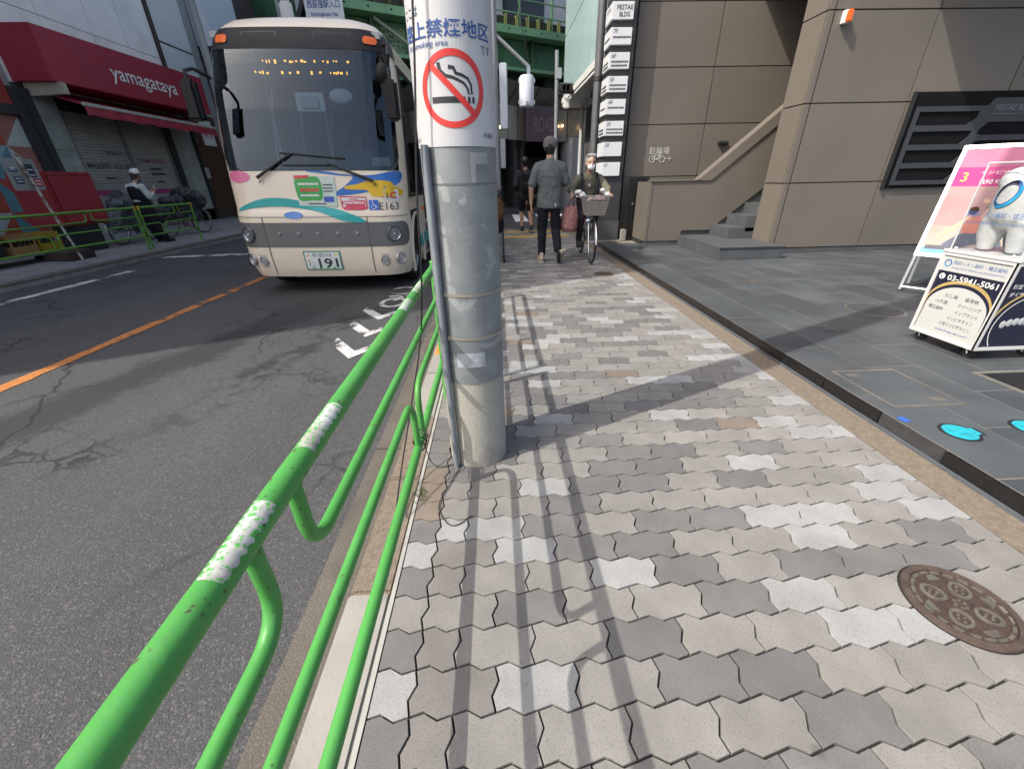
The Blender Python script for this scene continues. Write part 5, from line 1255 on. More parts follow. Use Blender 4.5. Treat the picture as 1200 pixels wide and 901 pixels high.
MB().box(.63, .68, 8.85, 8.87, 2.47, 2.52).obj('badge', strapm, bc)
MB().box(.16, .30, 8.93, 9.07, 2.1, 3.1).obj('side_box', M('beacon_white',(0,0,0)), lpst, bevel=.015)
MB().box(.14, .24, 8.95, 9.05, 1.45, 1.95).obj('control_box', galv, lpst, bevel=.01)
tp = thing('signal_pole', 'tall grey pole with a traffic signal seen edge on, before the arcade', 'traffic signal', (1.9, 14, 0))
MB().tube([(1.95, 14, -.08), (1.86, 14, 4.4)], [.07, .05], 12).obj('shaft', pgm, tp, smooth=True)
MB().box(1.85, 2.0, 13.9, 14.1, 3.75, 4.0).obj('switch_box', galv, tp, bevel=.01)
for i in range(3):
    hsn = MB().cyl((2.03 + i*.11, 13.95, 3.55), (2.03 + i*.11, 14.15, 3.55), .10, n=16).obj('signal_lamp', M('signal_black', (.02,.02,.022), .5), tp, smooth=True); MB().lathe([(.10,0),(.11,-.16)], (2.03 + i*.11, 13.95, 3.55), (0,1,0), 14, a0=R(0), a1=R(180)).obj('visor', M('signal_black',(0,0,0)), hsn)
MB().box(1.95, 2.4, 14.0, 14.12, 3.42, 3.68).obj('signal_housing', M('signal_grey', (.25,.26,.27), .5), tp, bevel=.02)
MB().box(2.1, 2.25, 13.9, 14.05, 3.05, 3.3).obj('sensor', white, tp, bevel=.02)
npz = thing('place_name_sign', 'white place name sign with blue Japanese lettering above the bus roof', 'sign', (-7.7, 14, 0))
MB().tube([(-7.7, 14.1, -.08), (-7.7, 14.1, 6.6)], [.12, .09], 14).obj('pole', pgm, npz, smooth=True)
MB().tube([(-7.7, 14.1, 6.25), (-3.5, 14.1, 6.25)], .05, 10).obj('mast_arm', pgm, npz, smooth=True)
MB().box(-4.78, -3.79, 13.98, 14.02, 5.10, 5.61).obj('plate', M('name_plate', (.62,.66,.70), .4, var=.04), npz, bevel=.01)
for x in (-4.6, -4.0): MB().box(x, x + .05, 14.021, 14.12, 5.15, 6.3).obj('clamp', steel, npz)
text('西荻窪駅入口', .165, blue_i, npz, (-4.285, 13.975, 5.41), width=.84, weight=.01); text('Nishiogikubo Sta.', .078, blue_i, npz, (-4.285, 13.975, 5.21), width=.7, weight=.012)
MB().box(-4.65, -3.70, 13.95, 14.08, 4.90, 5.09).obj('signal_head', M('signal_grey',(0,0,0)), npz, bevel=.03)
MB().tube([(-5.55, 14.1, 6.2), (-5.5, 14.1, 4.9)], .05, 10).obj('drop_arm', pgm, npz, smooth=True)
MB().box(-5.45, -5.12, 13.98, 14.1, 4.95, 5.5).obj('round_plate', white, npz, bevel=.05)
gb2 = thing('girder_bridge', 'darker green girder of the railway behind the white sign box', 'viaduct', (-12, 24, 0))
MB().box(-26, -5.2, 25.3, 26.2, 4.9, 9.5).obj('girder', vg, gb2)
MB().box(-26, -5.2, 25.05, 25.29, 6.2, 6.4).obj('flange', vg2, gb2)
for i in range(12): MB().box(-25 + i*1.6, -24.92 + i*1.6, 25.1, 25.299, 6.42, 9.4).obj('stiffener', vg, gb2)
MB().box(-26, -7.8, 25.4, 30, -.1, 4.89).obj('abutment', MATS['abutment'], gb2)
# buildings closing the view beyond the crossing
fb = thing('far_block', 'dark building mass beyond the viaduct on the left of the street', 'building', (-14, 34, 0))
MB().box(-30, -8, 30, 42, -.1, 14).obj('wall', M('far_wall', (.16,.155,.15), .7, var=.15), fb)
for i in range(5): MB().box(-29 + i*4.2, -26 + i*4.2, 29.95, 30.02, 3, 5).obj('window', M('dark_glass',(0,0,0)), fb)
fb2 = thing('far_block', 'grey office block closing the street far beyond the viaduct', 'building', (0, 50, 0))
MB().box(-7, 26, 46, 60, -.1, 18).obj('wall', M('far_wall2', (.22,.22,.22), .7, var=.1), fb2)
for i in range(6): MB().box(-6 + i*5, -3 + i*5, 45.95, 46.02, 3, 5).obj('window', M('dark_glass',(0,0,0)), fb2)
# ---------------------------------------------------------------- people and bicycles
skin = M('skin', (.42,.255,.175), .5, var=.06, scale=14)
hair_b = M('hair_black', (.012,.011,.011), .45, var=.2, scale=60, bump=.3, bscale=160)
hair_g = M('hair_grey', (.26,.26,.255), .6, var=.25, scale=60, bump=.4, bscale=160)
def cloth(name, c, b=.5, bs=14): return M(name, c, .85, var=.14, scale=9, bump=b, bscale=bs, spec=.2)
def V3(*a): return Vector(a)
def hand(mb, w, d, n_, side, curl=.5, size=1.0):
    """palm and five fingers: w wrist, d direction of the fingers, n_ back-of-hand normal, side = thumb direction sign"""
    d = Vector(d).normalized(); n_ = Vector(n_); n_ = (n_ - d*n_.dot(d)).normalized(); s = d.cross(n_)*side
    for k in (-.022, -.008, .008, .022): mb.cap(w + s*k*.7*size, .014*size, w + (d*.075 + s*k)*size, .0125*size, 8)
    for i, (k, l_) in enumerate(((.027,.066),(.009,.076),(-.009,.070),(-.026,.054))):
        p = w + (d*.082 + s*k)*size
        for q in range(3):
            a = curl*(q + .6)*.75; v = d*math.cos(a) - n_*math.sin(a); e = p + v*l_*size*(.42, .33, .25)[q]
            mb.cap(p, .0088*size, e, .0078*size, 7); p = e
    p = w + (d*.025 + s*.026)*size; e = p + (d*.035 + s*.03 - n_*.012)*size; mb.cap(p, .013*size, e, .0105*size, 8); mb.cap(e, .0105*size, e + (d*.03 + s*.006 - n_*.012)*size, .009*size, 8)
def head(mb, c, fdir, k=1.0):
    """skull, jaw, nose, ears, neck root; fdir = unit facing vector"""
    f = Vector(fdir).normalized(); s = f.cross(Vector((0,0,1))).normalized(); u = s.cross(f)
    B = Matrix((s, f, u)).transposed()
    mb.ell(c + u*.02*k, (.076*k, .095*k, .105*k), 18, B); mb.ell(c - u*.055*k + f*.022*k, (.058*k, .062*k, .062*k), 14, B)
    mb.ell(c - u*.095*k + f*.05*k, (.03*k, .028*k, .022*k), 10, B)
    mb.ell(c + f*.098*k - u*.012*k, (.014*k, .018*k, .022*k), 10, B); mb.ell(c + f*.088*k + u*.012*k, (.010*k,.012*k,.025*k), 8, B)
    for q in (-1, 1): mb.ell(c + s*.078*k*q - f*.005*k - u*.005*k, (.012*k, .022*k, .034*k), 10, B)
    return s, f, u
def shoe(name, heel, toe, mat, sole, parent, up=(0,0,1)):
    h, t = Vector(heel), Vector(toe); d = (t - h).normalized(); u = Vector(up); u = (u - d*u.dot(d)).normalized(); s = d.cross(u)
    B = Matrix((s, d, u)).transposed(); L_ = (t - h).length
    mb = MB(); mb.ell(h + d*.05 + u*.06, (.044,.06,.055), 12, B); mb.ell(h + d*L_*.45 + u*.055, (.048,.11,.048), 12, B); mb.ell(h + d*L_*.78 + u*.045, (.053,.08,.042), 12, B); mb.cap(h + d*.055 + u*.06, .038, h + d*.055 + u*.12, .042, 12)
    o = solidify(name, mb, mat, parent, .009, 4, world=False)
    sm = MB(); P = [(.0,-.034),(.06,-.038),(.16,-.044),(.22,-.040),(.27,-.02),(.275,.005),(.24,.036),(.17,.042),(.08,.036),(.0,.034),(-.015,0)]
    sm.prism([(b, a*L_/.26) for a, b in P], h + u*.024, s, d, -u*.026).obj('sole', sole, o, world=False, bevel=.005)
    return o
def trunk(mb, neck, sh_l, sh_r, pelvis, legs):
    """body under the clothes so the figure is one continuous skin"""
    mid = (Vector(sh_l) + Vector(sh_r))/2; P = Vector(pelvis)
    mb.cap(mid, .075, neck, .05); mb.cap(sh_l, .045, sh_r, .045); mb.cap(mid - Vector((0,0,.06)), .09, P, .09)
    for k_, a_ in legs: mb.cap(P, .075, k_, .05); mb.cap(k_, .048, a_, .036)
def face(c, s, f, u, parent, k=1.0, eyes=True):
    dk_ = M('eye_dark', (.02,.015,.012), .3)
    for q in (-1, 1):
        MB().ell(c + s*.031*k*q + f*.083*k + u*.015*k, (.013*k,.008*k,.006*k), 10, Matrix((s, f, u)).transposed()).obj('eye', dk_, parent, smooth=True, world=False)
        MB().cap(c + s*.016*k*q + f*.094*k + u*.036*k, .004*k, c + s*.05*k*q + f*.082*k + u*.036*k, .003*k, 6).obj('eyebrow', M('brow', (.10,.09,.085), .8), parent, world=False)

# walking man in grey T-shirt, back to the camera
pm = thing('person', 'person in grey T-shirt, black trousers and grey cap walking away', 'person', (.86, 6.95, 0), R(-2))
b = MB(); hc_ = V3(0, .06, 1.665)
s, f, u = head(b, hc_, (0.05, 1, -.1)); b.cap((0,.02,1.48), .058, (0,.045,1.58), .055, 14)
LS, LE, LW = V3(-.20,.0,1.40), V3(-.285,-.03,1.14), V3(-.285,.03,.90); RS, RE, RW = V3(.20,.0,1.40), V3(.275,.06,1.16), V3(.17,.30,1.13)
for S_, E_, W_ in ((LS, LE, LW), (RS, RE, RW)): b.cap(S_, .052, E_, .044); b.cap(E_, .044, W_, .029)
trunk(b, (0,.02,1.48), LS, RS, (0,0,.93), ((V3(-.105,.06,.50), V3(-.105,.03,.10)), (V3(.12,.03,.50), V3(.135,-.22,.21))))
hand(b, LW, (.02,.12,-1), (-1,.1,0), -1, .55); hand(b, RW, (-.6,.7,.1), (.3,.3,.9), 1, .9)
body = solidify('body', b, skin, pm, .0075, 2, world=False)
face(hc_, s, f, u, body)
sh = MB(); sh.loft([((0,.0,.83),.205,.148),((0,.0,.98),.19,.137),((0,.0,1.12),.182,.128),((0,-.005,1.28),.195,.13),((0,-.005,1.38),.185,.115),((0,.0,1.45),.135,.09),((0,.01,1.50),.08,.07),((0,.015,1.525),.065,.062)], 28)
for S_, E_ in ((LS, LE), (RS, RE)):
    sx = 1 if S_.x > 0 else -1; sh.cap((sx*.11,.005,1.445), .055, (sx*.185,0,1.405), .072, 14); sh.cap((sx*.185,0,1.405), .072, S_.lerp(E_, .35), .068, 14); sh.cap(S_.lerp(E_, .35), .068, S_.lerp(E_, .82), .072, 14)
solidify('t_shirt', sh, cloth('grey_tshirt', (.105,.125,.128), 1.0, 9), pm, .012, 4, world=False, fold=(.010, 7, 1))
tr_ = MB(); tr_.loft([((0,0,.80),.165,.125),((0,0,.92),.165,.12),((0,0,.98),.15,.11)], 24)
LH, LK, LA = V3(-.085,0,.84), V3(-.105,.06,.50), V3(-.105,.03,.13); RH, RK, RA = V3(.085,0,.84), V3(.12,.03,.50), V3(.135,-.21,.23)
for H_, K_, A__ in ((LH, LK, LA), (RH, RK, RA)): tr_.cap(H_, .096, K_, .08, 16); tr_.cap(K_, .08, A__, .062, 16)
solidify('trousers', tr_, cloth('black_trousers', (.012,.013,.018), .7, 10), pm, .012, 3, world=False, fold=(.008, 8, 2))
beige = M('shoe_beige', (.36,.30,.23), .7, var=.15); dsole = M('sole_dark', (.03,.026,.024), .8); lsole = M('sole_pale', (.45,.42,.38), .7)
shoe('shoe', (-.105,-.075,.0), (-.12,.215,.0), beige, lsole, pm); shoe('shoe', (.135,-.33,.205), (.15,-.125,.012), beige, dsole, pm, (0,-.7,.7))
hr = MB(); hr.ell(hc_ + V3(0,-.022,.0), (.083,.085,.105), 16); hr.ell(hc_ + V3(0,-.04,-.055), (.072,.055,.05), 12); solidify('hair', hr, hair_b, pm, .009, 2, world=False)
cp_m = cloth('cap_grey', (.14,.135,.14), .3, 30)
cp = MB(); cp.lathe([(.102,-.012),(.106,.02),(.100,.07),(.072,.112),(.03,.134),(.0005,.138)], hc_ + V3(0,-.012,.018), n=28); cpo = cp.obj('cap', cp_m, pm, smooth=True, world=False, angle=80)
br = MB(); br.prism([(.075*math.cos(R(a)), .06 + .11*math.sin(R(a))) for a in range(0, 181, 12)], hc_ + V3(0,.025,.03), (1,0,0), (0,1,0), (0,0,-.006)); br.obj('brim', cp_m, cpo, world=False)
MB().box(-.03, .03, -.066, -.056, 1.675, 1.705).obj('cap_strap', black, cpo, world=False); MB().ell(hc_ + V3(0,-.005,.15), (.01,.01,.006), 8).obj('button', cp_m, cpo, world=False)
MB().box(.085, .095, -.14, -.125, .86, .90).obj('pocket_tag', white, pm, world=False)

# person further off with a backpack and shorts
p2 = thing('person', 'person in dark jacket and shorts with black backpack, further off', 'person', (.80, 11.3, 0), R(8))
b = MB(); hc_ = V3(-.02,.05,1.62); s, f, u = head(b, hc_, (-.3,1,0)); b.cap((0,.02,1.42), .055, (-.01,.04,1.54), .052)
hips = [(-.09,.0,.86),(.09,.0,.86)]; kn = [V3(-.10,.10,.48), V3(.10,-.02,.48)]; an = [V3(-.10,.02,.09), V3(.10,-.22,.13)]
for H_, K_, A__ in zip(hips, kn, an): b.cap(V3(*H_).lerp(K_, .6), .068, K_, .055); b.cap(K_, .057, A__, .036); b.ell(K_.lerp(A__, .3) + V3(0,-.012,0), (.05,.052,.09), 12)
for sx in (-1, 1):
    E_ = V3(sx*.27,-.04,1.12); W_ = V3(sx*.20,.16,.98) if sx < 0 else V3(.27,.06,.88); b.cap(E_, .042, W_, .029); hand(b, W_, (sx*-.2,.6,-.5), (sx,.2,.2), -sx, .6)
trunk(b, (0,.02,1.42), (-.17,0,1.36), (.17,0,1.36), (0,0,.88), list(zip(kn, an)))
for sx in (-1, 1): b.cap((sx*.17,0,1.36), .045, (sx*.27,-.04,1.12), .04)
body = solidify('body', b, skin, p2, .009, 2, world=False); face(hc_, s, f, u, body)
jk = MB(); jk.loft([((0,0,.82),.18,.13),((0,0,1.0),.18,.13),((0,0,1.25),.20,.135),((0,0,1.36),.195,.12),((0,0,1.43),.12,.09),((0,.01,1.46),.07,.07)], 24)
for sx in (-1, 1):
    E_ = V3(sx*.27,-.04,1.12); W_ = V3(sx*.20,.16,.98) if sx < 0 else V3(.27,.06,.88); jk.cap((sx*.19,0,1.38), .078, E_, .068); jk.cap(E_, .066, E_.lerp(W_, .75), .052)
solidify('jacket', jk, cloth('dark_jacket', (.035,.035,.042), .6, 12), p2, .013, 4, world=False)
st = MB(); st.loft([((0,0,.78),.165,.125),((0,0,.9),.16,.12)], 22)
for H_, K_ in zip(hips, kn): st.cap(H_, .10, V3(*H_).lerp(K_, .72), .092, 14)
solidify('shorts', st, cloth('black_shorts', (.014,.014,.017)), p2, .013, 3, world=False)
for A__, up in zip(an, ((0,0,1), (0,-.4,.9))): shoe('shoe', A__ + V3(0,-.07,-.085), A__ + V3(0,.18,-.085 if up[1] == 0 else -.125), M('shoe_black', (.02,.02,.022), .6), lsole, p2, up)
hr = MB(); hr.ell(hc_ + V3(0,-.02,.03), (.088,.098,.105), 16); hr.ell(hc_ + V3(0,-.045,-.05), (.07,.05,.05), 12); solidify('hair', hr, hair_b, p2, .01, 2, world=False)
bp = thing('backpack', 'black backpack worn by the person in shorts', 'backpack', (.80, 11.3, 0), R(8))
q = MB(); q.box(-.15, .15, -.27, -.12, .95, 1.36); q.box(-.12, .12, -.32, -.25, .98, 1.18); bpo = solidify('bag', q, cloth('backpack_black', (.014,.014,.016), .4, 20), bp, .014, 6, world=False)
for sx in (-1, 1): MB().tube([(sx*.1,-.14,1.36),(sx*.12,-.05,1.47),(sx*.13,.10,1.40),(sx*.14,.14,1.2),(sx*.14,-.1,1.0)], .018, 6).obj('strap', MATS['backpack_black'], bpo, world=False)

# bicycle builder: local +x is forward
def bicycle(name, label, loc, rotz, basket=True, frame_c=(.35,.36,.37), lean=0, group=None, basket_c=(.30,.29,.27)):
    t = thing(name, label, 'bicycle', loc, rot=(R(lean), 0, rotz), group=group)
    fm_ = M('cycle_%s' % name + str(round(frame_c[0], 2)), frame_c, .3, .6)
    for wx in (-.54, .54):
        w_ = MB().tube([(wx + .318*math.cos(2*math.pi*i/40), 0, .335 + .318*math.sin(2*math.pi*i/40)) for i in range(40)], .0165, 10, closed=True).obj('wheel', rubber, t, smooth=True, world=False)
        MB().tube([(wx + .296*math.cos(2*math.pi*i/40), 0, .335 + .296*math.sin(2*math.pi*i/40)) for i in range(40)], .010, 6, closed=True).obj('rim', steel, w_, smooth=True, world=False)
        sp_ = MB()
        for i in range(18):
            a = 2*math.pi*i/18; sp_.cyl((wx + .02*math.cos(a + 1), .02*(-1)**i, .335 + .02*math.sin(a + 1)), (wx + .294*math.cos(a), 0, .335 + .294*math.sin(a)), .0013, n=4)
        sp_.cyl((wx,-.05,.335), (wx,.05,.335), .02, n=10); sp_.obj('spokes', steel, w_, world=False)
        MB().tube([(wx + .35*math.cos(R(a)), 0, .335 + .35*math.sin(R(a))) for a in (range(20, 200, 12) if wx < 0 else range(0, 160, 12))], .014, 6).obj('mudguard', steel, t, smooth=True, world=False)
    fr_ = MB()
    for a, b_, r in [((-.05,0,.30),(-.15,0,.72),.017),((-.05,0,.30),(.40,0,.62),.019),((-.12,0,.55),(.39,0,.70),.016),((.385,0,.55),(.355,0,.86),.018)]: fr_.cyl(a, b_, r, n=10)
    for sy in (-.055, .055):
        fr_.cyl((-.05,sy*.5,.30), (-.54,sy,.335), .010, n=8); fr_.cyl((-.13,sy*.4,.62), (-.54,sy,.335), .009, n=8); fr_.cyl((.40,sy*.8,.60), (.54,sy,.335), .011, n=8)
    fr_.obj('frame', fm_, t, smooth=True, world=False)
    MB().tube(fillet([(.20,-.29,.98),(.30,-.27,1.0),(.36,-.12,.96),(.355,0,.90),(.36,.12,.96),(.30,.27,1.0),(.20,.29,.98)], .06), .011, 8).obj('handlebar', steel, t, smooth=True, world=False)
    MB().cyl((.357,0,.84), (.352,0,.92), .014, n=10).obj('stem', steel, t, world=False)
    for sy in (-1, 1):
        MB().cyl((.22,sy*.287,.984), (.12,sy*.30,.975), .017, n=10).obj('grip', black, t, smooth=True, world=False)
        MB().cyl((.30,sy*.25,1.0), (.19,sy*.27,.955), .006, n=6).obj('brake_lever', steel, t, world=False)
    MB().cyl((-.15,0,.70), (-.17,0,.80), .013, n=10).obj('seat_post', steel, t, world=False)
    q = MB(); q.ell((-.24,0,.83), (.11,.10,.04), 14); q.ell((-.08,0,.835), (.12,.04,.03), 12); solidify('saddle', q, M('saddle_brown', (.05,.032,.025), .5), t, .012, 3, world=False)
    MB().lathe([(.001,-.01),(.09,-.01),(.09,.01),(.001,.01)], (-.05,-.06,.30), (0,1,0), 20).obj('chain_wheel', fm_, t, world=False)
    for sy, dx, dz in ((-1, .12, -.1), (1, -.12, .1)):
        cr = MB().cyl((-.05,sy*.08,.30), (-.05 + dx,sy*.09,.30 + dz), .009, n=8).obj('crank', steel, t, world=False); MB().box(-.05 + dx - .045, -.05 + dx + .045, sy*.13 - .04, sy*.13 + .04, .30 + dz - .012, .30 + dz + .012).obj('pedal', black, cr, world=False)
    MB().lathe([(.001,.06),(.03,.05),(.045,.0),(.04,-.03),(.001,-.03)], (.60,-.10,.66), (1,0,0), 16).obj('headlamp', chrome, t, smooth=True, world=False)
    if basket:
        bk_ = MB(); x0, x1, z0, z1 = .42, .72, .74, 1.0
        def ringp(z, g): return [(x0 - g*.5, -.17 - g, z), (x1 + g, -.17 - g, z), (x1 + g, .17 + g, z), (x0 - g*.5, .17 + g, z)]
        for i in range(7):
            g_ = -.03 + .05*i/6; bk_.tube(ringp(z0 + (z1 - z0)*i/6, g_), .004 if i < 6 else .008, 5, closed=True)
        lo_, hi_ = ringp(z0, -.03), ringp(z1, .02)
        for e in range(4):
            a0_, a1_ = Vector(lo_[e]), Vector(lo_[(e+1) % 4]); b0_, b1_ = Vector(hi_[e]), Vector(hi_[(e+1) % 4])
            for i in range(9): bk_.cyl(a0_.lerp(a1_, i/9), b0_.lerp(b1_, i/9), .003, n=4)
        for i in range(7): bk_.cyl((x0 + .02, -.13 + i*.043, z0), (x1 - .02, -.13 + i*.043, z0), .003, n=4)
        bo = bk_.obj('basket', M('basket_%s' % round(basket_c[0], 2), basket_c, .5, .3), t, world=False)
        if basket_c[0] > .28:
            lin = MB()
            for e in range(4):
                a0_, a1_ = Vector(lo_[e])*1, Vector(lo_[(e+1) % 4]); b0_, b1_ = Vector(hi_[e]).lerp(Vector(lo_[e]), .25), Vector(hi_[(e+1) % 4]).lerp(Vector(lo_[(e+1) % 4]), .25)
                lin.add([a0_, a1_, b1_, b0_], [(0,1,2,3)])
            lin.obj('basket_mesh', M('wicker', (.22,.20,.17), .8, var=.2, scale=50, bump=.6, bscale=110), bo, world=False)
    return t
bz = bicycle('bicycle', 'silver shopping bicycle with wire basket ridden towards the camera', (1.55, 7.25, 0), R(-92))
# rider
rd = thing('person', 'grey haired person in white mask and olive jacket riding the bicycle', 'person', (1.55, 7.25, 0), R(-92))
b = MB(); hc_ = V3(.02,0,1.455); s, f, u = head(b, hc_, (1,.05,-.08), .96); b.cap((-.06,0,1.25), .05, (.0,0,1.38), .048)
HW = {}
for sy in (-1, 1):
    E_ = V3(.02,sy*.30,1.08); W_ = V3(.125,sy*.295,1.02); HW[sy] = (E_, W_); b.cap(E_, .04, W_, .028); hand(b, W_, (1,0,-.22), (0,0,1), -sy, 1.25, .95)
trunk(b, (-.06,0,1.25), (-.10,-.14,1.22), (-.10,.14,1.22), (-.2,0,.88), [(V3(.17,sy*.125,.72 + dz*.5), V3(-.05 + dx - .04,sy*.135,.30 + dz + .10)) for sy, dx, dz in ((-1, .12, -.1), (1, -.12, .1))])
for sy in (-1, 1): b.cap((-.10,sy*.14,1.22), .045, HW[sy][0], .04)
body = solidify('body', b, skin, rd, .0075, 2, world=False); face(hc_, s, f, u, body, .96)
mk_ = MB(); mk_.ell(hc_ + f*.055 - u*.045, (.05,.062,.052), 14); mko = mk_.obj('face_mask', M('mask_white', (.78,.78,.78), .8, var=.04), rd, smooth=True, world=False)
for q in (-1, 1): MB().tube([hc_ + f*.06 + s*q*.05 - u*.03, hc_ + s*q*.078 + f*.02 - u*.0, hc_ + s*q*.082 - f*.01], .003, 5).obj('ear_loop', white, mko, world=False)
hr = MB(); hr.ell(hc_ + V3(-.022,0,.045), (.098,.088,.098), 16); hr.ell(hc_ + V3(-.05,0,-.02), (.065,.082,.07), 12)
for a in range(9): hr.ell(hc_ + V3(.045, -.06 + .015*a, .105 + .01*math.sin(a*2)), (.03,.02,.022), 8)
solidify('hair', hr, hair_g, rd, .009, 2, world=False)
jk = MB(); jk.loft([((-.20,0,.83),.125,.175),((-.19,0,.95),.125,.18),((-.14,0,1.10),.125,.18),((-.10,0,1.22),.115,.18),((-.07,0,1.29),.085,.12),((-.05,0,1.325),.065,.075)], 24)
for sy in (-1, 1): E_, W_ = HW[sy]; jk.cap((-.10,sy*.165,1.235), .075, E_, .062); jk.cap(E_, .06, E_.lerp(W_, .55), .052)
solidify('jacket', jk, cloth('olive_jacket', (.145,.14,.098), .8, 11), rd, .012, 3, world=False, fold=(.010, 8, 3))
MB().prism([(-.035,1.30),(.035,1.30),(.02,1.12),(-.02,1.12)], (.005,0,0), (0,1,0), (0,0,1), (-.06,0,0)).obj('shirt_front', cloth('checked_shirt', (.40,.30,.30)), rd, world=False)
for sy in (-1, 1): MB().tube([(-.16,sy*.11,1.29),(-.06,sy*.12,1.315),(.03,sy*.125,1.22),(.045,sy*.13,1.05),(-.02,sy*.16,.92)], .022, 6).obj('backpack_strap', cloth('strap_navy', (.02,.024,.035)), rd, world=False)
tr_ = MB(); tr_.ell((-.2,0,.86), (.15,.17,.10), 16)
KA = []
for sy, dx, dz in ((-1, .12, -.1), (1, -.12, .1)):
    K_ = V3(.17,sy*.125,.72 + dz*.5); A__ = V3(-.05 + dx - .04,sy*.135,.30 + dz + .10); KA.append((A__, sy)); tr_.cap((-.18,sy*.09,.86), .085, K_, .066); tr_.cap(K_, .064, A__, .05)
solidify('trousers', tr_, cloth('dark_trousers', (.03,.022,.026)), rd, .012, 3, world=False)
for A__, sy in KA: shoe('shoe', A__ + V3(-.05,0,-.085), A__ + V3(.18,0,-.085), M('shoe_black',(0,0,0)), dsole, rd)
# things on the bicycle
bun = MB(); random.seed(8)
for i in range(14): bun.ell((.57 + random.uniform(-.09,.09), random.uniform(-.12,.12), .86 + random.uniform(-.03,.12)), (.07 + random.random()*.03, .06, .05), 10, Matrix.Rotation(random.uniform(-1,1), 3, 'X'))
bt = thing('shopping_bundle', 'pink and white shopping bundle in the bicycle basket', 'bag', (1.55, 7.25, 0), R(-92))
solidify('bundle', bun, M('bundle_pink', (.42,.29,.27), .7, var=.25, scale=9, bump=.6, bscale=25), bt, .012, 2, world=False)
wt = MB()
for i in range(8): wt.ell((.40 + random.uniform(-.05,.05), random.choice((-.2, .17)) + random.uniform(-.05,.05), 1.03 + random.uniform(-.03,.05)), (.05,.05,.035), 8)
solidify('white_plastic', wt, M('white_plastic', (.72,.72,.70), .5, bump=.6, bscale=30), bt, .012, 2, world=False)
tb_ = thing('tote_bag', 'dusty pink tote bag hanging from the bicycle handlebar', 'bag', (1.55, 7.25, 0), R(-92))
tg_ = MB(); tg_.loft([((.22,-.33,.46),.07,.10),((.22,-.34,.52),.11,.15),((.22,-.33,.68),.10,.15),((.22,-.32,.82),.05,.11),((.22,-.32,.85),.025,.10)], 20)
solidify('bag', tg_, M('tote_pink', (.32,.15,.145), .85, var=.3, scale=22, bump=.8, bscale=40), tb_, .013, 3, world=False)
for dy in (-.05, .05): MB().tube([(.20,-.32 + dy,.84),(.19,-.30 + dy*.6,.93),(.20,-.29,1.0),(.24,-.30 + dy*.6,.93),(.24,-.32 + dy,.84)], .009, 6).obj('handle', M('tote_pink_dark', (.16,.07,.07), .8), tb_, world=False)

# pushchair half hidden by the pole
pu = thing('pushchair', 'brown and black pushchair half hidden behind the utility pole', 'pushchair', (-.05, 7.2, 0))
q = MB(); q.loft([((-.05,7.2,.62),.14,.16),((-.05,7.2,.75),.21,.22),((-.05,7.2,.95),.19,.2),((-.05,7.2,1.05),.12,.14)], 20); solidify('seat_cover', q, cloth('pushchair_brown', (.15,.075,.04)), pu, .015, 3)
q = MB(); q.ell((-.05,7.2,1.08), (.19,.2,.12), 14); solidify('hood', q, cloth('pushchair_grey', (.13,.125,.135)), pu, .015, 2)
q = MB(); q.ell((-.05,7.22,.58), (.20,.2,.18), 14); solidify('basket', q, cloth('pushchair_black', (.016,.014,.016)), pu, .015, 2)
for sx in (-.25, .12):
    MB().tube([(sx,7.05,.1),(sx,7.3,.7),(sx,7.0,1.15)], .014, 8).obj('frame', black, pu, smooth=True)
    for sy in (7.0, 7.5): MB().lathe([(.001,-.018),(.09,-.018),(.09,.018),(.001,.018)], (sx, sy, .09), (1,0,0), 20).obj('wheel', rubber, pu, smooth=True)

# person leaning by the covered bicycles on the far pavement
p4 = thing('person', 'person in white cap and dark overalls leaning by the covered bicycles', 'person', (-8.25, 10.75, .05), R(-90))
# faces local +y -> world +x after rotation; looks along world +y (down the street) so turn the figure
p4.rotation_euler = (0, 0, R(-12))
b = MB(); hc_ = V3(-.0,-.10,1.46); s, f, u = head(b, hc_, (.35,1,-.25), .95); b.cap((0,-.16,1.26), .05, (0,-.12,1.38), .047)
for sx in (-1, 1):
    S_, E_, W_ = V3(sx*.18,-.16,1.22), V3(sx*.24,-.06,1.0), V3(sx*.08,.20,1.10); b.cap(S_, .046, E_, .04); b.cap(E_, .038, W_, .027); hand(b, W_, (-sx*.3,.8,.4), (sx*.5,.2,-.6), sx, .9)
trunk(b, (0,-.16,1.26), (-.15,-.16,1.20), (.15,-.16,1.20), (0,-.02,.80), [((sx*.09,.10,.42), (sx*.10,.22,.12)) for sx in (-1, 1)])
body = solidify('body', b, skin, p4, .009, 2, world=False); face(hc_, s, f, u, body, .95)
sv = MB(); sv.loft([((0,-.10,.90),.15,.11),((0,-.14,1.05),.165,.115),((0,-.17,1.2),.175,.11),((0,-.17,1.27),.12,.085),((0,-.16,1.30),.065,.06)], 22)
for sx in (-1, 1): S_, E_, W_ = V3(sx*.18,-.16,1.22), V3(sx*.24,-.06,1.0), V3(sx*.08,.20,1.10); sv.cap(S_, .065, E_, .06); sv.cap(E_, .056, E_.lerp(W_, .6), .046)
solidify('blouse', sv, cloth('blouse_white', (.52,.53,.50)), p4, .012, 4, world=False)
ov = MB(); ov.loft([((0,.0,.66),.16,.13),((0,-.04,.85),.18,.135),((0,-.12,1.02),.19,.14),((0,-.16,1.17),.185,.135),((0,-.17,1.23),.14,.11)], 22)
for sx in (-1, 1): ov.cap((sx*.08,-.02,.74), .10, (sx*.09,.10,.42), .085); ov.cap((sx*.09,.10,.42), .085, (sx*.10,.22,.12), .08)
ov.cap((-.11,-.15,1.15), .03, (-.10,-.17,1.27), .028); ov.cap((.11,-.15,1.15), .03, (.10,-.17,1.27), .028)
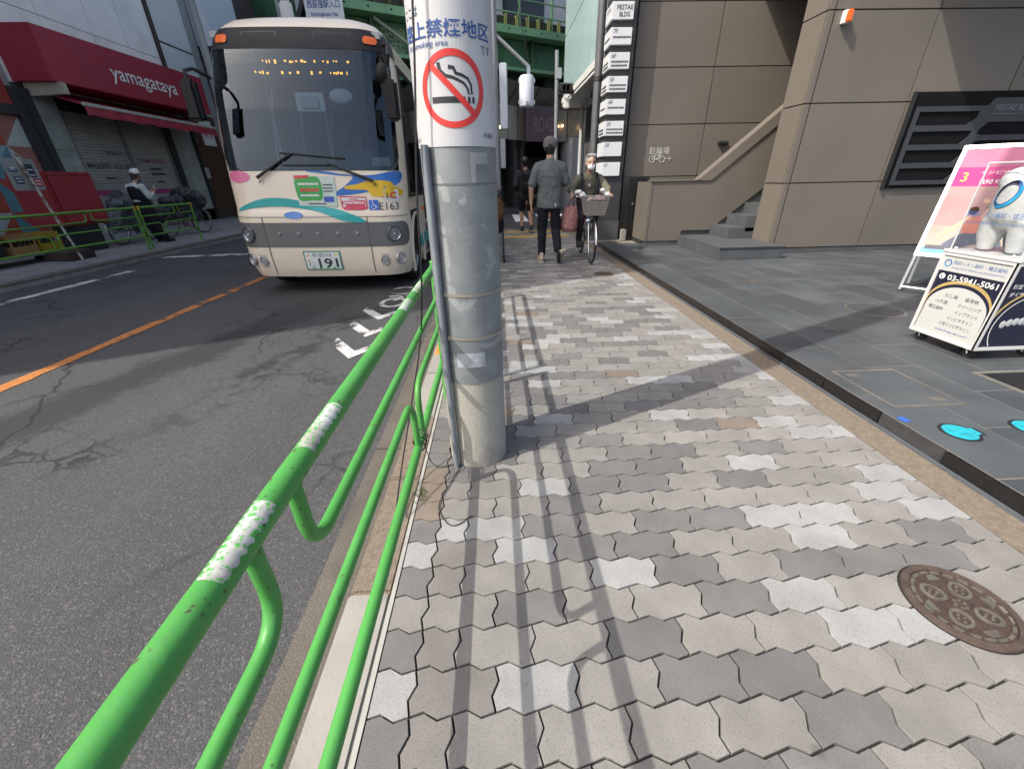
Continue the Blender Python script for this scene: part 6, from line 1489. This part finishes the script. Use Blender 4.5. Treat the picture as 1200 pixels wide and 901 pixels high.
solidify('overalls', ov, cloth('overalls_dark', (.016,.016,.022)), p4, .012, 4, world=False)
for sx in (-1, 1): shoe('shoe', (sx*.10,.18,.0), (sx*.11,.42,.0), M('shoe_black',(0,0,0)), dsole, p4)
hr = MB(); hr.ell(hc_ + V3(0,-.02,.01), (.082,.09,.10), 14); hr.ell(hc_ + V3(-.0,-.05,-.06), (.065,.045,.06), 10); solidify('hair', hr, M('hair_brown', (.05,.025,.018), .5), p4, .01, 2, world=False)
cpw = M('cap_white', (.70,.69,.66), .8); cpo = MB().lathe([(.092,.0),(.095,.03),(.085,.07),(.055,.105),(.0005,.118)], hc_ + V3(0,-.005,.025), n=24).obj('cap', cpw, p4, smooth=True, world=False, angle=80)
MB().prism([(.07*math.cos(R(a)), .05 + .11*math.sin(R(a))) for a in range(0, 181, 15)], hc_ + V3(.02,.03,.035), (.95,-.3,0), (.3,.95,0), (0,0,-.006)).obj('brim', cpw, cpo, world=False)
MB().tube([(-.1,-.05,1.27),(-.17,-.02,1.05),(-.17,.02,.92),(-.12,-.2,1.0),(-.05,-.24,1.25)], .006, 5).obj('bag_strap', white, p4, world=False)
ph = tag(MB().box(-.035,.035,-.006,.006,-.07,.07).obj('smartphone', M('phone_white', (.5,.5,.5), .3), None, bevel=.004), 'smartphone held by the person in the white cap', 'phone'); ph.location = (-8.25 + .06, 10.75 + .31, 1.22); ph.rotation_euler = (R(-40), 0, R(-12))
for o_ in p4.children_recursive:
    for v in o_.data.vertices: v.co.y += .22*max(0, v.co.z - .3)
p4.location.y -= .2
# person at the far left pushing the trolley
p5 = thing('person', 'person in dark clothes pushing the trolley at the left edge', 'person', (-8.6, 6.75, .05), 0)
b = MB(); hc_ = V3(0,.08,1.58); s, f, u = head(b, hc_, (0,1,-.1)); b.cap((0,.0,1.38), .055, (0,.05,1.5), .052)
for sx in (-1, 1): S_, E_, W_ = V3(sx*.2,0,1.34), V3(sx*.25,.12,1.12), V3(sx*.17,.34,1.09); b.cap(S_, .046, E_, .042); b.cap(E_, .04, W_, .029); hand(b, W_, (0,1,-.2), (0,.2,1), -sx, 1.2)
trunk(b, (0,0,1.38), (-.18,0,1.33), (.18,0,1.33), (0,0,.86), [((sx*.1,ky,.46), (sx*.1,ay,.10)) for sx, ky, ay in ((-1, .12, .05), (1, .02, -.15))])
body = solidify('body', b, skin, p5, .009, 2, world=False); face(hc_, s, f, u, body)
q = MB(); q.loft([((0,0,.82),.17,.125),((0,0,1.05),.175,.125),((0,0,1.25),.195,.13),((0,0,1.37),.15,.10),((0,.01,1.42),.07,.07)], 22)
for sx in (-1, 1): q.cap((sx*.19,0,1.33), .076, V3(sx*.2,0,1.34).lerp(V3(sx*.25,.12,1.12), .7), .07)
solidify('shirt', q, cloth('dark_shirt', (.03,.03,.035)), p5, .013, 4, world=False)
q = MB(); q.ell((0,0,.84), (.165,.12,.10), 14)
for sx, ky, ay in ((-1, .12, .05), (1, .02, -.15)): q.cap((sx*.09,0,.84), .095, (sx*.1,ky,.46), .07); q.cap((sx*.1,ky,.46), .07, (sx*.1,ay,.10), .056)
solidify('trousers', q, cloth('black_trousers',(0,0,0)), p5, .013, 3, world=False)
for sx, ay in ((-1, .05), (1, -.15)): shoe('shoe', (sx*.1,ay - .06,.0), (sx*.11,ay + .19,.0), M('shoe_black',(0,0,0)), dsole, p5)
q = MB(); q.ell(hc_ + V3(0,-.02,.03), (.087,.097,.105), 14); solidify('hair', q, hair_b, p5, .01, 2, world=False)
# two bicycles under grey rain covers
for i, (x, y_, rz, lb, lb2) in enumerate([(-8.75, 10.75, 96, 'bicycle mostly hidden under a grey cover, left of the leaning person', 'crumpled grey rain cover over the bicycle left of the leaning person'), (-8.6, 12.3, 78, 'bicycle under a dark cover, right of the leaning person', 'dark rain cover over the bicycle right of the leaning person')]):
    bicycle('bicycle', lb, (x, y_, .05), R(rz), basket=False, frame_c=(.10 + .1*i,.11,.12), group='covered bicycles on the far pavement')
    cv = thing('bicycle_cover', lb2, 'cover', (x, y_, .05), R(rz), group='rain covers on the bicycles')
    q = MB(); random.seed(30 + i)
    q.cap((-.62,0,.62), .13, (.30,0,.95), .18, 14); q.ell((.22,0,1.0), (.20,.36,.20), 16); q.ell((.55,0,.86), (.24,.27,.26), 16); q.ell((-.25,0,.86), (.26,.18,.14), 14); q.ell((-.55,0,.55), (.28,.14,.22), 14); q.ell((.1,0,.65), (.5,.12,.25), 14)
    q.loft([((.15,0,.38),.55,.10),((.12,0,.6),.5,.13),((.1,0,.9),.35,.16)], 20)
    solidify('cover', q, M('cover_%d' % i, ((.10,.105,.115), (.03,.031,.034))[i], .5, var=.2, scale=8, bump=1.0, bscale=13), cv, .016, 3, world=False, fold=(.035, 5.5, 7 + i))
# ---------------------------------------------------------------- dental cart, tooth and poster stand
ct = thing('advertising_cart', 'white wheeled dental advertising cart with navy panels on the slate forecourt', 'cart', (3.44, 2.65, .08))
wf = M('cart_white', (.60,.60,.595), .35, var=.03); navy = M('print_navy', (.014,.016,.036), .4, var=.05); cream_p = M('print_cream', (.52,.53,.51), .45, var=.03); gold = M('print_gold', (.48,.34,.13), .4, var=.08); pblue = M('print_blue', (.04,.12,.36), .45)
X0, X1, Y0, Y1, Z0, Z1 = 3.20, 3.72, 2.40, 2.87, .155, .735
MB().box(X0 + .012, X1 - .012, Y0 + .012, Y1 - .012, Z0 + .01, Z1 - .005).obj('body', navy, ct)
def framed(o, ux, uy, w_, h, name, nrm):
    fr_ = MB(); t = .022
    for q in (rect(0, w_, 0, t), rect(0, w_, h - t, h), rect(0, t, t, h - t), rect(w_ - t, w_, t, h - t)): fr_.prism(q, o, ux, uy, -Vector(nrm)*.012)
    return fr_.obj(name, wf, ct)
# side facing the street (-x): text panel; u runs from far (photo left) to near (photo right)
o = Vector((X0, Y1, Z0)); ux, uy, nr = Vector((0,-1,0)), Vector((0,0,1)), Vector((-1,0,0))
framed(o, ux, uy, Y1 - Y0, Z1 - Z0, 'frame', nr); W_, H_ = Y1 - Y0, Z1 - Z0; o2 = o + Vector((.009,0,0)); P0 = o2
pn = flat(rect(.022, W_ - .022, .022, H_ - .022), navy, ct, P0 - Vector((.0005,0,0)), ux, uy, 'text_panel')
e = lambda k: P0 - Vector((.001*k,0,0))
flat(rect(.022, W_ - .022, H_ - .125, H_ - .024), cream_p, pn, e(1.2), ux, uy, 'header_print')
arc_ = [(.022, .022), (W_ - .022, .022), (W_ - .022, .235)] + [(W_/2 + (W_/2 - .022)*math.cos(R(a)), .235 + .155*math.sin(R(a))) for a in range(6, 180, 6)] + [(.022, .235)]
flat([(a, b + .02 if b > .1 else b) for a, b in arc_], gold, pn, e(1.2), ux, uy, 'gold_arch')
flat([(W_/2 + (a - W_/2)*.985, b - .002) if b > .1 else (a, b) for a, b in arc_], navy, pn, e(1.8), ux, uy, 'navy_arch')
flat([(W_/2 + (a - W_/2)*.95, b - .024) if b > .1 else (W_/2 + (a - W_/2)*.985, b) for a, b in arc_], cream_p, pn, e(2.4), ux, uy, 'cream_field')
def ctx(s_, h, mat, a, b, width, k=3.2, weight=.0, align='c'): return text(s_, h, mat, pn, e(k) + ux*a + uy*b, ux, uy, width=width, weight=weight, align=align)
annulus(pblue, pn, e(2.2) + ux*.062 + uy*(H_ - .072), ux, uy, .017, .025, 'logo_ring'); annulus(M('print_cyan', (.03,.35,.65), .4), pn, e(2.6) + ux*.062 + uy*(H_ - .072), ux, uy, .0175, .0245, 'logo_arc', a0=200, a1=330)
ctx('西荻シオン歯科・矯正歯科', .026, pblue, .262, H_ - .062, .33, 2.2); ctx('Nishiogi SHION DENTAL and ORTHODONTICS', .011, pblue, .262, H_ - .096, .33, 2.2)
ctx('03-5941-5061', .036, white, .262, H_ - .162, .32, 3.0, .015); annulus(white, pn, e(3) + ux*.062 + uy*(H_ - .162), ux, uy, .0, .02, 'phone_disc'); flat([(.052,H_ - .158),(.058,H_ - .152),(.060,H_ - .164),(.068,H_ - .170),(.072,H_ - .166),(.066,H_ - .176),(.056,H_ - .170)], navy, pn, e(3.4), ux, uy, 'phone_glyph')
for s_, a, b, w_ in [('むし歯', .185, .30, .085), ('歯周病', .32, .30, .085), ('入れ歯', .135, .252, .085), ('クリーニング', .325, .252, .15), ('矯正歯科', .115, .204, .105), ('インプラント', .325, .204, .15), ('インビザライン', .305, .156, .17), ('小児インビザライン', .285, .110, .21)]: ctx(s_, .026, ink, a, b, w_, 3.2)
ctx('https://nsp-do.com/', .013, pblue, .285, .066, .22, 3.2, .01)
# side facing the camera (-y)
o = Vector((X0, Y0, Z0)); ux, uy, nr = Vector((1,0,0)), Vector((0,0,1)), Vector((0,-1,0)); W2 = X1 - X0
framed(o, ux, uy, W2, H_, 'frame', nr); p2n = flat(rect(.022, W2 - .022, .022, H_ - .022), navy, ct, o + Vector((0,.008,0)), ux, uy, 'braces_panel')
C_ = o + Vector((0,.006,0)) + ux*(W2/2) + uy*.16
annulus(gold, p2n, C_, ux, uy, .235, .25, 'gold_arch', a0=-10, a1=190); annulus(white, p2n, C_ + Vector((0,-.001,0)), ux, uy, .205, .211, 'white_ring', a0=-38, a1=218)
tm = MB()
for k in range(8): tm.ell(C_ + ux*(-.14 + k*.04) + uy*(.02 + .018*math.sin(k*.6)) + Vector((0,.001,0)), (.022,.004,.026), 10)
tm.obj('aligner_print', M('aligner', (.42,.44,.46), .3), p2n)
for s_, b in (('杉並で', .43), ('ダイヤ', .38)): text(s_, .03, white, p2n, o + Vector((0,.006,0)) + ux*.1 + uy*b, ux, uy)
MB().box(X0 - .004, X1 + .004, Y0 - .004, Y1 + .004, Z1 - .004, Z1 + .018).obj('top_deck', wf, ct, bevel=.004)
for (x, y_) in ((X0 + .06, Y0 + .06), (X0 + .06, Y1 - .06), (X1 - .06, Y0 + .06), (X1 - .06, Y1 - .06)):
    cs = MB().lathe([(.001,-.014),(.032,-.014),(.036,-.008),(.036,.008),(.032,.014),(.001,.014)], (x, y_, .08 + .037), (1,.3,0), 18).obj('caster', rubber, ct, smooth=True)
    MB().tube([(x - .022, y_ - .006, .115), (x - .022, y_ + .01, .15), (x + .022, y_ + .01, .15), (x + .022, y_ + .006, .115)], .006, 6).obj('fork', steel, cs)
# clear case
clr = glass('acrylic', (.96,.97,.97), .9, .02, 1.35)
AT = 1.285
for nm, q in (('acrylic_side', (X0 + .02, X0 + .024, Y0 + .02, Y1 - .02)), ('acrylic_side', (X1 - .024, X1 - .02, Y0 + .02, Y1 - .02)), ('acrylic_front', (X0 + .0245, X1 - .0245, Y0 + .02, Y0 + .024)), ('acrylic_back', (X0 + .0245, X1 - .0245, Y1 - .024, Y1 - .02))):
    MB().box(*q, Z1 + .019, AT).obj(nm, clr, ct)
MB().box(X0 + .02, X1 - .02, Y0 + .02, Y1 - .02, AT + .0005, AT + .004).obj('acrylic_lid', clr, ct)
edge = M('acrylic_edge', (.60,.63,.64), .2)
ed = MB()
for (x, y_) in ((X0 + .022, Y0 + .022), (X0 + .022, Y1 - .022), (X1 - .022, Y0 + .022), (X1 - .022, Y1 - .022)): ed.box(x - .0035, x + .0035, y_ - .0035, y_ + .0035, Z1 + .02, AT)
for y_ in (Y0 + .02, Y1 - .02): ed.box(X0 + .02, X1 - .02, y_ - .003, y_ + .003, AT - .001, AT + .006)
for x in (X0 + .02, X1 - .02): ed.box(x - .003, x + .003, Y0 + .023, Y1 - .023, AT - .001, AT + .006)
ed.obj('acrylic_edges', edge, ct)
for y_ in (Y0 + .06, Y1 - .06): MB().ell((X0 + .015, y_, Z1 + .03), (.008,.01,.008), 10).obj('case_knob', white, ct, smooth=True)
fx = X0 + .0188
text('西荻シオン歯科・矯正歯科', .034, pblue, ct, (fx, 2.64, .985), (0,-1,0), (0,0,1), width=.40); text('Nishiogi SHION DENTAL and ORTHODONTICS', .015, pblue, ct, (fx, 2.64, .935), (0,-1,0), (0,0,1), width=.38)
# tooth model
th = thing('tooth_model', 'big white molar tooth model inside the clear case of the cart', 'tooth model', (3.46, 2.64, .755))
q = MB(); c = V3(3.46, 2.64, 0)
q.loft([((3.427,2.65,.90),.165,.155),((3.427,2.65,.96),.196,.186),((3.427,2.65,1.06),.203,.192),((3.427,2.65,1.15),.198,.187),((3.427,2.65,1.21),.16,.15)], 28)
for sx in (-1, 1):
    for sy in (-1, 1):
        q.ell((3.427 + sx*.085, 2.65 + sy*.08, 1.18), (.095,.09,.085), 14); q.tube([(3.427 + sx*.09, 2.65 + sy*.085, .95), (3.427 + sx*.098, 2.65 + sy*.09, .85), (3.427 + sx*.092, 2.65 + sy*.085, .762)], [.082, .066, .038], 14)
tooth = solidify('tooth', q, M('tooth_white', (.62,.625,.63), .3, var=.03, coat=.3), th, .009, 10)
def on_tooth(z): return lerp([(.90,.150),(.96,.182),(1.06,.203),(1.15,.198),(1.21,.18)], z)
def tf(a, b, ex=.004):
    r = on_tooth(b + 1.11) + ex; an_ = a/.20 + R(-186)
    return V3(3.427 + r*math.cos(an_), 2.65 + r*.95*math.sin(an_), 1.11 + b)
for (mt, r0, r1, dx, dz, a0, a1, ex) in ((pblue, .060, .077, 0, 0, 0, 360, .006), (M('print_cyan',(0,0,0)), .064, .082, .004, -.002, 250, 400, .008), (M('print_navy',(0,0,0)), .057, .071, -.002, .003, 60, 190, .009)):
    annulus(mt, tooth, (0,0,0), (1,0,0), (0,0,1), r0, r1, 'tooth_logo', 40, a0, a1, fn=lambda a, b, dx=dx, dz=dz, ex=ex: tf(a*.86 + b*.25 + dx, b + dz, ex))
# A-frame poster
af = thing('poster_stand', 'aluminium poster stand with pink dental poster behind the cart', 'poster stand', (4.75, 4.1, .08))
alu = M('aluminium', (.62,.63,.64), .3, .7, var=.05)
u_ = Vector((.60,-.80,0)); nr = Vector((-.80,-.60,0)); up = (Vector((0,0,1)) - nr*.36).normalized(); base = Vector((4.50, 4.30, .46)); PW, PH = .80, 1.05
MB().prism(rect(0, PW, 0, PH), base, u_, up, -nr*.02).obj('board', M('board_white', (.7,.7,.68), .9, spec=.05), af)
fr_ = MB()
for q in (rect(-.015, PW + .015, -.02, .015), rect(-.015, PW + .015, PH - .015, PH + .02), rect(-.015, .015, .015, PH - .015), rect(PW - .015, PW + .015, .015, PH - .015)): fr_.prism(q, base + nr*.008, u_, up, -nr*.03)
fr_.obj('frame', alu, af)
lg_ = MB(); dn = -up*.40
for a in (0, PW): lg_.cyl(base + u_*a - nr*.012, Vector((*(base + u_*a + dn - nr*.012).xy, .095)), .014, n=8)
q0, q1 = base + dn - nr*.012, base + u_*PW + dn - nr*.012; q0.z = q1.z = .13; lg_.cyl(q0, q1, .012, n=8)
for a in (0, PW): lg_.cyl(base + u_*a + up*PH - nr*.03, Vector((*(base + u_*a - nr*.30).xy, .095)), .014, n=8)
lg_.obj('legs', alu, af)
def pp_(poly, mat, k, name='poster_print'): return flat(poly, mat, af, base + nr*.001*k, u_, up, name)
pp_(rect(.0, PW, .0, PH), M('poster_cream', (.44,.36,.31), .9, spec=.05, var=.2, scale=3), 1.5, 'poster'); pp_(rect(0, PW, .86, PH), M('poster_pink', (.48,.19,.28), .9, spec=.05, var=.08), 2.2); pp_(rect(0, PW, .68, .86), M('poster_magenta', (.50,.07,.22), .9, spec=.05, var=.05), 2.6)
pp_(rect(0, PW, .0, .08), M('poster_sky', (.20,.38,.52), .9, spec=.05), 2.2); pp_([(.0,.68),(.0,.3),(.3,.3),(.8,.5),(.8,.68)], M('poster_peach', (.44,.27,.27), .9, spec=.05, var=.1, scale=4), 2.0)
text('3', .085, M('poster_yellow', (.75,.6,.12), .9, spec=.05), af, base + nr*.0036 + u_*.09 + up*.77, u_, up); text('インビザライン', .035, white, af, base + nr*.0036 + u_*.36 + up*.81, u_, up, width=.34); text('説明会', .045, white, af, base + nr*.0036 + u_*.36 + up*.725, u_, up, width=.3)
text('無料', .06, navy, af, base + nr*.0036 + u_*.40 + up*.50, u_, up)
# exercising figure on the poster
pp_(blob([(.20,.17),(.32,.25),(.50,.22),(.56,.12),(.40,.13),(.30,.10),(.16,.09)]), M('poster_grey', (.16,.17,.22), .9, spec=.05), 3.0); pp_(blob([(.26,.24),(.25,.34),(.31,.40),(.37,.36),(.38,.25)]), M('poster_coral', (.62,.25,.20), .9, spec=.05), 3.3)
pp_(blob([(.27,.38),(.22,.30),(.12,.18),(.10,.19),(.20,.33),(.26,.41)]), M('poster_skin', (.66,.42,.30), .9, spec=.05), 3.1); pp_(blob([(.33,.39),(.36,.48),(.30,.55),(.33,.56),(.39,.49),(.37,.39)]), M('poster_skin',(0,0,0)), 3.1); pp_(ring_poly(.27, .45, .035, .04, 16), M('poster_hair', (.07,.035,.025), .9, spec=.05), 3.4); pp_(rect(.04,.40,.06,.10), navy, 2.8)
